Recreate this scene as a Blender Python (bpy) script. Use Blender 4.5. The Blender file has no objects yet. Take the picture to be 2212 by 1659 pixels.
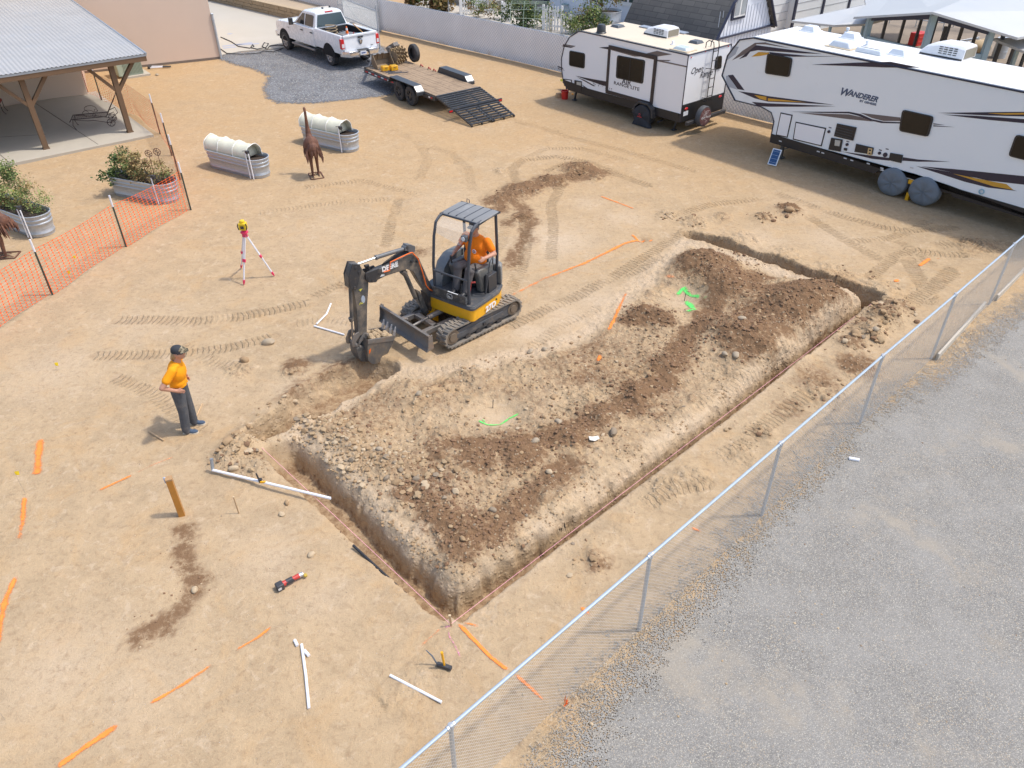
import bpy, bmesh, math, random
import numpy as np
from mathutils import Vector, Matrix
random.seed(7); RNG = np.random.RandomState(11)
SC = bpy.context.scene; COL = SC.collection
PI = math.pi
# ------------------------------------------------------------ camera
FPX, PITCH, ROLL, CAMH = 1640.6, math.radians(36.133), math.radians(-.2465), 8.868
_f = Vector((0, math.cos(PITCH), -math.sin(PITCH))); _r0 = Vector((1, 0, 0)); _u0 = _r0.cross(_f)
_r = _r0*math.cos(ROLL)+_u0*math.sin(ROLL); _u = -_r0*math.sin(ROLL)+_u0*math.cos(ROLL)
cam = bpy.data.cameras.new('camera'); camo = bpy.data.objects.new('camera', cam); COL.objects.link(camo)
cam.sensor_width = 36; cam.lens = 36*FPX/2212; cam.clip_end = 600; cam.clip_start = .1
M = Matrix((_r, _u, -_f)).transposed().to_4x4(); M.translation = (0, 0, CAMH); camo.matrix_world = M
SC.camera = camo
SC.cycles.max_bounces = 6; SC.cycles.diffuse_bounces = 3; SC.cycles.transparent_max_bounces = 8
# ------------------------------------------------------------ sky + sun
w = bpy.data.worlds.new('World'); SC.world = w; w.use_nodes = True
nt = w.node_tree; bg = nt.nodes['Background']; sky = nt.nodes.new('ShaderNodeTexSky')
SUN_EL, SUN_AZ = math.radians(62), math.radians(3)     # direction towards the sun, azimuth from +x
sky.sky_type = 'NISHITA'; sky.sun_disc = False; sky.sun_elevation = SUN_EL; sky.sun_rotation = math.radians(90)-SUN_AZ
sky.air_density = 1.0; sky.dust_density = 2.5; sky.ozone_density = 1.0
nt.links.new(sky.outputs[0], bg.inputs[0]); bg.inputs[1].default_value = .15
sl = bpy.data.lights.new('sun', 'SUN'); so = bpy.data.objects.new('sun', sl); COL.objects.link(so)
sl.energy = 1.85; sl.angle = math.radians(3); sl.color = (1, .955, .88)
d = Vector((math.cos(SUN_EL)*math.cos(SUN_AZ), math.cos(SUN_EL)*math.sin(SUN_AZ), math.sin(SUN_EL)))
so.rotation_euler = d.to_track_quat('Z', 'Y').to_euler()
SC.view_settings.view_transform = 'Standard'; SC.view_settings.look = 'None'; SC.view_settings.exposure = .66; SC.view_settings.gamma = 1
# ------------------------------------------------------------ survey helpers: photo coordinates (2212 wide) -> site coordinates
def ray(x, y): return _f+_r*((x-1106)/FPX)-_u*((y-829.5)/FPX)
def G(x, y, z=0.):
    d = ray(x, y); t = (z-CAMH)/d.z; return Vector((d.x*t, d.y*t, z))
class Frame:
    def __init__(s, o, deg, z=0.):
        s.o = Vector((o[0], o[1], z)); s.deg = deg; a = math.radians(deg)
        s.X = Vector((math.cos(a), math.sin(a), 0)); s.Y = Vector((-math.sin(a), math.cos(a), 0)); s.Z = Vector((0, 0, 1))
    def w(s, l): return s.o+s.X*l[0]+s.Y*l[1]+s.Z*l[2]
    def loc(s, p): q = Vector(p)-s.o; return Vector((q.dot(s.X), q.dot(s.Y), q.z))
    def on(s, x, y, ax, v):
        n = {'x': s.X, 'y': s.Y, 'z': s.Z}[ax]; d = ray(x, y); c = Vector((0, 0, CAMH))
        t = (v-(c-s.o).dot(n))/d.dot(n); return s.loc(c+d*t)
# ------------------------------------------------------------ materials
MATS = {}
def srgb(r, g, b):
    f = lambda c: c/12.92 if c <= .04045 else ((c+.055)/1.055)**2.4
    return (f(r/255), f(g/255), f(b/255))
def pm(name, col, rough=.6, metal=0., var=.12, vs=6., bump=0., bs=60., dirt=None, da=.0, ds=3., coat=0., spec=.5, alpha=1., trans=0.):
    if name in MATS: return MATS[name]
    m = bpy.data.materials.new(name); m.use_nodes = True; t = m.node_tree; N = t.nodes; L = t.links
    b = N['Principled BSDF']; tc = N.new('ShaderNodeTexCoord')
    n = N.new('ShaderNodeTexNoise'); n.inputs['Scale'].default_value = vs; n.inputs['Detail'].default_value = 6; n.inputs['Roughness'].default_value = .65
    L.new(tc.outputs['Object'], n.inputs['Vector'])
    mx = N.new('ShaderNodeMix'); mx.data_type = 'RGBA'
    c = Vector(col[:3]); mx.inputs['A'].default_value = (*(c*(1-var)), 1); mx.inputs['B'].default_value = (*[min(1, v*(1+var)) for v in c], 1)
    L.new(n.outputs['Fac'], mx.inputs['Factor']); out = mx.outputs['Result']
    if dirt:
        n2 = N.new('ShaderNodeTexNoise'); n2.inputs['Scale'].default_value = ds; n2.inputs['Detail'].default_value = 8; n2.inputs['Roughness'].default_value = .7
        L.new(tc.outputs['Object'], n2.inputs['Vector'])
        r = N.new('ShaderNodeMapRange'); r.inputs[1].default_value = .62-.28*da; r.inputs[2].default_value = .78-.12*da; r.inputs[4].default_value = min(1, .45+.5*da)
        L.new(n2.outputs['Fac'], r.inputs[0])
        m2 = N.new('ShaderNodeMix'); m2.data_type = 'RGBA'; L.new(r.outputs[0], m2.inputs['Factor']); L.new(out, m2.inputs['A']); m2.inputs['B'].default_value = (*dirt[:3], 1)
        out = m2.outputs['Result']
    L.new(out, b.inputs['Base Color'])
    rr = N.new('ShaderNodeMapRange'); rr.inputs[3].default_value = max(0, rough-.08); rr.inputs[4].default_value = min(1, rough+.12)
    L.new(n.outputs['Fac'], rr.inputs[0]); L.new(rr.outputs[0], b.inputs['Roughness'])
    b.inputs['Metallic'].default_value = metal; b.inputs['Coat Weight'].default_value = coat; b.inputs['Specular IOR Level'].default_value = spec
    b.inputs['Alpha'].default_value = alpha; b.inputs['Transmission Weight'].default_value = trans
    if bump:
        n3 = N.new('ShaderNodeTexNoise'); n3.inputs['Scale'].default_value = bs; n3.inputs['Detail'].default_value = 4
        L.new(tc.outputs['Object'], n3.inputs['Vector'])
        bp = N.new('ShaderNodeBump'); bp.inputs['Strength'].default_value = bump; bp.inputs['Distance'].default_value = .01
        L.new(n3.outputs['Fac'], bp.inputs['Height']); L.new(bp.outputs[0], b.inputs['Normal'])
    MATS[name] = m; return m
# ------------------------------------------------------------ mesh builder
class MB:
    def __init__(s): s.v = []; s.f = []; s.mi = []; s.m = 0
    def add(s, vs, fs):
        o = len(s.v); s.v += [tuple(p) for p in vs]; s.f += [tuple(i+o for i in q) for q in fs]; s.mi += [s.m]*len(fs); return s
    def box(s, c, d, rz=0., R=None, taper=1.):
        hx, hy, hz = d[0]/2, d[1]/2, d[2]/2; vs = []
        for z in (-1, 1):
            k = taper if z > 0 else 1.
            for x, y in ((-1, -1), (1, -1), (1, 1), (-1, 1)): vs.append(Vector((x*hx*k, y*hy*k, z*hz)))
        Rm = R if R is not None else Matrix.Rotation(rz, 3, 'Z')
        vs = [Rm@q+Vector(c) for q in vs]
        return s.add(vs, [(3, 2, 1, 0), (4, 5, 6, 7), (0, 1, 5, 4), (1, 2, 6, 5), (2, 3, 7, 6), (3, 0, 4, 7)])
    def b2(s, a, b):
        a = Vector(a); b = Vector(b); return s.box((a+b)/2, [abs(q) for q in (b-a)])
    def beam(s, p, q, w, h, up=(0, 0, 1), w2=None, h2=None):
        p = Vector(p); q = Vector(q); z = (q-p).normalized(); u = Vector(up)
        x = z.cross(u)
        if x.length < 1e-4: x = z.cross(Vector((1, 0, 0)))
        x.normalize(); y = x.cross(z).normalized(); w2 = w if w2 is None else w2; h2 = h if h2 is None else h2; vs = []
        for c, a, b in ((p, w, h), (q, w2, h2)):
            for i, j in ((-1, -1), (1, -1), (1, 1), (-1, 1)): vs.append(c+x*i*a/2+y*j*b/2)
        return s.add(vs, [(0, 1, 2, 3), (7, 6, 5, 4), (4, 5, 1, 0), (5, 6, 2, 1), (6, 7, 3, 2), (7, 4, 0, 3)])
    def tube(s, pts, r, n=8, cap=True, closed=False):
        pts = [Vector(p) for p in pts]; m = len(pts); rs = r if isinstance(r, (list, tuple)) else [r]*m
        vs = []; fs = []; prev = None
        for i, p in enumerate(pts):
            if closed: t = pts[(i+1) % m]-pts[i-1]
            else: t = (pts[min(i+1, m-1)]-pts[max(i-1, 0)])
            t.normalize()
            if prev is None:
                a = Vector((0, 0, 1)) if abs(t.z) < .9 else Vector((1, 0, 0)); x = t.cross(a).normalized()
            else:
                x = prev-t*prev.dot(t); x = x.normalized() if x.length > 1e-5 else t.orthogonal().normalized()
            prev = x; y = t.cross(x)
            for k in range(n):
                a = 2*PI*k/n; vs.append(p+(x*math.cos(a)+y*math.sin(a))*rs[i])
        for i in range(m if closed else m-1):
            j = (i+1) % m
            for k in range(n): fs.append((i*n+k, i*n+(k+1) % n, j*n+(k+1) % n, j*n+k))
        if cap and not closed: fs += [tuple(range(n-1, -1, -1)), tuple((m-1)*n+k for k in range(n))]
        return s.add(vs, fs)
    def lathe(s, prof, c=(0, 0, 0), axis='z', n=20, R=None):
        vs = []; fs = []; m = len(prof)
        for k in range(n):
            a = 2*PI*k/n
            for r, h in prof:
                v = Vector((r*math.cos(a), r*math.sin(a), h))
                if axis == 'y': v = Vector((v.x, v.z, -v.y))
                elif axis == 'x': v = Vector((v.z, v.y, -v.x))
                if R is not None: v = R@v
                vs.append(v+Vector(c))
        for k in range(n):
            for i in range(m-1): fs.append((k*m+i, ((k+1) % n)*m+i, ((k+1) % n)*m+i+1, k*m+i+1))
        return s.add(vs, fs)
    def prism(s, poly, a, b, ax='y'):
        """2D outline in the plane normal to ax, extruded from a to b"""
        def mk(p, q): return {'y': (p[0], q, p[1]), 'x': (q, p[0], p[1]), 'z': (p[0], p[1], q)}[ax]
        n = len(poly); vs = [mk(p, a) for p in poly]+[mk(p, b) for p in poly]
        fs = [tuple(range(n)), tuple(range(2*n-1, n-1, -1))]+[(i, i+n, (i+1) % n+n, (i+1) % n) for i in range(n)]
        return s.add(vs, fs)
    def ball(s, c, r, n=12, m=8, R=None):
        r = (r, r, r) if not isinstance(r, (tuple, list)) else r
        vs = [Vector((0, 0, r[2]))]; fs = []
        for i in range(1, m):
            t = PI*i/m
            for k in range(n):
                a = 2*PI*k/n; vs.append(Vector((r[0]*math.sin(t)*math.cos(a), r[1]*math.sin(t)*math.sin(a), r[2]*math.cos(t))))
        vs.append(Vector((0, 0, -r[2])))
        for k in range(n): fs.append((0, 1+k, 1+(k+1) % n))
        for i in range(m-2):
            for k in range(n): a = 1+i*n; fs.append((a+k, a+n+k, a+n+(k+1) % n, a+(k+1) % n))
        a = 1+(m-2)*n
        for k in range(n): fs.append((a+k, len(vs)-1, a+(k+1) % n))
        if R is not None: vs = [R@v for v in vs]
        return s.add([v+Vector(c) for v in vs], fs)
    def loft(s, rings, cap=True, closed=True):
        n = len(rings[0]); vs = [p for r in rings for p in r]; fs = []
        for i in range(len(rings)-1):
            for k in range(n if closed else n-1): fs.append((i*n+k, i*n+(k+1) % n, (i+1)*n+(k+1) % n, (i+1)*n+k))
        if cap: fs += [tuple(range(n-1, -1, -1)), tuple((len(rings)-1)*n+k for k in range(n))]
        return s.add(vs, fs)
    def build(s, name, mat, parent=None, ang=35, bev=0., label=None, loc=None):
        me = bpy.data.meshes.new(name); me.from_pydata([tuple(p) for p in s.v], [], s.f); me.update()
        mats = mat if isinstance(mat, (list, tuple)) else [mat]
        for q in mats: me.materials.append(q)
        if len(mats) > 1: me.polygons.foreach_set('material_index', s.mi)
        bm = bmesh.new(); bm.from_mesh(me); bmesh.ops.recalc_face_normals(bm, faces=bm.faces); bm.to_mesh(me); bm.free()
        if ang: me.polygons.foreach_set('use_smooth', [True]*len(me.polygons)); me.set_sharp_from_angle(angle=math.radians(ang))
        o = bpy.data.objects.new(name, me); COL.objects.link(o)
        if parent: o.parent = parent
        if label: o['label'] = label
        if loc: o.location = loc
        if bev:
            b = o.modifiers.new('bevel', 'BEVEL'); b.width = bev; b.segments = 2; b.limit_method = 'ANGLE'; b.angle_limit = math.radians(40)
        return o
def tag(o, label=None, cat=None, group=None, kind=None):
    if label: o['label'] = label
    if cat: o['category'] = cat
    if group: o['group'] = group
    if kind: o['kind'] = kind
    return o
def thing(name, label, cat, loc=(0, 0, 0), deg=0., group=None, scale=None):
    o = bpy.data.objects.new(name, None); COL.objects.link(o); o.location = loc; o.rotation_euler = (0, 0, math.radians(deg)); o.empty_display_size = .2
    if scale: o.scale = (scale, scale, scale)
    return tag(o, label, cat, group)
def fthing(name, label, cat, fr, group=None): return thing(name, label, cat, fr.o, fr.deg, group)
def kids(o): return [c for c in bpy.data.objects if c.parent == o]
def copy_tree(o, loc=None, deg=None, label=None, parent=None, scale=None):
    c = o.copy(); COL.objects.link(c)
    if parent: c.parent = parent
    if loc is not None: c.location = loc
    if deg is not None: c.rotation_euler = (0, 0, math.radians(deg))
    if scale: c.scale = scale if isinstance(scale, (tuple, list)) else (scale,)*3
    if label: c['label'] = label
    for k in kids(o):
        if k.name != c.name: copy_tree(k, parent=c)
    return c
def text_mesh(body, size, shear=0., ext=.0015, bold=0., align='LEFT'):
    cu = bpy.data.curves.new('lettering', 'FONT'); cu.body = body; cu.size = size; cu.shear = shear; cu.extrude = ext; cu.offset = bold; cu.align_x = align
    cu.resolution_u = 3
    ob = bpy.data.objects.new('tmp', cu); COL.objects.link(ob); dg = bpy.context.evaluated_depsgraph_get()
    me = bpy.data.meshes.new_from_object(ob.evaluated_get(dg)); bpy.data.objects.remove(ob); bpy.data.curves.remove(cu); return me
def lettering(body, o, ux, uy, size, mat, parent, shear=0., bold=0., sx=1., ext=.0015):
    """text whose baseline starts at o, running along ux, up along uy (local axes of the parent)"""
    me = text_mesh(body, size, shear, ext, bold); ux = Vector(ux).normalized(); uy = Vector(uy).normalized(); uz = ux.cross(uy)
    Mx = Matrix((ux*sx, uy, uz)).transposed().to_4x4(); Mx.translation = Vector(o); me.transform(Mx)
    me.materials.clear(); me.materials.append(mat); ob = bpy.data.objects.new('lettering', me); COL.objects.link(ob); ob.parent = parent; return ob
def arc(c, r, a0, a1, n=8): return [(c[0]+r*math.cos(math.radians(a0+(a1-a0)*i/n)), c[1]+r*math.sin(math.radians(a0+(a1-a0)*i/n))) for i in range(n+1)]
def rrect(x0, y0, x1, y1, r, n=4):
    return arc((x1-r, y0+r), r, -90, 0, n)+arc((x1-r, y1-r), r, 0, 90, n)+arc((x0+r, y1-r), r, 90, 180, n)+arc((x0+r, y0+r), r, 180, 270, n)
# ============================================================ GROUND
_tab = RNG.rand(256, 256).astype(np.float32)
def vnoise(x, y):
    xi = np.floor(x).astype(np.int64); yi = np.floor(y).astype(np.int64); fx = x-xi; fy = y-yi
    fx = fx*fx*(3-2*fx); fy = fy*fy*(3-2*fy); g = lambda a, b: _tab[a & 255, b & 255]
    return (g(xi, yi)*(1-fx)+g(xi+1, yi)*fx)*(1-fy)+(g(xi, yi+1)*(1-fx)+g(xi+1, yi+1)*fx)*fy
def fbm(x, y, f, o=4, gain=.5):
    s = 0; a = 1; t = 0
    for i in range(o):
        s = s+a*vnoise(x*f+17.3*i, y*f+9.1*i); t += a; a *= gain; f *= 2.03
    return s/t*2-1
def sst(a, b, x): t = np.clip((x-a)/(b-a), 0, 1); return t*t*(3-2*t)
def seg_d(x, y, p, q):
    dx, dy = q[0]-p[0], q[1]-p[1]; L = math.hypot(dx, dy); t = np.clip(((x-p[0])*dx+(y-p[1])*dy)/L**2, 0, 1)
    return np.hypot(x-p[0]-t*dx, y-p[1]-t*dy), t*L
def g2(x, y): v = G(x, y); return (v.x, v.y)
SA, SB = g2(983, 1345), g2(1884, 655)                      # string line beside the long trench
_n = Vector((-(SB[1]-SA[1]), SB[0]-SA[0])).normalized()
def offs(p, k): return (p[0]+_n.x*k, p[1]+_n.y*k)
LA, LD = g2(963, 1346), g2(560, 988)                       # outer rim of the left trench
_m = Vector((LD[1]-LA[1], -(LD[0]-LA[0]))).normalized()
def offm(p, k): return (p[0]+_m.x*k, p[1]+_m.y*k)
TR = [(g2(566, 932), g2(668, 868), (.20, .26), .55, .15), (g2(668, 868), g2(800, 802), (.3, .34), .48, .3), (g2(1494, 506), g2(1886, 641), (.13, .16), .6, .10)]
ABL = math.hypot(SB[0]-SA[0], SB[1]-SA[1]); ADL = math.hypot(LD[0]-LA[0], LD[1]-LA[1])
def cut(x, y):
    nz = .07*fbm(x+2, y, 1.1, 3)+.035*fbm(x, y+6, 5, 3)+.018*fbm(x+7, y, 12, 2)
    dA = Vector((SB[0]-SA[0], SB[1]-SA[1])).normalized(); u = (x-SA[0])*_n.x+(y-SA[1])*_n.y; v = (x-SA[0])*dA.x+(y-SA[1])*dA.y; nz0 = nz; tooth = .03*(vnoise(v*2.6, v*0+3.)-.5)+.018*(np.floor(v*5.5+fbm(x, y, 2, 2)) % 2)
    e = .16*(1-sst(.8, 3.2, v)); ui = np.where(u > .12+e*.5, u-e, u)+nz*np.where(u > .3, 1.2, .45)+tooth*(u > .1)
    z = np.interp(ui, [-.24, -.07, .01, .06, .17, .21, .26, .36, .50, .70], [0, -.03, -.45, -.56, -.56, -.48, -.17, -.08, -.02, 0])*sst(.02, .12, v+.3*nz)*(1-sst(ABL-.05, ABL+.2, v))
    dD = Vector((LD[0]-LA[0], LD[1]-LA[1])).normalized(); u2 = (x-LA[0])*_m.x+(y-LA[1])*_m.y; v2 = (x-LA[0])*dD.x+(y-LA[1])*dD.y
    e = .12*sst(1.2, 3, v2)*(1-sst(4.5, 6, v2)); uj = np.where(u2 > .3, u2-e, u2)+nz*np.where(u2 > .25, 1.3, 1.)
    z2 = np.interp(uj, [-.14, -.02, .05, .12, .40, .44, .50, .60, .74, .86], [0, -.05, -.40, -.5, -.52, -.44, -.19, -.09, -.02, 0])*sst(.02, .12, v2+.3*nz)*(1-sst(ADL-.2, ADL+.15, v2))
    return np.minimum(z, z2), u, u2
PAD = [g2(*p) for p in ((985, 1330), (610, 935), (830, 795), (1000, 790), (1250, 720), (1330, 640), (1480, 520), (1880, 650))]
def inpoly(x, y, P):
    r = np.zeros(np.shape(x), bool); n = len(P)
    for i in range(n):
        x0, y0 = P[i]; x1, y1 = P[(i+1) % n]
        if y0 == y1: continue
        c = ((y0 > y) != (y1 > y)) & (x < (x1-x0)*(y-y0)/(y1-y0)+x0); r ^= c
    return r
def polydist(x, y, P):
    d = None
    for i in range(len(P)):
        e, _ = seg_d(x, y, P[i], P[(i+1) % len(P)]); d = e if d is None else np.minimum(d, e)
    return np.where(inpoly(x, y, P), -d, d)
# mounds: photo x, y of the foot of the centre, radius (m), height, moisture
MOUND = [(1520, 595, .85, .62, .9), (1560, 640, .6, .38, 1), (1700, 680, 1.0, .5, 1), (1770, 655, .8, .45, .9), (1620, 750, .8, .42, .9), (1690, 770, .5, .22, .4), (1560, 720, .5, .2, .7),
 (1400, 690, .48, .24, 1), (1440, 700, .3, .15, 1), (1440, 800, .45, .16, .8), (1370, 850, .4, .18, .9), (1300, 905, .4, .2, .7), (1230, 950, .4, .2, .9), (1130, 985, .45, .2, .9), (1030, 1000, .45, .14, .8), (950, 985, .35, .12, .6),
 (760, 960, .6, .16, .1), (850, 1010, .45, .16, .2), (960, 1060, .5, .14, .5), (1010, 1150, .5, .12, .9), (940, 1110, .4, .1, .6), (1100, 1090, .4, .12, .3), (1190, 1060, .4, .12, .4),
 (860, 850, .5, .12, .1), (930, 870, .4, .08, .4), (1010, 830, .5, .1, .1), (1150, 800, .5, .1, .2), (1230, 800, .4, .12, .3), (1250, 860, .35, .1, .2),
 (1905, 690, .42, .34, .5), (1875, 722, .35, .28, .3), (1935, 668, .4, .24, .5), (1840, 745, .3, .14, .6), (1700, 455, .38, .22, .8), (1650, 470, .3, .1, .5), (1500, 480, .4, .12, .2), (1440, 465, .3, .08, .2), (1560, 470, .35, .1, .3),
 (505, 985, .38, .24, .1), (560, 1012, .32, .18, .1), (540, 955, .3, .18, .1), (640, 800, .3, .1, .5), (520, 800, .3, .05, .3), (600, 905, .25, .12, 0), (660, 905, .3, .14, 0), (700, 930, .3, .14, 0),
 (1250, 368, .6, .26, .7), (1195, 395, .55, .22, .9), (1130, 412, .65, .18, .9), (1085, 432, .5, .12, .9), (1130, 470, .4, .05, .8), (1290, 385, .3, .12, .6), (1080, 370, .3, .06, .1),
 (1280, 1215, .22, .06, .5), (1640, 930, .3, .05, .3), (1600, 985, .3, .05, 0), (2110, 535, .6, .05, .3), (1440, 1060, .35, .05, 0), (1500, 1040, .3, .04, .1),
 (1850, 790, .5, .07, .7), (1780, 850, .5, .05, .3), (1560, 520, .3, .05, .2), (1900, 620, .5, .07, .1), (1800, 590, .5, .08, 0), (1700, 555, .5, .08, .1), (1600, 515, .5, .08, .1)]
HOLE = [(1085, 893, .46, .12), (1490, 648, .5, .1), (1388, 517, .13, .14), (980, 352, .16, .1), (1570, 1150, .05, .02), (1690, 880, .6, .05), (880, 930, .5, .06)]
MOIST = [(405, 1185, .2, .3), (420, 1285, .25, .35), (340, 1345, .25, .35), (1110, 420, .7, .8), (1180, 390, .6, .7), (1240, 360, .5, .6), (640, 790, .35, .8), (760, 615, .4, .5),
 (1160, 620, .2, .3), (905, 545, .35, .7), (1820, 610, .8, .35), (1880, 660, .6, .4), (1440, 830, .4, .8), (1380, 880, .35, .7), (1000, 1180, .55, .9), (1600, 620, .7, .8), (1740, 600, .7, .5), (1640, 690, .9, .8), (1100, 480, .4, .6), (1150, 520, .4, .45),
 (700, 580, .3, .15), (1080, 450, .5, .7), (1830, 700, .5, .5), (1420, 900, .3, .5), (1280, 930, .5, .6), (1100, 1010, .5, .5), (1760, 820, .7, .5), (1700, 880, .5, .4), (1500, 560, .5, .6), (1300, 1215, .25, .6), (940, 1150, .4, .5)]
PALE = [(1200, 520, 1.2, .9), (1230, 690, .8, .8), (1300, 650, .8, .7), (1150, 720, .6, .8), (1480, 645, .5, .6), (1650, 520, .9, .5), (1800, 520, 1., .6), (1350, 470, .8, .6), (1270, 440, .6, .5), (740, 700, .6, .5), (620, 840, .5, .4), (300, 700, 1.2, .4), (120, 800, 1.2, .5),
 (130, 1450, 1., .5), (300, 1500, .8, .4), (580, 1200, .6, .5), (690, 1290, .5, .4), (430, 840, .7, .4), (870, 1080, .25, .9), (900, 1150, .22, .9), (930, 1180, .2, .9), (840, 1060, .2, .8), (950, 1060, .3, .5), (1080, 900, .45, .6), (1170, 330, .8, .4), (1750, 440, 1.5, .4), (700, 500, 1.5, .25), (960, 430, 1.2, .3)]
TRK = [([(256, 690), (330, 690), (420, 694), (520, 684), (600, 668), (660, 655)], .36, 1), ([(205, 768), (300, 766), (400, 762), (500, 750), (590, 728)], .34, .9), ([(250, 815), (330, 850), (400, 905), (440, 930)], .32, .7), ([(390, 745), (460, 780), (530, 800)], .3, .5),
 ([(1095, 640), (1125, 580), (1140, 520), (1130, 470)], .32, 1), ([(1120, 400), (1105, 365), (1130, 345), (1200, 338), (1270, 350), (1330, 375), (1400, 400)], .34, 1), ([(1190, 560), (1195, 490), (1190, 440), (1225, 385)], .3, .9),
 ([(1105, 705), (1180, 668), (1260, 632), (1335, 592), (1410, 545), (1480, 500)], .34, 1), ([(1350, 595), (1390, 580), (1420, 560)], .3, .9), ([(1150, 750), (1215, 700), (1290, 665)], .3, .5),
 ([(1680, 418), (1760, 448), (1830, 470), (1900, 490), (1960, 498), (2060, 492)], .33, 1), ([(1850, 520), (1920, 515), (1975, 495), (2000, 480)], .3, .9), ([(1880, 600), (1930, 555), (1975, 540), (2020, 548), (2080, 552)], .32, 1), ([(1960, 560), (1990, 610), (2010, 650)], .4, 1), ([(2070, 520), (2130, 540), (2185, 530)], .5, 1), ([(1960, 660), (2010, 625), (2055, 585)], .42, 1), ([(2030, 530), (2110, 522), (2170, 525)], .4, .9),
 ([(1620, 945), (1690, 890), (1760, 840)], .34, .9), ([(1550, 985), (1610, 960)], .3, .7), ([(1400, 1090), (1450, 1060), (1530, 1045)], .3, .7), ([(1560, 870), (1600, 820), (1680, 800)], .3, .8), ([(1500, 880), (1560, 850), (1620, 800)], .3, .5),
 ([(850, 280), (905, 310), (925, 345), (905, 385)], .34, .5), ([(1020, 410), (1012, 365), (975, 330), (930, 318)], .32, .5), ([(680, 640), (720, 620), (765, 605)], .3, .8), ([(832, 530), (848, 470), (862, 430)], .3, .9), ([(660, 405), (780, 390), (900, 420)], .3, .6), ([(1440, 470), (1540, 440), (1640, 430)], .32, .8), ([(1750, 470), (1830, 520), (1900, 560)], .34, .9), ([(560, 460), (700, 440), (840, 430)], .3, .45), ([(1120, 262), (1250, 300), (1380, 335), (1500, 370)], .34, .6), ([(1120, 350), (1180, 320), (1260, 320), (1350, 345)], .3, .6), ([(1180, 370), (1230, 350), (1260, 375), (1220, 395)], .3, 1),
 ([(1060, 560), (1085, 520), (1095, 470)], .3, .5), ([(1300, 720), (1370, 800), (1330, 880)], .3, .3), ([(1200, 900), (1290, 850), (1390, 820), (1440, 760)], .34, .5), ([(2010, 570), (1975, 540), (1935, 520)], .3, .8), ([(790, 700), (700, 690), (640, 700)], .3, .4), ([(1000, 790), (930, 800), (850, 815)], .3, .3)]
# work out the site positions of the lists once
MOUND_W = [(*g2(a, b), r, h, m) for a, b, r, h, m in MOUND]; HOLE_W = [(*g2(a, b), r, h) for a, b, r, h in HOLE]
MOIST_W = [(*g2(a, b), r, h) for a, b, r, h in MOIST]; PALE_W = [(*g2(a, b), r, h) for a, b, r, h in PALE]
MOIST_SHADE_L = [([g2(*p) for p in a], r, s) for a, r, s in (([(1640, 600), (1560, 640), (1480, 760), (1420, 830), (1330, 890), (1230, 935), (1120, 975), (1000, 975)], .36, .95), ([(880, 1080), (960, 1140), (1040, 1165), (1120, 1090), (1230, 1010)], .42, .75), ([(1530, 570), (1620, 640), (1720, 640), (1810, 650)], .5, .9), ([(1600, 700), (1700, 740), (1620, 780)], .4, .7), ([(1070, 435), (1130, 415), (1200, 392), (1290, 374)], .5, .8), ([(1110, 430), (1150, 480), (1120, 530), (1100, 570)], .28, .7), ([(398, 1150), (400, 1200), (420, 1260), (400, 1310), (350, 1350), (290, 1382)], .24, .62), ([(620, 860), (720, 800), (800, 770)], .3, .6), ([(1360, 700), (1440, 690)], .3, .8))]  # stroke along the cut by the bucket: pit shade painted as darker soil
def bump_(x, y, cx, cy, r): q = ((x-cx)**2+(y-cy)**2)/(r*r); return np.where(q < 6, np.exp(-q*1.3), 0)
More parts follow.
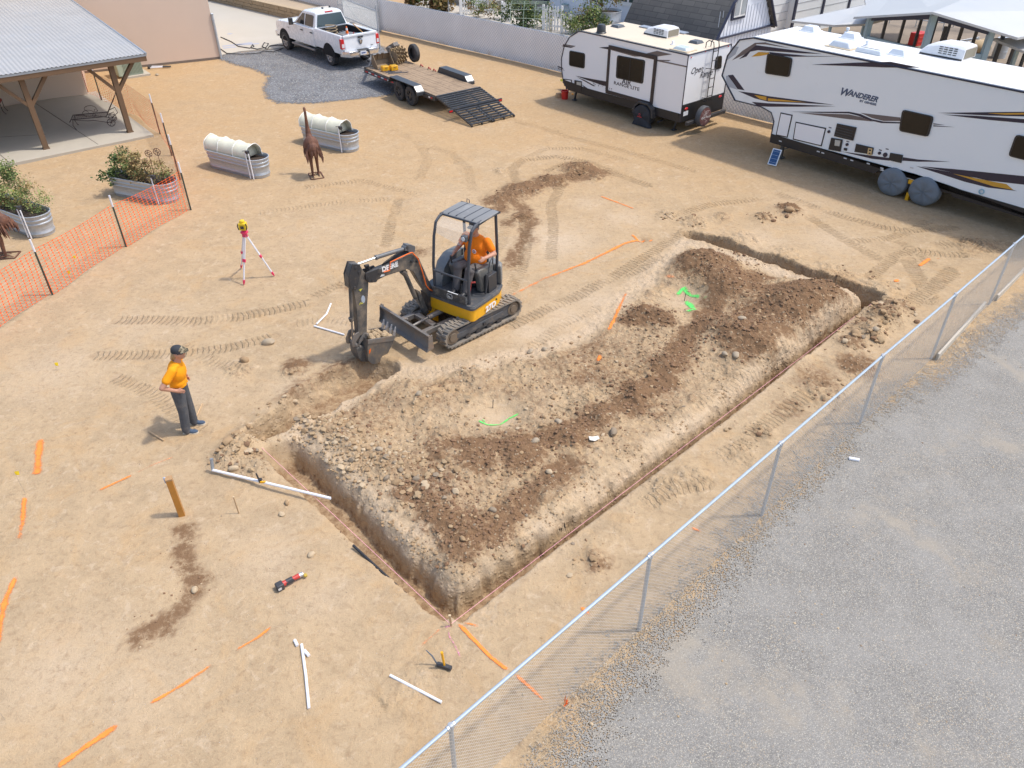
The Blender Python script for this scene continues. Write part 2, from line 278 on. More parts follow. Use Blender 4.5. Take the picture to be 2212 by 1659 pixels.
def fields(x, y):
    """height, moisture with painted pit shade, paleness and roughness of the soil"""
    x = np.asarray(x, float); y = np.asarray(y, float)
    wx = x+.07*fbm(x, y+3, .9, 2)+.07*fbm(x, y, 2.2, 4)*1.2+.012*fbm(x+9, y, 14, 2); wy = y+.07*fbm(x+5, y, .9, 2)+.07*fbm(x+31, y+7, 2.2, 4)*1.2+.012*fbm(x, y+5, 14, 2)
    h = .025*fbm(x, y, .22, 3)+.012*fbm(x, y, 1.3, 3)+.003*fbm(x, y, 7, 3)
    pd = polydist(wx, wy, PAD); pad = 1-sst(-.62, -.18, pd+.16*fbm(x+1, y, 1.9, 3)); pad0 = 1-sst(-.1, .35, pd)
    rough = np.maximum(pad*.9, pad0*.6); fill = pad*(.05+.06*fbm(x+3, y, .9, 3)); moist_shade = pad*(.34+.40*fbm(x+40, y, .8, 4))
    mz = np.zeros_like(x)
    for cx, cy, r, hh, mo in MOUND_W:
        b = bump_(wx, wy, cx, cy, r); mz = mz+hh*b; rough = np.maximum(rough, np.clip(b*1.6, 0, 1)); moist_shade = np.maximum(moist_shade, mo*np.clip(b*1.5, 0, 1))
    for cx, cy, r, hh in HOLE_W:
        b = bump_(wx, wy, cx, cy, r); mz = mz-hh*b*np.where(pad > .5, 1, .8); k = 1-np.clip(b*1.6, 0, 1) if hh > .07 and r > .4 else 1; rough = rough*k; moist_shade = moist_shade*k; fill = fill*k
    h = h+fill+mz*.85
    # lumpy loose soil
    lump = .06*fbm(x, y, 3.1, 5, .62)+.08*np.maximum(0, fbm(x+50, y, 5.5, 3)-.05)+.045*np.maximum(0, fbm(x, y+50, 13, 2)-.05)
    h = h+lump*rough
    ct, uA, uD = cut(x, y)
    ed = None
    for p, q, hw, dp, sl_ in TR:
        dd, tt_ = seg_d(wx, wy, p, q); dd = dd-(hw[0]+(hw[1]-hw[0])*tt_/math.hypot(q[0]-p[0], q[1]-p[1])); ed = dd if ed is None else np.minimum(ed, dd)
    bo = np.where((uA < -.05) & (uA > -1.3), np.exp(-((uA+.35)/.28)**2), 0)*(pd < 1.5)*(.6+.6*fbm(x, y, .8, 2)); bank = np.maximum(np.where(ed > 0, np.exp(-((ed-.12)/.22)**2), 0), bo)
    h = h+bank*(.035+.04*fbm(x, y, 2.3, 3)+.03*np.maximum(0, fbm(x+8, y, 9, 2))); rough = np.maximum(rough, bank*.6)
    tr = np.maximum(0, -ct)
    for p, q, hw, dp, sl_ in TR:
        dd, t = seg_d(wx, wy, p, q); t = t/math.hypot(q[0]-p[0], q[1]-p[1]); dd = dd-(hw[0]+(hw[1]-hw[0])*t); k = 1-sst(-.02, sl_*(1+.6*fbm(x, y, 1.7, 3)), dd); tr = np.maximum(tr, k*dp)
    floor_ = -tr+.02*fbm(x, y, 3, 3)
    k = sst(0, .2, tr); h = np.where(tr > .001, h*(1-k)+floor_*k, h)
    moist_shade = np.maximum(moist_shade*.9, sst(.25, .5, tr)*.42)
    for P_, r, s in MOIST_SHADE_L:
        dl = None
        for p, q in zip(P_[:-1], P_[1:]): e, _ = seg_d(wx+.16*fbm(x, y, 3, 4), wy+.16*fbm(x+5, y, 3, 4), p, q); dl = e if dl is None else np.minimum(dl, e)
        moist_shade = np.maximum(moist_shade, s*np.exp(-(dl/r)**2*1.2)*(1-np.clip(tr*3, 0, 1)))
    for cx, cy, r, s in MOIST_W: moist_shade = np.maximum(moist_shade, s*bump_(wx+.1*fbm(x, y, 4, 3), wy+.1*fbm(x+5, y, 4, 3), cx, cy, r))
    pale = np.zeros_like(x)
    for cx, cy, r, s in PALE_W: pale = np.maximum(pale, s*bump_(wx, wy, cx, cy, r))
    rim = (1-pad)*pad0*sst(.02, .3, 1-np.clip(tr*4, 0, 1)); pale = np.maximum(pale, rim*.75); moist_shade = moist_shade*(1-.6*rim)
    pale = np.maximum(pale, np.where((ed > -.05) & (ed < .3) & (pd > -.1), .0, 0))
    return h, moist_shade, pale, rough, tr
def hgt(x, y): return float(fields(np.array([x]), np.array([y]))[0][0])
def tracks(x, y):
    best = np.full(x.shape, 9.); tu = np.zeros(x.shape); tv = np.zeros(x.shape); tm = np.zeros(x.shape)
    for pts, wd, st in TRK:
        P = [g2(*p) for p in pts]; s0 = 0; dm = np.full(x.shape, 9.); um = np.zeros(x.shape); vm = np.zeros(x.shape)
        xr = [p[0] for p in P]; yr = [p[1] for p in P]
        sel = (x > min(xr)-1) & (x < max(xr)+1) & (y > min(yr)-1) & (y < max(yr)+1)
        if not sel.any(): continue
        xs, ys = x[sel], y[sel]; dl = dm[sel]; ul = um[sel]; vl = vm[sel]
        for p, q in zip(P[:-1], P[1:]):
            d, t = seg_d(xs, ys, p, q); L = math.hypot(q[0]-p[0], q[1]-p[1]); sg = np.sign((q[0]-p[0])*(ys-p[1])-(q[1]-p[1])*(xs-p[0]))
            b = d < dl; dl = np.where(b, d, dl); ul = np.where(b, s0+t, ul); vl = np.where(b, d*sg, vl); s0 += L
        k = st*(1-sst(wd*.42, wd*.56, dl+.03*fbm(xs, ys, 5, 2)))*sst(-.55, .1, fbm(xs+4, ys, 1.6, 3)+.25)
        b = (dl < wd*.75) & (k >= tm[sel]-1e-6); o = np.where(sel)
        i = tuple(a[b] for a in o); tu[i] = ul[b]; tv[i] = vl[b]/wd; tm[i] = k[b]
    return tu, tv, tm
def axis_pts(segs):
    a = [segs[0][0]]
    for s0, s1, st0, st1 in segs:
        while a[-1] < s1-1e-6:
            t = (a[-1]-s0)/(s1-s0); a.append(min(s1, a[-1]+st0+(st1-st0)*t))
    return np.array(a)
XS = axis_pts([(-90, -30, 6, 1), (-30, -9.5, 1, .06), (-9.5, -6, .06, .03), (-6, 11, .027, .032), (11, 15, .035, .08), (15, 35, .09, 1.2), (35, 110, 1.5, 8)])
YS = axis_pts([(1, 5.3, .4, .06), (5.3, 18, .025, .034), (18, 27, .035, .08), (27, 50, .08, .5), (50, 220, .6, 12)])
def grid_mesh(name, X, Y, Zf, attrs, mat, keep=None):
    nx, ny = len(X), len(Y); gx, gy = np.meshgrid(X, Y); z = Zf
    co = np.stack([gx, gy, z], -1).reshape(-1, 3).astype(np.float32)
    i = np.arange(nx*ny).reshape(ny, nx); q = np.stack([i[:-1, :-1], i[:-1, 1:], i[1:, 1:], i[1:, :-1]], -1).reshape(-1, 4)
    if keep is not None:
        kf = (keep[:-1, :-1] | keep[:-1, 1:] | keep[1:, 1:] | keep[1:, :-1]).reshape(-1); q = q[kf]
        used = np.unique(q); mp = -np.ones(nx*ny, np.int64); mp[used] = np.arange(len(used)); q = mp[q]; co = co[used]; attrs = {k: v.reshape(-1)[used] for k, v in attrs.items()}
    me = bpy.data.meshes.new(name); me.vertices.add(len(co)); me.vertices.foreach_set('co', co.ravel())
    nf = len(q); me.loops.add(nf*4); me.loops.foreach_set('vertex_index', q.ravel().astype(np.int32)); me.polygons.add(nf)
    me.polygons.foreach_set('loop_start', np.arange(0, nf*4, 4, dtype=np.int32)); me.polygons.foreach_set('use_smooth', np.ones(nf, bool))
    me.update(calc_edges=True); me.validate()
    for k, v in attrs.items():
        a = me.attributes.new(k, 'FLOAT', 'POINT'); a.data.foreach_set('value', v.reshape(-1).astype(np.float32))
    me.materials.append(mat); o = bpy.data.objects.new(name, me); COL.objects.link(o); return o
# ---- soil material
def node_kit(name):
    m = bpy.data.materials.new(name); m.use_nodes = True; t = m.node_tree; N = t.nodes; L = t.links
    def noise(vec, sc, det=5, ro=.6, dist=0.):
        n = N.new('ShaderNodeTexNoise'); n.inputs['Scale'].default_value = sc; n.inputs['Detail'].default_value = det; n.inputs['Roughness'].default_value = ro; n.inputs['Distortion'].default_value = dist; L.new(vec, n.inputs['Vector']); return n.outputs['Fac']
    def voro(vec, sc, out='Distance', feat='F1'):
        n = N.new('ShaderNodeTexVoronoi'); n.feature = feat; n.inputs['Scale'].default_value = sc; L.new(vec, n.inputs['Vector']); return n.outputs[out]
    def mr(v, a, b, c=0., d=1., smooth=True):
        n = N.new('ShaderNodeMapRange'); n.interpolation_type = 'SMOOTHSTEP' if smooth else 'LINEAR'
        for i, q in zip((1, 2, 3, 4), (a, b, c, d)): n.inputs[i].default_value = q
        L.new(v, n.inputs[0]); return n.outputs[0]
    def math_(op, a, b=None, c=None):
        n = N.new('ShaderNodeMath'); n.operation = op
        for i, q in enumerate((a, b, c)):
            if q is None: continue
            if hasattr(q, 'links'): L.new(q, n.inputs[i])
            else: n.inputs[i].default_value = q
        return n.outputs[0]
    def mix(f, a, b, mode='MIX'):
        n = N.new('ShaderNodeMix'); n.data_type = 'RGBA'; n.blend_type = mode
        for k, q in (('Factor', f), ('A', a), ('B', b)):
            if hasattr(q, 'links'): L.new(q, n.inputs[k])
            else: n.inputs[k].default_value = q if k == 'Factor' else (*q, 1)
        return n.outputs['Result']
    def attr(a): n = N.new('ShaderNodeAttribute'); n.attribute_name = a; return n.outputs['Fac']
    tc = N.new('ShaderNodeTexCoord').outputs['Object']
    return m, t, N, L, noise, voro, mr, math_, mix, attr, tc, N['Principled BSDF']
def soil_material():
    m, t, N, L, noise, voro, mr, mth, mix, attr, tc, b = node_kit('sandy_soil')
    SAND = (.505, .37, .225); WARM = (.50, .332, .172); PALEC = (.60, .47, .33); DARK = (.178, .098, .050); GREY = (.425, .315, .195)
    n1 = noise(tc, .35, 4); n2 = noise(tc, 1.7, 5, .62, .6); n3 = noise(tc, 9, 5, .7, .4); n4 = noise(tc, 55, 3, .7); n5 = noise(tc, 4., 5, .7, 1.2)
    sep = N.new('ShaderNodeSeparateXYZ'); L.new(tc, sep.inputs[0])
    warm = mth('MULTIPLY', mr(sep.outputs['Y'], 13, 30, 0, .8), mr(n1, .3, .62, .45, 1))
    c = mix(mr(n2, .35, .7), SAND, GREY); c = mix(warm, c, WARM); c = mix(mr(n5, .52, .7, 0, .55), c, PALEC)
    c = mix(mth('MULTIPLY', mr(noise(tc, .8, 6, .65, 1.5), .5, .66), .55), c, WARM); c = mix(mth('MULTIPLY', attr('pale'), mr(n2, .25, .6, .4, 1)), c, PALEC)
    c = mix(mr(n3, .48, .75, 0, .38), c, DARK); c = mix(mth('MULTIPLY', mr(noise(tc, 22, 4, .75), .52, .72), mr(n2, .4, .65, .1, .6)), c, (.27, .185, .11))
    mo = mth('MULTIPLY', attr('moist_shade'), mr(mth('ADD', mth('MULTIPLY', n3, .6), mth('MULTIPLY', n5, .5)), .3, .75, .2, 1.35))
    mo = mr(mo, .08, .62, 0, .95); c = mix(mo, c, DARK)
    # small pebbles and specks
    v1 = voro(tc, 26); pc = voro(tc, 26, 'Color'); sp = mth('MULTIPLY', mr(v1, .16, .10), mr(noise(tc, 2.1, 3), .5, .62))
    hs = N.new('ShaderNodeSeparateColor'); L.new(pc, hs.inputs[0]); pick = mr(hs.outputs[0], .55, .6)
    c = mix(mth('MULTIPLY', mth('MULTIPLY', sp, pick), .6), c, (.2, .15, .11)); c = mix(mth('MULTIPLY', mth('MULTIPLY', sp, mr(hs.outputs[1], .8, .82)), .8), c, (.75, .7, .62))
    c = mix(mr(n4, .3, .75, 0, .3), c, (.3, .21, .13))
    # rubble colouring on loose soil
    ro = attr('rough'); v2 = voro(tc, 13); v3 = voro(tc, 13, 'Color'); h3 = N.new('ShaderNodeSeparateColor'); L.new(v3, h3.inputs[0])
    st = mth('MULTIPLY', mth('MULTIPLY', mr(v2, .3, .2), mr(h3.outputs[2], .6, .64)), ro); c = mix(mth('MULTIPLY', st, .5), c, (.5, .41, .29))
    # tread marks
    tu, tv, tm = attr('tu'), attr('tv'), attr('tm'); tm = mth('MULTIPLY', tm, mr(mth('ADD', mth('MULTIPLY', n5, .6), mth('MULTIPLY', n3, .5)), .42, .62, .18, 1))
    ph = mth('ADD', mth('MULTIPLY', tu, 2*PI/.115), mth('MULTIPLY', mth('ABSOLUTE', tv), 3.2)); wv = mth('SINE', mth('ADD', ph, mth('ADD', mth('MULTIPLY', n2, 5.), mth('MULTIPLY', n3, 2.6))))
    wv = mth('MULTIPLY', mr(wv, -.35, .6), tm); c = mix(mth('MULTIPLY', tm, .12), c, WARM); c = mix(mth('MULTIPLY', mth('SUBTRACT', tm, wv), .2), c, DARK)
    L.new(c, b.inputs['Base Color']); b.inputs['Roughness'].default_value = .95; b.inputs['Specular IOR Level'].default_value = .15
    # relief
    fine = mth('ADD', mth('MULTIPLY', n4, .35), mth('MULTIPLY', n3, .8)); fine = mth('ADD', fine, mth('MULTIPLY', mr(v2, .45, .0), mth('MULTIPLY', ro, .9)))
    fine = mth('ADD', fine, mth('MULTIPLY', sp, .35)); fine = mth('ADD', fine, mth('MULTIPLY', mr(voro(tc, 7, 'Distance', 'SMOOTH_F1'), .1, .6, 1., 0), mth('MULTIPLY', ro, 1.1))); fine = mth('MULTIPLY', fine, .026)
    hh = mth('ADD', fine, mth('MULTIPLY', wv, .042)); hh = mth('SUBTRACT', hh, mth('MULTIPLY', tm, .012))
    bp = N.new('ShaderNodeBump'); bp.inputs['Distance'].default_value = 1; bp.inputs['Strength'].default_value = .9; L.new(hh, bp.inputs['Height']); L.new(bp.outputs[0], b.inputs['Normal'])
    return m
gx, gy = np.meshgrid(XS, YS); H_, MO_, PA_, RO_, TR_ = fields(gx, gy); TU, TV, TM = tracks(gx, gy)
_g = np.zeros(TU.shape, bool)
for ax_ in (0, 1):
    for s_ in (1, -1): _g |= (np.abs(np.roll(TU, s_, ax_)-TU) > .12) & (np.roll(TM, s_, ax_) > .02)
TM[_g] = 0; TM = TM*(1-np.clip(TR_*5, 0, 1)); TM[(H_ > .45)] = 0
ground = grid_mesh('ground', XS, YS, H_-TM*.008, dict(moist_shade=MO_, pale=PA_, rough=RO_, tu=TU, tv=TV, tm=TM), soil_material()); tag(ground, kind='structure')
def drape(name, X, Y, lift, mask, mat, kp=-.35):
    a, b = np.meshgrid(X, Y); h = fields(a, b)[0]; return grid_mesh(name, X, Y, h+lift, dict(edge=mask(a, b)), mat, keep=mask(a, b) > kp)
def gravel_material(name, stone, dark, light, dirtc, dirt_amt, sc=38., edge_w=.55):
    m, t, N, L, noise, voro, mr, mth, mix, attr, tc, b = node_kit(name)
    v = voro(tc, sc); vc = voro(tc, sc, 'Color'); s = N.new('ShaderNodeSeparateColor'); L.new(vc, s.inputs[0]); n1 = noise(tc, .55, 5, .6, .8); n2 = noise(tc, 3.5, 5, .7)
    c = mix(s.outputs[0], dark, stone); c = mix(mr(s.outputs[1], .9, .94), c, light); c = mix(mr(s.outputs[2], .93, .95, 0, .6), c, (.5, .38, .24)); c = mix(mr(v, .3, .7, 0, .6), c, [q*.6 for q in dark])
    d = mr(mth('ADD', mth('MULTIPLY', n1, .7), mth('MULTIPLY', n2, .3)), .62-dirt_amt*.2, .74-dirt_amt*.14); c = mix(mr(noise(tc, .9, 5, .7), .35, .7, 0, .35), c, [q*.8+.07 for q in stone]); c = mix(mth('MULTIPLY', d, .6), c, dirtc)
    L.new(c, b.inputs['Base Color']); b.inputs['Roughness'].default_value = .9
    bp = N.new('ShaderNodeBump'); bp.inputs['Distance'].default_value = 1; L.new(mth('MULTIPLY', mth('MULTIPLY', v, mth('SUBTRACT', 1., mth('MULTIPLY', d, .75))), -.18/sc), bp.inputs['Height']); L.new(bp.outputs[0], b.inputs['Normal'])
    # the stones thin out towards the edge of the sheet
    e = attr('edge'); al = mth('ADD', mth('MULTIPLY', e, 1.1/edge_w), mth('ADD', mth('MULTIPLY', mth('SUBTRACT', s.outputs[0], .5), 1.1), mth('MULTIPLY', mth('SUBTRACT', n2, .5), 2.)))
    L.new(mr(al, .3, .36), b.inputs['Alpha']); return m
ROADP = [g2(*p) for p in ((1075, 1900), (1150, 1659), (1215, 1560), (1275, 1470), (1350, 1375), (1470, 1270), (1560, 1160), (1650, 1060), (1740, 985), (1830, 880), (1920, 830), (2010, 790), (2110, 700), (2212, 640), (2400, 520), (2800, 420), (3200, 1900))]
road_mask = lambda a, b: -polydist(a, b, ROADP)
drape('gravel_road', axis_pts([(-1, 14, .05, .05), (14, 40, .1, 1)]), axis_pts([(2, 18, .05, .05), (18, 40, .1, 1)]), .014, road_mask,
      gravel_material('road_gravel', (.355, .335, .298), (.19, .18, .163), (.50, .465, .38), (.35, .30, .23), .5, 80., .85), -.8)['kind'] = 'structure'
PADP = [g2(*p) for p in ((470, 128), (505, 140), (545, 150), (578, 165), (566, 192), (572, 212), (600, 223), (680, 224), (760, 216), (850, 206), (880, 170), (860, 130), (830, 100), (700, 88), (600, 104), (480, 116))]
drape('gravel_pad', axis_pts([(-17, -2, .08, .08)]), axis_pts([(27, 46, .08, .08)]), .014, lambda a, b: -polydist(a, b, PADP),
      gravel_material('pad_gravel', (.27, .275, .28), (.09, .09, .095), (.46, .46, .45), (.3, .265, .22), .05, 26., .3))['kind'] = 'structure'
# ============================================================ OBJECTS
def xf(mb, Mx): mb.v = [tuple(Mx@Vector(p)) for p in mb.v]; return mb
def fmat(fr): Mx = Matrix.Rotation(math.radians(fr.deg), 4, 'Z'); Mx.translation = fr.o; return Mx
WHITE = pm('white_paint', (.80, .81, .82), .35, var=.03, vs=2, coat=.3)
BLACKM = pm('black_metal', (.035, .036, .04), .45, var=.3, vs=5, dirt=(.25, .19, .13), da=.25, ds=4)
DGREY = pm('dark_grey_paint', (.075, .08, .088), .5, var=.25, vs=4, dirt=(.33, .25, .17), da=.35, ds=3.)
RUBBER = pm('tyre_rubber', (.045, .045, .047), .8, var=.3, vs=8, dirt=(.26, .2, .14), da=.3, ds=6)
TRUB = pm('track_rubber', (.17, .16, .145), .85, var=.25, vs=9, dirt=(.38, .30, .21), da=.75, ds=5)
STEEL = pm('worn_steel', (.2, .185, .17), .5, .35, var=.35, vs=6, dirt=(.32, .21, .13), da=.5, ds=5, bump=.3)
RUSTY = pm('rusty_steel', (.13, .06, .04), .75, .1, var=.35, vs=9, dirt=(.28, .13, .07), da=.6, ds=7, bump=.4)
CHROME = pm('chrome', (.75, .76, .78), .18, .95, var=.05)
GALV = pm('galvanised_steel', (.46, .49, .52), .42, .45, var=.16, vs=9, dirt=(.3, .31, .32), da=.25, ds=6)
GLASSD = pm('dark_glass', (.02, .022, .025), .08, 0, var=.2, spec=.8)
YELLOW = pm('yellow_paint', (.80, .40, .008), .42, var=.12, vs=4, dirt=(.35, .2, .07), da=.25, ds=5, coat=.2)
ORANGE = pm('orange_plastic', (.95, .17, .015), .5, var=.1)
REDP = pm('red_plastic', (.62, .03, .02), .4, var=.1)
PVC = pm('white_pvc', (.80, .80, .82), .4, var=.05)
WOOD = pm('pale_wood', (.5, .34, .19), .8, var=.25, vs=14)
ROCKM = pm('field_stone', (.37, .30, .215), .9, var=.22, vs=7, dirt=(.45, .345, .22), da=.6, ds=5, bump=.5, bs=30)
CLOD = pm('soil_clods', (.35, .235, .13), .95, var=.38, vs=2.5, bump=.5, bs=40)
PINK = pm('pink_string', (.95, .42, .52), .7, var=.05)
SKIN = pm('skin', (.52, .27, .18), .55, var=.08, vs=8)
def remesh(o, vox=.012, sm=4):
    r = o.modifiers.new('remesh', 'REMESH'); r.mode = 'VOXEL'; r.voxel_size = vox; r.use_smooth_shade = True
    s = o.modifiers.new('smooth', 'SMOOTH'); s.factor = .5; s.iterations = sm; return o
def limb(mb, pts, rs, n=12):
    mb.tube(pts, rs, n)
    for p, r in zip(pts, rs): mb.ball(p, r, n, 8)
def hand(mb, w, d, up, s=1.):
    """palm at the wrist w, reaching along d, thumb towards up; five curled fingers"""
    d = Vector(d).normalized(); up = Vector(up); up = (up-d*up.dot(d)).normalized(); n = d.cross(up); w = Vector(w)
    mb.beam(w, w+d*.085*s, .035, .075*s, up=up); mb.ball(w+d*.04, (.03, .03, .03), 10, 6)
    for k, (o, L) in enumerate(((.03, .075), (.011, .085), (-.01, .078), (-.03, .06))):
        a = w+d*.08*s+up*o*s; b = a+d*L*.45; c = b+(d*.6+n*.8).normalized()*L*.35; e = c+(n-d*.3).normalized()*L*.3; mb.tube([a, b, c, e], [.0095, .009, .0085, .0075], 8)
    a = w+d*.02+up*.035; b = a+(d*.6+up*.6)*.05; mb.tube([a, b, b+d*.03], [.012, .0105, .009], 8)
def face(mb_parent, c, R, eye=True):
    pass
# ------------------------------------------------------------ standing worker
ORSH = pm('orange_shirt', (.93, .34, .0), .8, var=.10, vs=5, bump=1., bs=9); ORS2 = pm('deep_orange_shirt', (.93, .21, .0), .8, var=.10, vs=5, bump=1., bs=9)
JEANS = pm('dark_grey_jeans', (.08, .085, .095), .85, var=.4, vs=7, bump=1., bs=10, dirt=(.2, .18, .16), da=.45, ds=5)
def head_parts(root, hc, tilt, hairm, cap=None, beard=None, glasses=False):
    R = Matrix.Rotation(tilt, 3, 'Y'); hc = Vector(hc); f = lambda x, y, z: hc+R@Vector((x, y, z))
    return R, f
p = G(408, 926); W1 = fr = Frame((p.x, p.y), 5, hgt(p.x, p.y)+.0)
t = fthing('person', 'worker in orange t-shirt and backward-brimmed camouflage cap standing with hands on hips watching the dig', 'person', fr)
t['label'] = 'standing worker in orange t-shirt and dark jeans with hands on hips'
b = MB(); hc = Vector((.235, 0, 1.665))
b.ball(hc, (.095, .078, .115), 16, 12); b.ball(hc+Vector((.035, 0, -.06)), (.06, .055, .06), 12, 8); b.ball(hc+Vector((.1, 0, -.015)), (.022, .014, .022), 8, 6)   # head, jaw, nose
for s in (-1, 1): b.ball(hc+Vector((-.005, s*.08, -.01)), (.02, .012, .03), 8, 6); b.ball(hc+Vector((.082, s*.032, .015)), (.012, .015, .01), 8, 6)
b.ball(hc+Vector((.087, 0, -.055)), (.012, .026, .008), 8, 6)
limb(b, [(.16, 0, 1.45), (.2, 0, 1.56), (.22, 0, 1.6)], [.065, .058, .056])
b.ball((.12, 0, 1.3), (.12, .18, .22), 14, 10); b.ball((.07, 0, 1.05), (.125, .165, .16), 14, 10)
ARM = [((.13, -.2, 1.44), (-.06, -.37, 1.2), (.1, -.23, 1.03)), ((.13, .2, 1.44), (-.03, .38, 1.2), (.12, .22, 1.04))]
LEG = [((.06, -.1, .95), (.05, -.11, .5), (0, -.12, .09)), ((.06, .09, .95), (.08, .11, .5), (.07, .13, .09))]
for (s, e, w_), sg in zip(ARM, (-1, 1)):
    limb(b, [s, e], [.06, .048]); limb(b, [e, w_], [.046, .031]); hand(b, w_, (.75, -sg*.35, -.35), (0.2, 0, 1))
for h_, k_, a_ in LEG: limb(b, [h_, k_, a_], [.095, .066, .045])
remesh(b.build('body', SKIN, t, ang=0), .011)
b = MB(); b.ball((.12, 0, 1.3), (.15, .205, .22), 16, 12); b.ball((.08, 0, 1.1), (.15, .185, .17), 16, 12); b.lathe([(.15, 0), (.165, .02), (.165, .1), (.15, .12)], (.075, 0, .93), n=20)
b.ball((.14, 0, 1.45), (.1, .17, .07), 12, 8)
for s, e, w_ in ARM: limb(b, [s, Vector(s).lerp(Vector(e), .58)], [.078, .078])
remesh(b.build('shirt', ORSH, t, ang=0), .014, 5)
b = MB(); b.ball((.065, 0, .98), (.13, .165, .13), 14, 10)
for h_, k_, a_ in LEG: limb(b, [h_, k_, Vector(k_).lerp(Vector(a_), .55), a_, Vector(a_)+Vector((.012, 0, -.03))], [.12, .09, .085, .078, .072])
remesh(b.build('jeans', JEANS, t, ang=0), .014, 3)
SHOE = pm('blue_canvas', (.06, .09, .14), .8, var=.2); SOLE = pm('cream_sole', (.6, .53, .42), .7)
for h_, k_, a_ in LEG:
    b = MB(); c = Vector(a_); b.ball(c+Vector((.02, 0, -.035)), (.09, .048, .05), 14, 8); b.ball(c+Vector((.12, 0, -.055)), (.085, .05, .035), 14, 8); o = remesh(b.build('shoe', SHOE, t, ang=0), .012, 2)
    b = MB(); b.prism([(c.x-.07, c.y-.03)]+arc((c.x+.15, c.y), .052, -80, 80, 6)+[(c.x-.07, c.y+.03)], -.012+.0, .022, 'z'); b.build('sole', SOLE, o)
def camo():
    m, t_, N, L, noise, voro, mr, mth, mix, attr, tc, bs = node_kit('camouflage_cloth')
    a = noise(tc, 22, 3); c = mix(mr(a, .48, .52), (.13, .11, .07), (.32, .27, .18)); c = mix(mr(noise(tc, 30, 2), .56, .6), c, (.05, .045, .03)); L.new(c, bs.inputs['Base Color']); bs.inputs['Roughness'].default_value = .9; return m
CAMO = camo(); CAPB = pm('dark_cap_mesh', (.035, .038, .045), .8, var=.2)
b = MB(); vs = []
b.loft([[hc+Vector((r*.108*math.cos(a)*1.02-.005, r*.092*math.sin(a), z)) for a in [2*PI*i/16 for i in range(16)]] for r, z in ((1.0, .03), (1.0, .06), (.93, .10), (.7, .128), (.3, .142))]); cap = b.build('cap', [CAPB], t)
b = MB(); b.loft([[hc+Vector((.06, -.085, .05)), hc+Vector((.1, -.04, .105)), hc+Vector((.1, .04, .105)), hc+Vector((.06, .085, .05))], [hc+Vector((.11, -.08, .035)), hc+Vector((.13, -.035, .08)), hc+Vector((.13, .035, .08)), hc+Vector((.11, .08, .035))]], closed=False, cap=False)
b.prism([(hc.x+.07, hc.y-.085), (hc.x+.15, hc.y-.07), (hc.x+.185, hc.y), (hc.x+.15, hc.y+.07), (hc.x+.07, hc.y+.085)], hc.z+.035, hc.z+.045, 'z'); b.ball(hc+Vector((.045, 0, .075)), (.07, .08, .055), 12, 8); b.build('cap_brim', CAMO, cap)
b = MB(); b.ball(hc+Vector((-.075, 0, -.04)), (.05, .065, .08), 10, 8); b.tube([hc+Vector((-.1, -.01, -.02)), hc+Vector((-.135, -.01, -.1)), hc+Vector((-.13, -.01, -.19))], [.03, .026, .008], 8)
remesh(b.build('hair', pm('fair_hair', (.38, .26, .13), .7, var=.3, vs=30), t, ang=0), .012, 2)
b = MB(); b.tube([hc+Vector((.0, -.082, .02)), hc+Vector((.085, -.055, .015)), hc+Vector((.1, 0, .015)), hc+Vector((.085, .055, .015)), hc+Vector((0, .082, .02))], .012, 6); b.build('sunglasses', GLASSD, t)
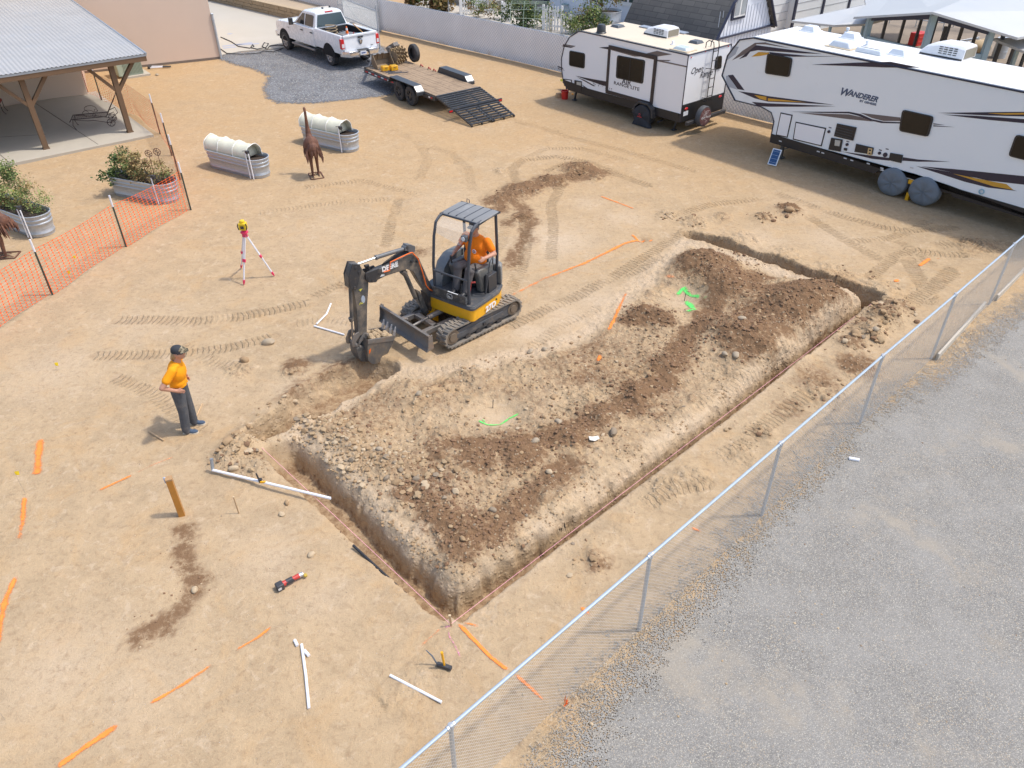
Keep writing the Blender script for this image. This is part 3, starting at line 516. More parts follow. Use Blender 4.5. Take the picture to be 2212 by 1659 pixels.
# ------------------------------------------------------------ excavator
EO = (-1.10, 14.51); EZ = hgt(*EO); EZ = .06
fe = Frame(EO, 223, EZ); HR = Matrix.Rotation(math.radians(13), 4, 'Z')
ex = fthing('excavator', 'yellow and black compact tracked excavator with open canopy and raised boom', 'excavator', fe)
def track(side):
    y0, y1 = (.47, .775) if side > 0 else (-.775, -.47); L = .86; R = .235; zc = .245; N_ = 46; path = []
    per = 4*L+2*PI*R
    for i in range(N_*4):
        s = per*i/(N_*4)
        if s < 2*L: x, z, nx, nz = -L+s, zc+R, 0, 1
        elif s < 2*L+PI*R: a = (s-2*L)/R; x, z, nx, nz = L+R*math.sin(a), zc+R*math.cos(a), math.sin(a), math.cos(a)
        elif s < 4*L+PI*R: x, z, nx, nz = L-(s-2*L-PI*R), zc-R, 0, -1
        else: a = (s-4*L-PI*R)/R; x, z, nx, nz = -L-R*math.sin(a), zc-R*math.cos(a), -math.sin(a), -math.cos(a)
        path.append((x, z, nx, nz))
    b = MB(); rings = []
    for x, z, nx, nz in path: rings.append([Vector((x+nx*o, y, z+nz*o)) for o, y in ((-.045, y0), (-.012, y0), (-.012, y1), (-.045, y1))])
    rings.append(rings[0]); b.loft(rings, cap=False)
    for k in range(N_):
        x, z, nx, nz = path[k*4]; tx, tz = nz, -nx; ym = (y0+y1)/2
        for ya, yb, sk in ((y0, ym+.02, .03), (ym-.02, y1, -.03)):
            k2 = k*4+(2 if ya != y0 else 0); x, z, nx, nz = path[k2 % len(path)]; tx, tz = nz, -nx
            c = Vector((x+nx*.004, (ya+yb)/2, z+nz*.004)); T = Vector((tx, 0, tz)); Nn = Vector((nx, 0, nz)); Yv = Vector((0, 1, 0)); S = (Yv+T*sk/.15*.9).normalized()
            hw = (yb-ya)/2; vs = []
            for n_, tw in ((-.016, .030), (.009, .021)):
                for a_, b_ in ((-1, -1), (1, -1), (1, 1), (-1, 1)): vs.append(c+S*a_*hw+T*b_*tw+Nn*n_)
            b.add(vs, [(0, 1, 2, 3), (7, 6, 5, 4), (4, 5, 1, 0), (5, 6, 2, 1), (6, 7, 3, 2), (7, 4, 0, 3)])
    o = b.build('track', TRUB, ex, ang=30)
    b = MB(); yc = (y0+y1)/2; b.prism([(-.82, .12), (.80, .12), (.88, .2), (.86, .33), (.4, .37), (-.5, .4), (-.82, .36)], y0+.05, y1-.05, 'y')
    b.prism([(-.62, .17), (.74, .17), (.78, .27), (-.55, .31)], (y1-.05) if side > 0 else y0+.035, (y1-.035) if side > 0 else y0+.05, 'y'); b.build('track_frame', DGREY, o, bev=.01)
    b = MB(); yo = y1 if side > 0 else y0
    b.box((0, yo-.02*side, .225), (.07, .034, .06)); b.m = 0; b.build('frame_opening', BLACKM, o)
    for x, r, nm in ((-.86, .15, 'drive_sprocket'), (.86, .17, 'idler_wheel')): b = MB(); b.lathe([(.001, y0+.05), (r, y0+.05), (r, y1-.04), (r*.6, y1-.04), (r*.55, y1-.015), (.001, y1-.015)] if side > 0 else [(.001, y0+.015), (r*.55, y0+.015), (r*.6, y0+.04), (r, y0+.04), (r, y1-.05), (.001, y1-.05)], (x, 0, .245), 'y', 20); b.build(nm, pm('sprocket_metal', (.19, .15, .11), .6, .3, var=.3), o)
    b = MB()
    for x in (-.45, -.15, .15, .45): b.lathe([(.001, y0+.04), (.07, y0+.04), (.07, y1-.04), (.001, y1-.04)], (x, 0, .09), 'y', 12)
    b.build('rollers', BLACKM, o)
track(1); track(-1)
b = MB(); b.box((0, 0, .32), (.75, .95, .16)); b.box((0, 0, .42), (.5, .5, .1)); b.lathe([(.32, .42), (.36, .44), (.36, .5), (.3, .52)], n=24)
b.build('car_body', BLACKM, ex, bev=.01)
# dozer blade
b = MB(); prof = []
for i in range(9): z = .2+.35*i/8; prof.append((1.5-.07*math.sin(PI*i/8), z))
back = [(x-.03, z) for x, z in reversed(prof)]; b.prism(prof+back, -.95, .74, 'y')
b.prism([(1.44, .2), (1.56, .18), (1.55, .2), (1.46, .24)], -.95, .74, 'y')
for y in (-.955, .735): b.prism([(1.38, .22), (1.56, .2), (1.52, .3), (1.5, .52), (1.4, .56)], y, y+.02, 'y')
b.box((1.48, -.1, .555), (.06, 1.7, .02)); b.tube([(1.46, -.93, .56), (1.46, -.93, .6)], .015, 6); bl = b.build('dozer_blade', STEEL, ex, bev=.004)
b = MB()
for y in (-.42, .3): b.beam((.35, y, .33), (1.42, y-.02, .33), .1, .11)
b.beam((.95, -.42, .34), (.95, .3, .34), .12, .09); b.beam((1.2, -.35, .34), (1.42, -.6, .36), .06, .06); b.beam((1.2, .25, .34), (1.42, .5, .36), .06, .06)
b.tube([(.3, -.05, .42), (.9, -.05, .4)], .06, 10); b.tube([(.9, -.05, .4), (1.4, -.05, .36)], .03, 10); b.build('blade_arms', STEEL, ex, bev=.006)
# ---- house (built in its own axes, turned 13 degrees)
def hb(b, name, mat, par=ex, **k): xf(b, HR); return b.build(name, mat, par, **k)
plan = [(.58, -.38)]+[(.60, .3), (.60, .62)]+arc((.5, .66), .1, 20, 80, 3)+[(.1, .77), (-.35, .77), (-.62, .66), (-.78, .45), (-.85, 0), (-.78, -.45), (-.6, -.7), (-.2, -.77), (.2, -.74), (.42, -.6)]
b = MB(); b.prism([(x*.98, y*.98) for x, y in plan], .46, .735, 'z'); body = hb(b, 'lower_panel', YELLOW, bev=.012)
b = MB(); b.prism([(x*1.01, y*1.01) for x, y in plan], .735, .80, 'z'); b.prism([(x*.995, y*.995) for x, y in plan], .80, .825, 'z'); hb(b, 'deck', DGREY, bev=.01)
b = MB(); b.lathe([(.001, .755), (.02, .755), (.02, .775), (.001, .775)], (-.25, 0, .64), 'y', 10); hb(b, 'panel_hole', BLACKM, body)
o = lettering('27D', (HR@Vector((.18, .775, .53))), HR.to_3x3()@Vector((-1, .0, 0)), (0, 0, 1), .18, pm('white_decal', (.8, .8, .78), .5), ex, bold=.008, sx=1.2)
o.location = HR.to_3x3()@Vector((0, .012, 0))
# front apron of the cab with rail
b = MB(); b.box((.585, .14, .93), (.03, .86, .2)); b.box((.565, .14, .845), (.06, .9, .05)); pnl = hb(b, 'front_panel', pm('grimy_front_panel', (.05, .052, .055), .5, var=.35, vs=9, dirt=(.3, .25, .19), da=.45, ds=9), bev=.01)
b = MB(); b.prism(rrect(.10, .875, .24, .985, .02), .602, .606, 'x'); b.m = 1; b.prism([(.115, .887), (.225, .887), (.225, .973), (.115, .973)], .6055, .6075, 'x'); b.m = 0
b.prism([(.135, .90), (.205, .90), (.2, .912), (.18, .915), (.175, .94), (.165, .925), (.15, .93), (.14, .955), (.135, .935)], .607, .6095, 'x'); hb(b, 'deer_badge', [pm('badge_white', (.6, .6, .58), .5), BLACKM], pnl)
b = MB(); b.box((.605, .26, 1.035), (.02, .26, .012)); hb(b, 'sticker', pm('white_decal', (.8, .8, .78), .5), pnl)
b = MB(); b.tube([(.53, -.29, 1.38), (.53, .6, 1.38)], .022, 8); hb(b, 'cross_rail', DGREY)
# canopy posts and roof
PO = pm('post_paint', (.05, .057, .07), .45, var=.25, vs=6)
b = MB()
def bend(y): return [(.50, y, .82), (.50, y, 1.5), (.42, y, 2.1), (.33, y, 2.38), (.2, y, 2.46), (.0, y, 2.48)]
b.tube(bend(-.3), .03, 8); hb(b, 'canopy_post', PO)
b = MB(); b.tube(bend(.6), .035, 8); hb(b, 'canopy_post', PO)
for y in (-.27, .57):
    b = MB(); b.tube([(-.55, y, .82), (-.58, y, 1.6), (-.55, y, 2.44)], .032, 8); hb(b, 'canopy_post', PO)
b = MB(); ring = []
for i in range(9):
    y = -.34+.98*i/8; hgt_ = 2.49+.012*math.sin(PI*i/8*5)**2+.01*math.sin(PI*i/8)
    ring.append([(.12, y, hgt_-.015), (.05, y, hgt_+.012), (-.5, y, hgt_+.012), (-.6, y, hgt_-.01), (-.6, y, hgt_-.035), (.12, y, hgt_-.035)])
b.loft(ring); cn = hb(b, 'canopy_roof', pm('faded_grey_plastic', (.22, .222, .22), .5, var=.14, vs=4, dirt=(.36, .36, .35), da=.4, ds=3), bev=.01)
b = MB(); b.tube([(.12, -.34, 2.47), (.12, .64, 2.47), (-.6, .64, 2.47), (-.6, -.34, 2.47)], .022, 8, closed=True)
for k in range(4): y = -.15+.2*k; b.beam((.1, y, 2.512), (-.55, y+.02, 2.512), .02, .012)
hb(b, 'roof_edge', PO, cn)
b = MB(); b.tube([(-.6, -.2, 2.5), (-.61, -.2, 2.57), (-.6, -.14, 2.57), (-.6, -.13, 2.5)], .008, 6); hb(b, 'lifting_loop', PO, cn)
b = MB(); b.loft([[(.14, -.28, 2.44), (.18, .57, 2.44)], [(.42, -.2, 2.2), (.44, .05, 2.06), ][:2] if 0 else [(.36, -.28, 2.32), (.36, .57, 2.32)], [(.44, -.2, 2.2), (.5, .42, 2.1)]], cap=False, closed=False); hb(b, 'clear_visor', pm('clear_visor', (.75, .72, .66), .15, alpha=.28, var=.1), cn, ang=0)
b = MB(); b.box((.43, .50, 2.26), (.10, .13, .12)); lt = hb(b, 'work_light', DGREY, bev=.015)
b = MB(); b.lathe([(.001, 0), (.045, 0), (.045, .01), (.001, .01)], (.48, .50, 2.265), 'x', 14); hb(b, 'lamp_lens', pm('lamp_lens', (.7, .75, .78), .15, var=.1), lt)
# seat, consoles, levers
SEAT = pm('black_vinyl', (.03, .03, .032), .55, var=.2)
b = MB(); b.box((-.3, .15, 1.13), (.48, .46, .12)); b.box((-.53, .15, 1.45), (.1, .46, .62), R=Matrix.Rotation(-.15, 3, 'Y')); b.box((-.3, .15, .95), (.36, .36, .26)); hb(b, 'seat', SEAT, bev=.04)
for y in (-.16, .48):
    b = MB(); b.prism([(-.45, .83), (-.02, .83), (.02, 1.1), (.1, 1.34), (.04, 1.4), (-.45, 1.36)], y-.075, y+.075, 'y'); cs = hb(b, 'console', pm('console_plastic', (.12, .12, .115), .5, var=.25, dirt=(.3, .26, .2), da=.4), bev=.03)
    b = MB(); b.tube([(.06, y, 1.38), (.09, y, 1.5)], .016, 8); b.ball((.09, y, 1.53), (.024, .022, .038)); hb(b, 'joystick', BLACKM, cs)
b = MB(); b.box((-.25, .62, 1.02), (.3, .12, .4)); b.beam((.0, .66, .85), (-.05, .66, 1.3), .04, .04); hb(b, 'side_box', BLACKM, bev=.015)
b = MB(); b.tube([(.05, .70, .9), (0.0, .74, 1.3), (-.05, .76, 1.62), (-.15, .76, 1.68), (-.2, .72, 1.5)], .014, 8); hb(b, 'grab_rail', DGREY)
for y in (.05, .28):
    b = MB(); b.tube([(.38, y, .83), (.33, y, 1.12)], .012, 6); b.box((.37, y, .86), (.12, .09, .02)); hb(b, 'travel_pedal', BLACKM)
b = MB(); b.tube([(.42, .53, .85), (.35, .56, 1.25)], .012, 6); b.tube([(.35, .56, 1.25), (.32, .64, 1.27)], .018, 6); hb(b, 'red_lever', pm('dull_red', (.4, .06, .05), .6))
# engine hood and counterweight
HOOD = pm('hood_plastic', (.17, .18, .185), .45, var=.2, vs=3, dirt=(.34, .29, .22), da=.45, ds=3)
b = MB(); R_ = []
for x, zt, yo in ((.22, .98, .52), (.12, 1.22, .62), (-.05, 1.36, .68), (-.3, 1.43, .72), (-.6, 1.42, .70), (-.78, 1.3, .56), (-.84, 1.05, .45)):
    R_.append([(x, -.33, .82), (x, -yo, .82), (x, -yo-.01, (.82+zt)/2), (x, -yo+.03, zt-.1), (x, -yo+.12, zt-.02), (x, -.33, zt)])
b.loft(R_); hb(b, 'engine_hood', HOOD, ang=50)
b = MB(); b.beam((-.8, -.37, 1.42), (.18, -.37, 1.1), .03, .03); hb(b, 'hood_seam', BLACKM)
b = MB(); b.prism([(-.55, -.34), (-.55, .7), (-.72, .6), (-.84, .3), (-.86, -.34)], .82, 1.28, 'z'); hb(b, 'counterweight', HOOD, bev=.04)
# ---- boom, arm and bucket, outlined in their own upright plane
fb = Frame((-1.73, 14.40), 224, 0); KB = fmat(fe).inverted()@fmat(fb)
def zp(x, y, v=0.): q = fb.on(737.3+x*.2291, 426.2+y*.2291, 'y', v); return (q.x, q.z)
def bp(lst, v=0.): return [zp(x, y, v) for x, y in lst]
def bb(b, name, mat, par=ex, **k): xf(b, KB); return b.build(name, mat, par, **k)
def p3(x, y, v): q = zp(x, y, v); return Vector((q[0], v, q[1]))
BOOMP = pm('boom_paint', (.065, .066, .066), .48, var=.25, vs=4, dirt=(.3, .235, .17), da=.62, ds=3.5)
b = MB(); b.prism(bp([(255, 715), (330, 668), (400, 640), (480, 600), (590, 535), (655, 520), (712, 560), (790, 740), (862, 885), (900, 975), (845, 1000), (790, 900), (720, 800), (655, 690), (600, 668), (480, 705), (390, 735), (290, 785), (240, 770)]), -.075, .075, 'y')
boom = bb(b, 'boom', BOOMP, bev=.012)
for v in (-.09, .09): b = MB(); b.prism(bp([(200, 700), (330, 655), (360, 700), (300, 785), (235, 790), (205, 760)]), v-.012, v+.012, 'y'); bb(b, 'boom_bracket', BLACKM, boom, bev=.004)
b = MB()
for (x, y) in ((225, 745), (265, 765), (330, 700), (640, 590), (690, 590)):
    q = zp(x, y); b.lathe([(.001, -.11), (.03, -.11), (.03, .11), (.001, .11)], (q[0], 0, q[1]), 'y', 12)
bb(b, 'pivot_pins', BLACKM, boom)
b = MB(); b.tube([p3(*q, .10) for q in ((400, 705), (455, 690), (462, 612), (560, 565), (640, 528), (668, 520), (720, 575), (760, 690), (800, 830), (830, 868), (880, 890))], .0125, 8); bb(b, 'orange_hose', pm('hose_orange', (.85, .16, .02), .5), boom)
b = MB()
for k in range(4): b.tube([p3(380+40*k*.2, 640-8*k, -.03+.02*k), p3(480, 590-10*k, -.03+.02*k), p3(600, 520-12*k, -.02+.015*k), p3(655, 480, -.02+.015*k)], .013, 6)
b.tube([p3(220, 650, .03), p3(250, 640, .03), p3(260, 680, .03)], .03, 8); b.tube([p3(240, 640, .0), p3(245, 690, 0)], .04, 8); bb(b, 'hydraulic_hoses', pm('black_hose', (.025, .025, .028), .6, dirt=(.2, .16, .12), da=.3), boom)
q0, q1 = p3(385, 705, .078), p3(560, 638, .078)
o = lettering('DEERE', KB@Vector(q0+Vector((0, 0, .0))), KB.to_3x3()@(q0-q1)*-1, KB.to_3x3()@Vector((0, 0, 1)), .145, pm('white_decal', (.8, .8, .78), .5), boom, bold=.006, sx=.95, ext=.004)
b = MB(); b.prism(bp([(340, 718), (385, 712), (385, 728), (340, 738)]), .076, .080, 'y'); bb(b, 'sticker', pm('white_decal', (.8, .8, .78), .5), boom)
b = MB(); b.lathe([(.001, -.06), (.05, -.06), (.05, .06), (.001, .06)], (*zp(600, 475)[:1], 0, zp(600, 475)[1]), 'y', 12)
b.tube([p3(615, 480, 0), p3(470, 522, 0), p3(330, 567, 0)], .042, 12); b.tube([p3(340, 563, 0), p3(322, 570, 0)], .05, 12); b.prism(bp([(640, 530), (590, 470), (600, 440), (640, 440), (680, 455), (680, 500)]), -.06, .06, 'y')
cyl = bb(b, 'arm_cylinder', pm('cylinder_grey', (.14, .145, .15), .45, .2, var=.25, dirt=(.3, .24, .18), da=.3))
b = MB(); b.tube([p3(330, 567, 0), p3(150, 632, 0)], .022, 10); bb(b, 'chrome_rod', CHROME, cyl)
b = MB()
b.tube([p3(590, 700, -.0), p3(700, 950, 0)], .05, 12); b.tube([p3(570, 690, .0), p3(600, 720, 0)], .065, 10); b.prism(bp([(700, 870), (730, 880), (815, 1080), (780, 1110), (755, 1060)]), -.05, .05, 'y'); cy2 = bb(b, 'boom_cylinder', BOOMP, bev=.006)
b = MB(); b.tube([p3(700, 945, 0), p3(780, 1080, 0)], .028, 10); bb(b, 'chrome_rod', pm('dirty_rod', (.3, .28, .26), .35, .7), cy2)
b = MB(); b.prism(bp([(855, 1000), (905, 960), (920, 985), (880, 1090), (885, 1155), (840, 1140), (820, 1110)]), -.05, .13, 'y'); bb(b, 'swing_bracket', YELLOW, bev=.012)
b = MB(); b.prism(bp([(790, 900), (870, 880), (1010, 1000), (1030, 1120), (930, 1150), (880, 1090), (820, 1060)]), -.16, .05, 'y')
for k in range(5): b.tube([p3(880+12*k, 1010, .06), p3(905+14*k, 1120+4*k, .07), p3(980, 1165-9*k, .02), p3(1050, 1110-14*k, -.05)], .013, 6)
bb(b, 'swing_pivot', pm('pivot_grime', (.05, .042, .036), .7, var=.4, dirt=(.25, .17, .1), da=.5, ds=8))
ARMP = [(80, 622), (150, 618), (195, 690), (240, 735), (238, 860), (228, 1010), (224, 1290), (140, 1295), (122, 1010), (100, 875), (55, 845), (45, 735)]
b = MB(); b.prism(bp(ARMP), -.065, .065, 'y'); arm = bb(b, 'arm', BOOMP, bev=.012)
b = MB()
for v in (-.085, .085): b.prism(bp([(80, 615), (150, 618), (160, 700), (120, 850), (60, 850), (45, 730)]), v-.012, v+.012, 'y')
for x, y in ((110, 650), (100, 835), (140, 690)): q = zp(x, y); b.lathe([(.001, -.11), (.028, -.11), (.028, .11), (.001, .11)], (q[0], 0, q[1]), 'y', 12)
bb(b, 'arm_bracket', BLACKM, arm, bev=.004)
YC = pm('yellow_marker', (.6, .55, .08), .7)
for ch, (x, y) in (('4', (165, 895)), ('5', (172, 1020))):
    q = p3(x, y, .067); lettering(ch, KB@q, KB.to_3x3()@(p3(x, y-40, .067)-p3(x, y, .067)), KB.to_3x3()@Vector((-1, 0, 0)), .12, YC, arm, ext=.003)
b = MB(); q = zp(188, 950); b.prism([(q[0]+.045*math.cos(a), q[1]+.085*math.sin(a)) for a in [2*PI*i/16 for i in range(16)]], .064, .068, 'y'); bb(b, 'sticker', pm('grey_sticker', (.35, .4, .47), .5, var=.4, vs=60), arm)
b = MB(); b.tube([p3(85, 850, .03), p3(98, 1160, .03)], .037, 12); b.tube([p3(85, 1135, .03), p3(98, 1165, .03)], .045, 10); c3 = bb(b, 'bucket_cylinder', BOOMP)
b = MB(); b.tube([p3(98, 1160, .03), p3(108, 1370, .03)], .02, 10); bb(b, 'chrome_rod', pm('dirty_rod', (.3, .28, .26), .35, .7), c3)
b = MB()
for v in (-.1, .1):
    b.prism(bp([(135, 1250), (95, 1275), (68, 1350), (75, 1390), (130, 1395), (110, 1340), (150, 1280)]), v-.012, v+.012, 'y'); b.prism(bp([(190, 1260), (235, 1275), (215, 1310), (170, 1340), (130, 1400), (150, 1330)]), v-.03, v-.006, 'y')
for x, y in ((110, 1370), (150, 1390), (215, 1275)): q = zp(x, y); b.lathe([(.001, -.13), (.03, -.13), (.03, .13), (.001, .13)], (q[0], 0, q[1]), 'y', 12)
bb(b, 'linkage', STEEL, bev=.004)
b = MB(); b.prism(bp([(110, 1400), (200, 1380), (240, 1400), (245, 1530), (155, 1525), (120, 1470)]), -.12, .13, 'y'); b.prism(bp([(205, 1330), (255, 1310), (268, 1360), (240, 1450), (245, 1510), (205, 1500), (190, 1430)]), .125, .16, 'y'); b.prism(bp([(205, 1330), (255, 1310), (268, 1360), (240, 1450), (205, 1500)]), -.16, -.125, 'y'); bb(b, 'coupler', BOOMP, bev=.008)
# bucket: curved shell open at the top
BK = [(250, 1345), (248, 1450), (255, 1540), (290, 1572), (335, 1572), (400, 1525), (450, 1450), (485, 1380), (508, 1305)]
P_ = bp(BK, .24); b = MB()
for v in (-.24, .22): b.prism(P_, v, v+.02, 'y')
ins = [(x+ (.0), z) for x, z in P_]; cx = sum(p[0] for p in P_)/9; cz = sum(p[1] for p in P_)/9+.05
shell = [(p[0], p[1]) for p in P_]; inner = [(p[0]+(cx-p[0])*.06, p[1]+(cz-p[1])*.06) for p in P_]
for i in range(len(shell)-1): b.prism([shell[i], shell[i+1], inner[i+1], inner[i]], -.22, .22, 'y')
bk = bb(b, 'bucket', pm('bucket_steel', (.13, .125, .12), .45, .3, var=.35, vs=6, dirt=(.34, .25, .16), da=.6, ds=5), bev=.003)
b = MB(); b.prism([P_[0], (P_[0][0]+(P_[1][0]-P_[0][0])*.35, P_[0][1]+(P_[1][1]-P_[0][1])*.35), (P_[8][0]+(P_[7][0]-P_[8][0])*.6, P_[8][1]+(P_[7][1]-P_[8][1])*.6), P_[8]], .238, .252, 'y'); bb(b, 'side_plate', STEEL, bk)
b = MB(); q = bp([(262, 1445), (278, 1425), (275, 1455), (263, 1478)], .241); b.prism(q, .240, .245, 'y'); bb(b, 'sticker', ORANGE, bk)
tdir = (Vector((P_[8][0], 0, P_[8][1]))-Vector((P_[7][0], 0, P_[7][1]))).normalized()
for v in (-.2, -.07, .07, .2):
    b = MB(); o = Vector((P_[8][0], v, P_[8][1])); b.beam(o-tdir*.04, o+tdir*.07+Vector((0, 0, .03)), .05, .04, up=(0, 1, 0)); b.beam(o+tdir*.07+Vector((0, 0, .03)), o+tdir*.13+Vector((0, 0, .06)), .04, .03, up=(0, 1, 0), w2=.03, h2=.012); bb(b, 'bucket_tooth', pm('bright_tooth', (.45, .45, .46), .35, .6, var=.2), bk, bev=.004)
b = MB(); r_ = random.Random(3)
for k in range(36): v = r_.uniform(-.19, .19); s = r_.uniform(.15, .9); o = Vector((P_[0][0]*(1-s)+P_[8][0]*s, v, P_[0][1]*(1-s)+P_[8][1]*s-.04)); b.ball(o+Vector((0, 0, r_.uniform(-.03, .06)*math.sin(s*PI))), [r_.uniform(.03, .075) for _ in range(3)], 7, 5)
bb(b, 'soil_load', pm('loose_dry_soil', (.42, .31, .19), .95, var=.3, vs=14, bump=.6, bs=50), bk, ang=0)
# ------------------------------------------------------------ operator, seated
oh = fe.w(HR@Vector((-.30, .19, 0))); fo = Frame((oh.x, oh.y), 236, EZ)
t = fthing('person', 'seated operator in orange t-shirt and grey trousers inside the excavator canopy', 'person', fo); t.scale = (1.05, 1.13, 1.02)
b = MB(); hc = Vector((.0, .0, 2.1)); b.ball(hc, (.095, .08, .115), 16, 12); b.ball(hc+Vector((.035, 0, -.06)), (.06, .055, .06)); b.ball(hc+Vector((.1, 0, -.015)), (.022, .014, .022), 8, 6)
for s in (-1, 1): b.ball(hc+Vector((-.005, s*.082, -.01)), (.02, .012, .03), 8, 6)
limb(b, [(-.06, 0, 1.85), (-.02, 0, 2.0)], [.07, .06]); b.ball((-.07, 0, 1.66), (.15, .21, .22), 14, 10); b.ball((-.04, 0, 1.42), (.17, .2, .2), 14, 10)
OA = [((-.08, .24, 1.82), (-.06, .40, 1.60), (.20, .36, 1.60)), ((-.08, -.24, 1.82), (-.04, -.38, 1.58), (.22, -.33, 1.54))]
for (s, e, w_), sg in zip(OA, (1, -1)):
    limb(b, [s, e], [.065, .052]); limb(b, [e, w_], [.05, .034]); hand(b, w_, (.8, -sg*.2, -.25), (0, -sg*.5, 1))
OL = [((-.05, .1, 1.25), (.40, .15, 1.34), (.52, .12, .95)), ((-.05, -.1, 1.25), (.38, -.14, 1.34), (.5, -.1, .95))]
for h_, k_, a_ in OL: limb(b, [h_, k_, a_], [.1, .07, .05])
remesh(b.build('body', SKIN, t, ang=0), .011)
b = MB(); b.ball((-.06, 0, 1.68), (.19, .245, .22), 16, 12); b.ball((-.02, 0, 1.45), (.215, .235, .21), 16, 12); b.ball((-.07, 0, 1.84), (.12, .2, .08), 12, 8); b.lathe([(.2, 0), (.215, .03), (.21, .12)], (-.03, 0, 1.27), n=20)
for s, e, w_ in OA: limb(b, [s, Vector(s).lerp(Vector(e), .6)], [.088, .082])
sh = remesh(b.build('shirt', ORS2, t, ang=0), .014, 5)
b = MB(); b.lathe([(.001, 0), (.045, 0), (.045, .006), (.001, .006)], (.165, .1, 1.66), 'x', 16, ); b.m = 1; b.lathe([(.022, .004), (.032, .004), (.032, .009), (.022, .009)], (.165, .1, 1.66), 'x', 14); b.box((.173, .1, 1.66), (.004, .01, .035)); b.build('chest_logo', [pm('logo_white', (.85, .82, .8), .6), pm('logo_maroon', (.35, .06, .08), .6)], sh)
b = MB(); b.ball((-.04, 0, 1.25), (.19, .2, .13), 14, 10)
for h_, k_, a_ in OL: limb(b, [h_, k_, a_, Vector(a_)+Vector((.01, 0, -.04))], [.125, .1, .075, .08])
remesh(b.build('trousers', pm('grey_trousers', (.13, .115, .11), .85, var=.25, vs=7, bump=.4, bs=18), t, ang=0), .014, 4)
for h_, k_, a_ in OL:
    b = MB(); c = Vector(a_); b.ball(c+Vector((.02, 0, -.05)), (.08, .05, .06)); b.ball(c+Vector((.1, 0, -.075)), (.085, .05, .04)); remesh(b.build('boot', BLACKM, t, ang=0), .012, 2)
b = MB(); b.loft([[hc+Vector((r*.11*math.cos(a)-.005, r*.094*math.sin(a), z)) for a in [2*PI*i/16 for i in range(16)]] for r, z in ((1., .02), (1., .06), (.93, .1), (.7, .13), (.3, .145))]); b.prism([(.07, -.07), (.15, -.06), (.18, 0), (.15, .06), (.07, .07)], 2.13, 2.14, 'z'); b.build('cap', pm('grey_cap', (.1, .11, .13), .8), t)
b = MB(); b.ball(hc+Vector((-.05, 0, -.03)), (.06, .075, .07)); b.build('hair', pm('greying_hair', (.2, .18, .16), .8, var=.3, vs=30), t)
# ============================================================ LEFT SIDE: house, pavilion, netting, planters
BROWN = pm('brown_timber_paint', (.155, .092, .05), .6, var=.12, vs=3, bump=.2, bs=30)
a, c = G(100, 321, .1), G(281, 285, .1); fp = Frame((a.x, a.y), math.degrees(math.atan2(c.y-a.y, c.x-a.x)), 0); PW = (c-a).length
# concrete slab
CONC = pm('concrete', (.44, .395, .32), .85, var=.1, vs=1.5, dirt=(.40, .36, .30), da=.4, ds=1.2, bump=.15, bs=40)
q = [fp.loc(G(x, y, .1)) for x, y in ((330, 289), (190, 204))]; x1 = q[0].x; y0 = fp.loc(G(120, 333, .1)).y; y1 = q[1].y+.02; x0 = -9
b = MB(); b.prism([(x0, y0), (x1, y0), (x1-.0, y1+.3), (x0, y1+.3)], -.05, .10, 'z'); sl_ = b.build('patio_slab', CONC, bev=.01); sl_.matrix_world = fmat(fp); tag(sl_, kind='structure')
b = MB()
for pa, pb in (((75, 222), (212, 312)), ((0, 334), (22, 353)), ((-60, 300), (100, 290))):
    u, v = fp.loc(G(*pa, .1)), fp.loc(G(*pb, .1)); b.beam((u.x, u.y, .1015), (v.x, v.y, .1015), .025, .003)
j = b.build('slab_joint', pm('joint_dark', (.16, .135, .11), .9), sl_)  # control joints drawn as thin strips of darker colour
# house walls
STUCCO = pm('pink_stucco', (.70, .545, .43), .92, var=.05, vs=.8, bump=.35, bs=55, dirt=(.58, .42, .28), da=.15, ds=.7)
h0, h1 = G(310, 145), G(476, 127); fh_ = Frame((h1.x, h1.y), math.degrees(math.atan2(h1.y-h0.y, h1.x-h0.x)), 0)
k0, k1 = G(0, 228), G(190, 204, 0.1); l1 = fh_.loc(k1); l0 = fh_.loc(k0)
t = fthing('stucco_house', 'pink stucco house with blank walls behind the pavilion and patio', 'house', fh_)
b = MB(); WH = 5.2; b.prism([(0, 0), (0, 9), (l1.x-6, 9), (l1.x-6, 0)], -.1, WH, 'z'); b.prism([(l1.x-.002, .5), (-26, .5), (-26, l0.y-.0+(l0.y-l1.y)*1.5), (l1.x-.002, l1.y)], -.1, 2.45, 'z'); b.build('wall', STUCCO, t)
b = MB(); b.box((-6, 4.4, WH+.12), (12.4, 9.2, .22)); b.prism([(l1.x-6, -.3), (.3, -.3), (.3, 9.4), (l1.x-6, 9.4)], WH+.24, WH+.3, 'z'); b.build('roof', pm('roof_tile', (.3, .17, .12), .8), t)
b = MB(); b.box((-6.2, -.004, .05), (12.4, .02, .1)); b.build('weep_screed', pm('screed', (.2, .16, .13), .7), t)
b = MB(); b.box((fh_.loc(G(240, 150, .9)).x, -.07, 1.35), (.28, .12, .42)); b.build('electric_box', pm('box_grey', (.3, .34, .38), .5), t)
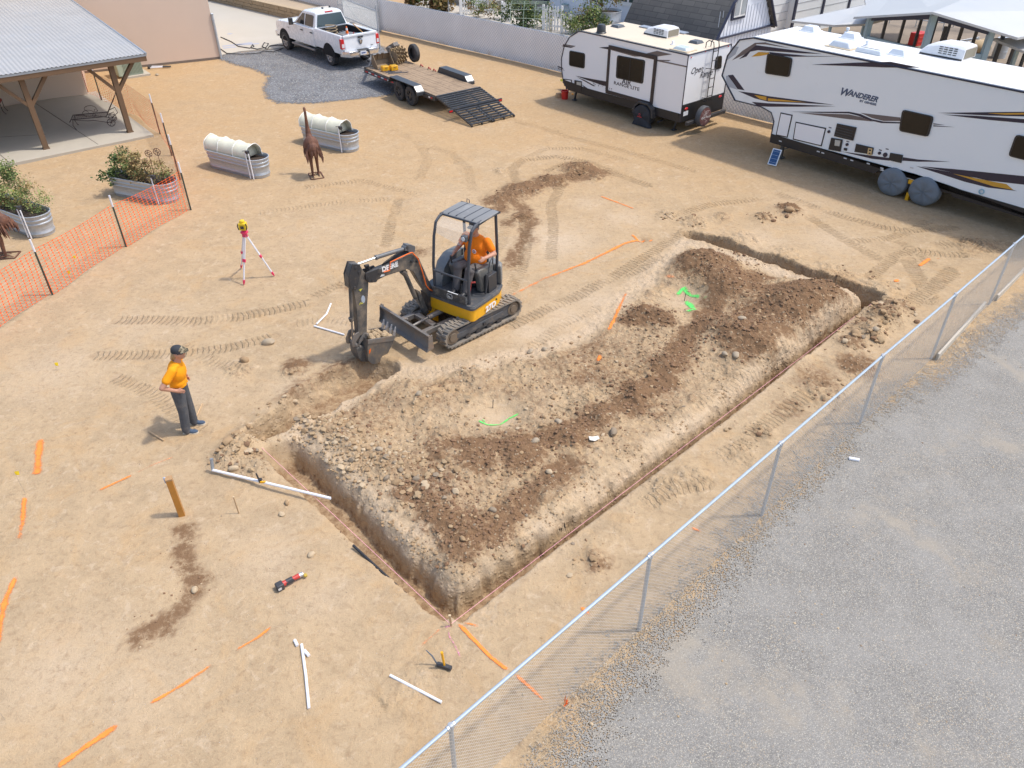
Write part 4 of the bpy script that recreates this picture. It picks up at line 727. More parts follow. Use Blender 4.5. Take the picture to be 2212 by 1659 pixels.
# air conditioner
a1, a2 = G(270, 165, .08), G(311, 158.5, .08); fa = Frame((a1.x, a1.y), math.degrees(math.atan2(a2.y-a1.y, a2.x-a1.x)), 0); L = (a2-a1).length
t = fthing('air_conditioner', 'sage green air conditioning condenser on a concrete pad against the stucco wall', 'air conditioner', fa)
b = MB(); b.box((L/2-.12, .4, .5), (L+.24, .8, .84)); b.build('cabinet', pm('sage_metal', (.36, .42, .33), .5, .1), t, bev=.02)
b = MB()
for k in range(14): b.box((L*(k+.5)/14, -.008, .5), (.018, .02, .72))
for k in range(9): b.box((L+.005, .08+.08*k, .5), (.016, .018, .72))
b.build('louvre_grille', pm('sage_dark', (.19, .24, .18), .5), t)
b = MB(); b.box((L/2, .4, .93), (L+.03, .83, .03)); b.lathe([(.3, .945), (.3, .965), (.05, .975), (.001, .975)], (L/2, .4, 0), n=18); b.build('top_fan_guard', pm('sage_metal', (.36, .42, .33), .5, .1), t)
b = MB(); b.box((L/2+.05, .35, .03), (L+.35, 1.05, .1)); b.build('pad', CONC, t, bev=.01)
# ---- pavilion
t = fthing('pavilion', 'brown timber patio pavilion with corrugated metal roof and Y-braced posts', 'pavilion', fp)
xr = fp.on(313, 121, 'y', -.3).x; zb = fp.on(315, 132, 'y', -.3).z; zt = fp.on(313, 119, 'y', -.3).z
for k, x in enumerate((-PW, 0, PW)):
    if k == 0: x = -PW*1.0
    b = MB(); b.beam((x, 0, .1), (x, 0, zb+.02), .17, .17, up=(0, 1, 0)); b.box((x, 0, .12), (.21, .21, .04)); b.build('post', BROWN, t, bev=.006)
    for s in (-1, 1):
        b = MB(); b.beam((x+s*.05, 0, zb-.85), (x+s*.78, 0, zb+.03), .11, .14, up=(0, 1, 0)); b.build('brace', BROWN, t, bev=.005)
b = MB(); b.box(((xr-9)/2, -.24, (zb+zt)/2), (xr+9, .1, zt-zb)); b.box(((xr-9)/2, 0, (zb+zt)/2+.03), (xr+8.9, .17, zt-zb)); b.build('front_beam', BROWN, t, bev=.006)
top = fp.on(130, 0, 'x', xr+.05); sl = (top.z-zt)/(top.y+.35); print('ROOF', top, zb, zt); sl = max(.06, min(sl, .3)); YB = max(7.8, top.y+2)
zr = lambda y: zt+.05+(y+.3)*sl
METAL = pm('pale_metal_roof', (.45, .445, .43), .5, .2, var=.1, vs=1.2, dirt=(.42, .45, .48), da=.3, ds=1.5)
b = MB(); n_ = int((xr+9.2)/.0335); A, B2 = [], []
for k in range(n_+1): x = -9.1+k*.0335; dz = .014*math.cos(k*PI/2.); A.append((x, -.32, zr(-.32)+dz)); B2.append((x, YB, zr(YB)+dz))
b.loft([A, B2], cap=False, closed=False); b.build('corrugated_roof', METAL, t, ang=80)
b = MB(); b.beam((-9.1, -.29, zr(-.3)-.05), (xr+.06, -.29, zr(-.3)-.05), .03, .07, up=(0, 0, 1)); b.build('eave_trim', pm('trim_metal', (.36, .40, .44), .45, .4), t)
b = MB(); b.beam((xr+.05, -.32, zr(-.32)), (xr+.05, YB, zr(YB)), .06, .05); b.build('rake_trim', pm('trim_metal', (.36, .40, .44), .45, .4), t)
b = MB(); b.beam((xr-.0, -.28, zr(-.28)-.15), (xr-.0, YB, zr(YB)-.15), .08, .2); b.build('rake_board', BROWN, t)
b = MB()
for k in range(9): x = xr-.6-k*1.2; b.beam((x, -.25, zr(-.25)-.11), (x, YB, zr(YB)-.11), .06, .14)
b.build('rafters', BROWN, t)
# ---- chaise and chair on the patio
IRON = pm('wrought_iron', (.075, .05, .045), .6, .3, var=.2)
c0 = G(165, 275, .1); c1 = G(238, 268, .1); fc = Frame((c0.x, c0.y), math.degrees(math.atan2(c1.y-c0.y, c1.x-c0.x)), .1); L = (c1-c0).length*1.0
t = fthing('chaise_lounge', 'dark wrought iron chaise lounge with mesh seat and two wheels on the patio slab', 'lounge chair', fc)
b = MB(); b.tube([(-.05, -.3, .34), (-.1, -.3, .28), (-.1, .3, .28), (-.05, .3, .34)], .012, 6); b.tube([(-.05, -.3, .36), (L, -.3, .36)], .014, 6); b.tube([(-.05, .3, .36), (L, .3, .36)], .014, 6); b.tube([(L, -.3, .36), (L, .3, .36)], .012, 6)
for y in (-.3, .3): b.tube([(.05, y, .34), (.5, y, .27), (L*.6, y, .27), (L+.1, y, .12)], .01, 6)
b.build('seat_frame', IRON, t)
b = MB()
for k in range(10): y = -.28+.56*k/9; b.beam((-.05, y, .362), (L, y, .362), .005, .004)
for k in range(int(L/.07)): b.beam((-.04+.07*k, -.29, .364), (-.04+.07*k, .29, .364), .005, .004)
b.build('mesh_seat', IRON, t, ang=0)
b = MB(); 
for y in (-.3, .3): b.tube([(L, y, .36), (L+.42, y, .95), (L+.46, y, 1.02)], .014, 6)
for k in range(8): z = .1*k/8; b.tube([(L+.06+.05*k, -.3, .42+.075*k), (L+.06+.05*k, .3, .42+.075*k)], .006, 5)
b.tube([(L+.46, -.3, 1.02), (L+.46, .3, 1.02)], .014, 6); b.build('backrest', IRON, t)
for y in (-.3, .3):
    b = MB(); b.tube([(L*.45, y, .4)]+[(L*.5+.02+.2*math.cos(a), y, .52+.12*math.sin(a)) for a in [PI*(1-i/8) for i in range(9)]]+[(L*.72, y, .42)]+[(L*.66+.05*math.cos(a), y, .44+.05*math.sin(a)) for a in [-i*.8 for i in range(7)]], .009, 5); b.tube([(L+.05, y, .42), (L+.28, y, .5), (L+.32, y, .3), (L+.1, y, .15)], .013, 6); b.build('armrest', IRON, t)
for y in (-.32, .32):
    b = MB(); b.tube([(L+.1+.13*math.cos(a), y, .14+.13*math.sin(a)) for a in [2*PI*i/18 for i in range(18)]], .012, 6, closed=True)
    for k in range(6): a = k*PI/3; b.tube([(L+.1, y, .14), (L+.1+.13*math.cos(a), y, .14+.13*math.sin(a))], .006, 4)
    b.lathe([(.001, -.02), (.025, -.02), (.025, .02), (.001, .02)], (L+.1, y, .14), 'y', 8); b.build('wheel', IRON, t)
for y in (-.29, .29):
    b = MB(); b.tube([(.02, y, .34), (-.03, y, .15), (.02, y, .02), (.05, y, .01)], .012, 6); b.build('leg', IRON, t)
c0 = G(12, 244, .1); fc = Frame((c0.x, c0.y), 20, .1)
t = fthing('patio_chair', 'dark iron patio chair with red seat cushion at the left edge of the patio', 'chair', fc)
b = MB(); b.box((-.25, 0, .45), (.5, .5, .08)); b.build('cushion', pm('rust_red_cloth', (.3, .05, .03), .9), t, bev=.02)
for x, y in ((-.45, -.2), (-.45, .2), (-.02, -.22), (-.02, .22)):
    b = MB(); b.tube([(x, y, .42), (x, y, .15), (x+.08, y, .01)], .013, 6); b.build('leg', IRON, t)
b = MB()
for y in np.linspace(-.24, .24, 9): b.tube([(-.45, y, .5), (-.55, y*.9, .95), (-.52, y*.5, 1.15)], .008, 5)
b.tube([(-.48, -.25, .5), (-.56, -.25, .9), (-.53, 0, 1.2), (-.56, .25, .9), (-.48, .25, .5)], .013, 6); b.build('backrest', IRON, t)
# ---- orange safety netting on steel stakes
NETP = [((-40, 780), None), ((-10, 712), None), ((113, 635), (71, 517)), ((272, 532), (238, 421)), ((412, 453), (387, 352)), ((389, 388), (367, 298)), ((371, 336), (343, 247)), ((346, 290), (320, 207)), ((290, 248), None), ((221, 221), (202, 152)), ((191, 204), (176, 151))]
NETP = NETP[2:]; NP = [G(*p[0]) for p in NETP]; v = (NP[0]-NP[1]); NP.insert(0, NP[0]+v*1.02); stake = [True]*len(NP); stake[8] = False
stake = [False]+[p[1] is not None for p in NETP]; 
t = thing('safety_fence', 'orange plastic mesh safety fence strung on steel stakes around the patio and planters', 'fence')
b = MB(); HN = 1.16; rr = random.Random(5); dcol = .14
for i in range(len(NP)-1):
    p, q = NP[i], NP[i+1]; d = (q-p); L = d.length; d = d.normalized(); nr = Vector((-d.y, d.x, 0)); nc = max(2, int(L/dcol)); nrw = 17
    ph = rr.uniform(0, 6)
    def pt(u, v_):
        s = u*L; sag = .07*math.sin(PI*u)*(L/2.5); zb_ = .03+.02*math.sin(3*s+ph)+max(0, sag)*.4; zt_ = HN-sag
        off = .07*math.sin(PI*u)*math.sin(v_*4+ph)+.05*math.sin(s*1.7+ph)*(1-v_)
        return p+d*(s+.05*math.sin(v_*5+ph)*math.sin(PI*u))+nr*off+Vector((0, 0, zb_+(zt_-zb_)*v_))
    for c_ in range(nc+1):
        u = c_/nc; pts = [pt(u, r/(nrw-1)) for r in range(nrw)]
        for r in range(nrw-1):
            a0, a1 = pts[r], pts[r+1]; w0, w1 = d*.026, d*.0055; m0 = a0.lerp(a1, .28); m1 = a0.lerp(a1, .72)
            b.add([a0-w0, a0+w0, m0+w1, m0-w1], [(0, 1, 2, 3)]); b.add([m0-w1, m0+w1, m1+w1, m1-w1], [(0, 1, 2, 3)]); b.add([m1-w1, m1+w1, a1+w0, a1-w0], [(0, 1, 2, 3)])
    for r in range(nrw):
        for c_ in range(nc):
            a0, a1 = pt(c_/nc, r/(nrw-1)), pt((c_+1)/nc, r/(nrw-1)); e = (a1-a0)*.13; hz = Vector((0, 0, .016)); lz = Vector((0, 0, .0038 if 0 < r < nrw-1 else .005))
            b.add([a0-hz, a0+e-lz, a0+e+lz, a0+hz], [(0, 1, 2, 3)]); b.add([a0+e-lz, a1-e-lz, a1-e+lz, a0+e+lz], [(0, 1, 2, 3)]); b.add([a1-e-lz, a1-hz, a1+hz, a1-e+lz], [(0, 1, 2, 3)])
b.build('mesh_netting', pm('net_orange', (.95, .13, .02), .5, var=.08), t, ang=0)
STK = pm('dark_green_stake', (.05, .065, .05), .6, var=.3)
for i, (p, s) in enumerate(zip(NP, stake)):
    if not s: continue
    n2 = .0; off = Vector((.02, -.035, 0)); o = Vector((p.x, p.y, 0))+off
    b = MB(); b.tube([o, o+Vector((0, 0, 1.2))], .018, 4); b.beam(o+Vector((0, .0, 0)), o+Vector((0, 0, 1.2)), .045, .008, up=(0, 1, 0)); st = b.build('stake', STK, t)
    b = MB(); b.tube([o+Vector((0, 0, 1.12)), o+Vector((0, 0, 1.42))], .024, 8); b.build('white_stake_tip', pm('stake_white', (.75, .75, .78), .5), st)
# ---- stock tank planters
def tank(name, px, label, group, L_=None, W_=.74, H=.6, label_cat='planter'):
    a, c = G(*px[0], H), G(*px[1], H); o = (a+c)/2; fr = Frame((o.x, o.y), math.degrees(math.atan2(c.y-a.y, c.x-a.x)), 0); hl = (c-a).length/2; r = W_/2
    t = fthing(name, label, label_cat, fr, group); b = MB(); rings = []
    def ring(rr_, z): return [Vector((hl+rr_*math.cos(x), rr_*math.sin(x), z)) for x in [-PI/2+PI*i/12 for i in range(13)]]+[Vector((-hl+rr_*math.cos(x), rr_*math.sin(x), z)) for x in [PI/2+PI*i/12 for i in range(13)]]
    prof = [(r-.05, 0), (r-.045, .03)]
    for z0 in (.09, .36, .47): prof += [(r-.05+.05*z0/H, z0-.03), (r-.05+.05*z0/H+.016, z0-.012), (r-.05+.05*z0/H+.016, z0+.012), (r-.05+.05*z0/H, z0+.03)]
    prof += [(r, H-.03), (r+.02, H-.02), (r+.022, H), (r, H+.01), (r-.015, H-.01), (r-.03, .2)]
    b.loft([ring(*q) for q in prof], cap=False); b.build('tank', GALV, t, ang=50)
    b = MB(); b.loft([ring(r-.02, H-.12)], cap=False); b.add(ring(r-.02, H-.11), [tuple(range(26))]); b.build('soil_fill', pm('potting_soil', (.055, .038, .028), .95, bump=.6, bs=40), t, ang=0)
    return t, fr, hl, r
def pipes(t, hl, r, n=2):
    for k in range(n):
        y = -r-.03+.0*k; x = hl*1.02+.14*k; b = MB(); b.tube([(x, y, .02), (x-.02, y+.01, .82)], .018, 8); b.build('riser_pipe', PVC, t)
    b = MB(); b.box((hl*1.02+.03, -r+.02, .84), (.11, .08, .1)); b.tube([(hl*.85, -r, .86), (hl*.85+.05, -r+.15, .84), (hl*.85+.02, -r+.25, .6)], .012, 6); b.build('irrigation_valve', BLACKM, t)
def cover(t, hl, r, x0, x1, hh=.42):
    b = MB(); rings = []; rr = random.Random(int(x0*100)+3); n = 13
    for i in range(29):
        u = i/28; x = x0+(x1-x0)*u; s = abs(math.sin(u*PI*3)); k = 1-.10*s; h_ = hh*(1.0-.08*(1-u)*0)*k; w_ = (r-.04)*(1-.03*s)
        rings.append([Vector((x+.012*math.sin(j*2.1+i), w_*math.cos(PI*j/n)*(1+.035*math.sin(i*1.7+j*1.4)), .56+h_*max(0, math.sin(PI*j/n))**.8*(1+.05*math.sin(i*2.3+j*1.3)))) for j in range(n+1)])
    rings = [[Vector((p.x*.6+x0*.4+.05, p.y*.75, .56+(p.z-.56)*.5)) for p in rings[0]]]+rings if 0 else rings
    b.loft(rings, cap=False, closed=False); b.add(rings[0], [tuple(range(n+1))]); b.add([Vector((x1-.16-.12*(p.z-.56), p.y*.97, .56+(p.z-.56)*.9)) for p in rings[-1]], [tuple(range(n+1))]); cv = b.build('row_cover', pm('cream_row_cover', (.68, .66, .52), .85, var=.09, vs=4, bump=1., bs=6), t, ang=60)
    so_ = cv.modifiers.new('thickness', 'SOLIDIFY'); so_.thickness = .006
    for i in (0, 9, 19, 28):
        b = MB(); b.tube([(p.x+(.01 if i == 28 else 0), p.y*1.01, .56+(p.z-.56)*1.015) for p in rings[i]], .014, 6); b.build('hoop', pm('cream_pipe', (.78, .77, .72), .5), t)
def leafmat(n, c): return pm(n, c, .7, var=.35, vs=9)
GREENS = [leafmat('leaf_dark', (.045, .085, .022)), leafmat('leaf_mid', (.13, .18, .05)), leafmat('leaf_dry', (.34, .25, .10)), leafmat('leaf_pale', (.27, .32, .10)), leafmat('leaf_brown', (.2, .12, .05)), leafmat('petal_yellow', (.75, .6, .05)), leafmat('petal_white', (.8, .8, .72))]
def foliage(b, c, rad, n, size, wts, seed, clumps=14, stems=True, droop=.3, shell=.5):
    rr = random.Random(seed); c = Vector(c); cl = []
    for k in range(clumps):
        d = Vector((rr.gauss(0, 1), rr.gauss(0, 1), rr.gauss(0, .9))).normalized(); s = rr.uniform(shell, 1.); cl.append((c+Vector((d.x*rad[0], d.y*rad[1], d.z*rad[2]))*s, rr.uniform(.22, .42), rr.choices(range(len(wts)), wts)[0]))
    for k in range(n):
        cc, cr, mi = rr.choice(cl); p = cc+Vector((rr.gauss(0, 1)*rad[0], rr.gauss(0, 1)*rad[1], rr.gauss(0, 1)*rad[2]))*cr*.62
        if p.z < c.z-rad[2]*1.15: continue
        b.m = mi if rr.random() < .7 else rr.choices(range(len(wts)), wts)[0]
        d = Vector((rr.gauss(0, 1), rr.gauss(0, 1), rr.gauss(0, .6)-droop)).normalized(); s = d.cross(Vector((rr.gauss(0, 1), rr.gauss(0, 1), rr.gauss(0, 1)))).normalized(); L = size*rr.uniform(.6, 1.5); w_ = L*rr.uniform(.2, .42)
        b.add([p, p+d*L*.5+s*w_, p+d*L, p+d*L*.5-s*w_], [(0, 1, 2, 3)])
def plant(name, label, cat, o, deg, blobs, group=None, stem=None, z=0.):
    t = thing(name, label, cat, o, deg, group); b = MB()
    for i, bl in enumerate(blobs): foliage(b, bl[0], bl[1], bl[2], bl[3], bl[4], hash((name, round(o[0], 1), i)) % 9999 if 0 else int(abs(o[0])*100+i*7+bl[2]), *bl[5:])
    b.build('foliage', GREENS, t, ang=0); b = MB(); rr = random.Random(int(abs(o[0])*10))
    for bl in blobs:
        for k in range(4): e = Vector(bl[0])+Vector([rr.uniform(-.7, .7)*q for q in bl[1]]); b.tube([(bl[0][0]*.4+rr.uniform(-.1, .1), bl[0][1]*.4, -.02), (e.x*.7, e.y*.7, e.z*.5), e], [.012, .009, .004], 5)
    b.build('stems', pm('plant_stem', (.13, .12, .05), .8), t); return t
t, fr1, hl, r = tank('stock_tank_planter', ((470, 318), (553, 338)), 'galvanised stock tank with white row cover, left of the tall bird sculpture', 'galvanised tanks in the yard'); cover(t, hl, r, -hl-.24, hl*.9, .41); pipes(t, hl, r)
t, fr2, hl2, r2 = tank('stock_tank_planter', ((672, 268), (750, 285)), 'galvanised stock tank with white row cover directly behind the tall bird sculpture', 'galvanised tanks in the yard'); cover(t, hl2, r2, -hl2-.24, hl2*.9, .41); pipes(t, hl2, r2, 1)
t3, fr3, hl3, r3 = tank('stock_tank_planter', ((262, 374), (352, 390)), 'galvanised stock tank holding a bushy plant inside the corner of the orange netting', 'galvanised tanks in the yard'); pipes(t3, hl3, r3, 1)
t4, fr4, hl4, r4 = tank('stock_tank_planter', ((-12, 428), (74, 458)), 'galvanised stock tank holding a flowering shrub at the left edge', 'galvanised tanks in the yard'); pipes(t4, hl4, r4, 2)
plant('tomato_plant', 'half dried tomato bush spilling out of the tank inside the netting corner', 'plant', (fr3.o.x, fr3.o.y, .5), fr3.deg, [((-.65, .05, .42), (.45, .4, .42), 1500, .062, (4, 6, 1, 1)), ((.0, 0, .42), (.5, .38, .38), 1900, .055, (.5, 1, 6, 1.5, 2)), ((-.95, -.35, .1), (.3, .25, .22), 300, .075, (4, 5, 0)), ((.55, .1, .35), (.42, .34, .32), 1000, .05, (0, 1, 6, 1.5, 1))])
plant('flowering_shrub', 'loose green shrub dotted with yellow flowers in the tank at the left edge', 'shrub', (fr4.o.x, fr4.o.y, .5), fr4.deg, [((-.5, .1, .6), (.6, .5, .6), 2600, .048, (2, 5, 1, 5)), ((.25, 0, .45), (.55, .45, .45), 2300, .046, (.6, 3, 4, 5, 1, .25)), ((1.0, .1, .35), (.45, .38, .38), 700, .042, (.5, 3, 2, 5)), ((-.2, .2, 1.05), (.35, .3, .3), 350, .055, (2, 5, 0, 3))])
# iron garden ornaments in the tank
for k, (px, py, lab) in enumerate(((1400, 845, 'rusty wheel-shaped garden stake, the left one in the dried tomato bush'), (1480, 828, 'rusty wheel-shaped garden stake, the right one in the dried tomato bush'))):
    a = fr3.on(px*.2291, 138.2+py*.2291, 'y', -.1); o = fr3.w(a); t = thing('garden_stake', lab, 'garden ornament', (o.x, o.y, .5), 0, 'wheel stakes in the tomato bush'); z = a.z-.5
    b = MB(); b.tube([(0, 0, 0), (0, 0, z-.1)], .008, 5); b.build('rod', RUSTY, t); b = MB(); b.tube([(.1*math.cos(q), 0, z+.1*math.sin(q)) for q in [2*PI*i/16 for i in range(16)]], .009, 5, closed=True)
    for i in range(8): q = i*PI/4; b.beam((.02*math.cos(q), 0, z+.02*math.sin(q)), (.09*math.cos(q), 0, z+.09*math.sin(q)), .008, .03, up=(0, 1, 0))
    b.build('wheel', RUSTY, t)
# ---- bird sculptures
def bird(o, deg, label, s=1.):
    t = thing('bird_sculpture', label, 'sculpture', (*o, hgt(*o)), deg, 'rusty metal bird sculptures', s)
    b = MB(); b.ball((0, 0, 1.02), (.34, .24, .26), 16, 12, R=Matrix.Rotation(.8, 3, 'Y')); b.ball((-.2, 0, .95), (.25, .18, .2), 12, 8, R=Matrix.Rotation(.9, 3, 'Y'))
    b.tube([(.15, 0, 1.1), (.27, 0, 1.3), (.29, 0, 1.55), (.25, 0, 1.8), (.24, 0, 1.98), (.27, 0, 2.06)], [.13, .09, .058, .045, .042, .045], 12); b.ball((.29, 0, 2.07), (.075, .045, .045), 12, 8); b.tube([(.33, 0, 2.07), (.43, 0, 2.04)], [.03, .012], 8)
    remesh(b.build('body', RUSTY, t, ang=0), .016, 2)
    b = MB(); rr = random.Random(2)
    for k in range(90):
        a = rr.uniform(-1, 1); u = rr.uniform(-.38, .2); base = Vector((u, a*.2, 1.22-.22*a*a+u*.3)); d = Vector((-.16, a*.04, -1.)).normalized(); L = rr.uniform(.26, .44); s_ = Vector((.25, 1, 0)).normalized()*rr.uniform(.02, .04); out = Vector((-.05, .06*(1 if a > 0 else -1)*abs(a), 0))
        p0 = base+out*.3; p1 = base+d*L*.55+out*.8; p2 = base+d*L+out*.7; b.add([p0-s_*.6, p0+s_*.6, p1+s_, p1-s_, p2+s_*.15, p2-s_*.15], [(0, 1, 2, 3), (3, 2, 4, 5)])
    o_ = b.build('feathers', RUSTY, t, ang=0); m_ = o_.modifiers.new('thickness', 'SOLIDIFY'); m_.thickness = .006
    for y, x in ((-.1, .06), (.1, -.06)):
        b = MB(); limb(b, [(x*.3, y, .85), (x-.02, y, .5), (x+.03, y, .05)], [.095, .055, .036], 8); remesh(b.build('leg', RUSTY, t, ang=0), .014, 1)
        b = MB()
        for a in (-.5, 0, .5, PI): b.tube([(x+.03, y, .05), (x+.03+.1*math.cos(a), y+.1*math.sin(a), .045), (x+.03+.19*math.cos(a), y+.19*math.sin(a), .012)], [.022, .018, .006], 6)
        b.build('foot', RUSTY, t)
    b = MB(); q = [(-.28, -.2), (.3, -.2), (.3, .2), (-.28, .2)]
    for i in range(4): b.beam((*q[i], .015), (*q[(i+1) % 4], .015), .03, .025)
    b.build('base_frame', RUSTY, t); return t
o = G(683, 380); bird((o.x, o.y), 112, 'tall rusty metal bird sculpture with long raised neck in front of the covered tank', .98)
o = G(14, 552); bird((o.x, o.y), 188, 'rusty metal bird sculpture cut off by the left edge, only tail and legs showing', .98)
# ---- laser level on tripod
o = G(553, 601); fr = Frame((o.x, o.y), 0, hgt(o.x, o.y)); t = fthing('laser_level', 'yellow rotating laser level on a white and pink surveying tripod in the open yard', 'surveying instrument', fr)
hd = fr.on(531, 524, 'y', 0); HX, HZ = hd.x*.6, 1.24; RED2 = pm('pink_red_paint', (.7, .04, .12), .5); ALU = pm('white_tripod', (.72, .72, .75), .4)
for gx_, gy_ in ((527, 616), (521, 580), (593, 597)):
    f = fr.loc(G(gx_, gy_)); a = Vector((HX, 0, HZ-.02)); f = Vector((f.x, f.y, .01)); dr = (f-a); b = MB(); sd = dr.cross(Vector((0, 0, 1))).normalized()*.028
    b.tube([a+dr*.03+sd, a+dr*.55+sd*.7], .014, 6); b.tube([a+dr*.03-sd, a+dr*.55-sd*.7], .014, 6); b.tube([a+dr*.45, a+dr*.93], .02, 6); lg = b.build('leg', ALU, t)
    b = MB(); b.beam(a+dr*.5, a+dr*.56, .08, .04); b.beam(a+dr*.02, a+dr*.09, .08, .05); b.build('leg_clamp', RED2, lg); b = MB(); b.tube([a+dr*.9, a+dr*.96, f], [.03, .026, .006], 6); b.build('foot', RED2, lg)
b = MB(); b.lathe([(.001, 0), (.09, 0), (.09, .03), (.05, .04), (.05, .07)], (HX, 0, HZ-.03), n=12); b.build('tripod_head', RED2, t)
b = MB(); b.box((HX, 0, HZ+.14), (.17, .15, .17)); b.lathe([(.06, 0), (.06, .05), (.04, .07), (.001, .07)], (HX, 0, HZ+.225), n=12); lv = b.build('laser_body', pm('tool_yellow', (.75, .52, .02), .45), t, bev=.015)
b = MB(); b.box((HX, -.078, HZ+.13), (.08, .01, .07))
for s in (-1, 1): b.tube([(HX+s*.09, -.06, HZ+.07), (HX+s*.11, -.06, HZ+.15), (HX+s*.09, -.06, HZ+.22)], .012, 6)
b.build('keypad_and_handles', BLACKM, lv)
# ---- folded measuring tripod and stone by the wall
a, c = G(322, 148), G(372, 146); t = thing('folded_tripod', 'white and black folded tripod lying on the soil against the stucco wall', 'tripod', (a.x, a.y, .03), math.degrees(math.atan2(c.y-a.y, c.x-a.x))); L = (c-a).length
for k, y in enumerate((0, -.1, .1)):
    b = MB(); b.tube([(.1, y*1.6, .03), (L*.62, y, .03)], .02, 6); b.build('leg', ALU, t); b = MB(); b.tube([(L*.6, y, .03), (L*.96, y*.3, .03)], .022, 6); b.build('dark_leg_section', BLACKM, t)
b = MB(); b.box((.04, 0, .05), (.1, .34, .1)); b.build('head', BLACKM, t, bev=.01)
# ---- cut gate post with chain
o = G(478, 127); t = thing('gate_post', 'galvanised steel gate post at the corner of the stucco house', 'post', (o.x, o.y, 0)); b = MB(); b.tube([(0, 0, 0), (0, 0, 1.95)], .06, 12); b.build('pipe', GALV, t); b = MB(); b.ball((0, 0, 1.96), (.075, .075, .06)); b.build('cap', GALV, t); b = MB(); b.tube([(-.16, 0, 1.72), (0, 0, 1.72)], .02, 6); b.tube([(0, 0, 1.7), (0, 0, 1.75)], .072, 12); b.build('hinge', GALV, t)
# ============================================================ VEHICLES
SIDE = pm('rv_white', (.86, .87, .89), .32, var=.02, vs=1, coat=.4, dirt=(.72, .70, .66), da=.1, ds=1.2)
TIRE = RUBBER
def wheel(par, c, r, w_, side, rimc, rr=.62, spokes=8, nm='wheel'):
    b = MB(); x, y, z = c; b.lathe([(r*rr, -w_/2), (r*.93, -w_/2), (r, -w_/2+.03), (r, w_/2-.03), (r*.93, w_/2), (r*rr, w_/2)], c, 'y', 28); o = b.build(nm, TIRE, par, ang=30)
    b = MB(); s = side; b.lathe([(r*rr, s*w_*.5), (r*rr*.93, s*w_*.46), (r*rr*.86, s*w_*.2), (r*.3, s*w_*.26), (r*.22, s*w_*.42), (.001, s*w_*.42)], c, 'y', 24)
    for k in range(spokes):
        a = 2*PI*k/spokes; b.beam((x+r*.2*math.cos(a), y+s*w_*.36, z+r*.2*math.sin(a)), (x+r*rr*.9*math.cos(a), y+s*w_*.40, z+r*rr*.9*math.sin(a)), r*.13, .03, up=(0, 1, 0))
    b.build('rim', rimc, o); return o
# ---------- pickup truck
ft = Frame((-7.634, 38.054), 131.13, 0); t = fthing('pickup_truck', 'white crew cab pickup truck loaded with tools, hitched to a flatbed trailer', 'pickup truck', ft)
TW = pm('truck_white', (.80, .82, .84), .25, var=.02, coat=.6)
def sect(x, yb, zb_, yt, zt_, ym=None, zm=None):
    ym = yb if ym is None else ym; zm = (zb_+zt_)/2 if zm is None else zm
    return [Vector(p) for p in ((x, -yb, zb_), (x, -ym, zm), (x, -yt, zt_-.04), (x, -yt+.08, zt_), (x, yt-.08, zt_), (x, yt, zt_-.04), (x, ym, zm), (x, yb, zb_))]
b = MB(); S = [sect(5.28, .78, .75, .74, 1.1), sect(5.2, .92, .6, .86, 1.22), sect(4.9, .97, .6, .92, 1.3), sect(4.3, .98, .62, .95, 1.35), sect(3.55, .98, .62, .96, 1.38), sect(3.2, .98, .6, .96, 1.38), sect(1.32, .98, .6, .965, 1.40), sect(1.30, .98, .6, .965, 1.42)]
b.loft(S); b.loft([sect(x, .98, .66, .975, 1.42) for x in (1.24, -1.16)])
body = b.build('body', TW, t, bev=.02)
# dark bed well set on top of the body block
b = MB(); b.prism(rrect(-1.08, -.78, 1.18, .78, .04), 1.424, 1.428, 'z')
BL = pm('bed_liner', (.02, .02, .022), .8)
bpy.data.meshes  # bed: rebuild as an open box
def bedbox():
    b = MB()
    b.box((.05, 0, .93), (2.3, 1.6, .04)); b.box((.05, .82, 1.15), (2.38, .06, .46)); b.box((.05, -.82, 1.15), (2.38, .06, .46)); b.box((1.2, 0, 1.15), (.05, 1.6, .46)); b.box((-1.1, 0, 1.15), (.05, 1.6, .46)); return b
bpy.data.objects.remove(body)
b = MB(); b.loft(S)
for s in (-1, 1):
    prof = [(x, s*.98) for x in (1.24, -1.16)]
    b.loft([[Vector((x, s*y, z)) for y, z in ((.80, .66), (.98, .66), (1.0, .95), (.975, 1.36), (.94, 1.43), (.84, 1.43), (.80, 1.40))] for x in (1.245, -1.14)])
b.box((1.26, 0, 1.05), (.06, 1.7, .76)); body = b.build('body', TW, t, bev=.012)
bedbox().build('bed', BL, t)
b = MB(); b.box((-1.17, 0, 1.07), (.07, 1.72, .74)); b.box((-1.19, 0, 1.40), (.1, 1.74, .07)); b.prism([(-1.205, .73), (-1.225, .95), (-1.21, 1.12), (-1.205, 1.3)], -.8, .8, 'y'); tg = b.build('tailgate', TW, t, bev=.015)
b = MB(); b.box((-1.25, 0, 1.30), (.03, .26, .07)); b.build('handle', BLACKM, tg)
b = MB(); q = [(-.09, 1.19), (-.1, 1.12), (-.06, 1.03), (0, .99), (.06, 1.03), (.1, 1.12), (.09, 1.19), (.04, 1.22), (-.04, 1.22)]; b.prism(q, -1.245, -1.228, 'x'); em = b.build('shield_emblem', BLACKM, tg)
b = MB()
for s in (-1, 1): b.tube([(-1.25, 0, 1.17), (-1.255, s*.05, 1.19), (-1.255, s*.078, 1.14), (-1.255, s*.055, 1.09), (-1.25, s*.035, 1.12)], .014, 6)
b.prism([(-.03, 1.16), (.03, 1.16), (.018, 1.03), (-.018, 1.03)], -1.258, -1.244, 'x'); b.build('ram_head', CHROME, em)
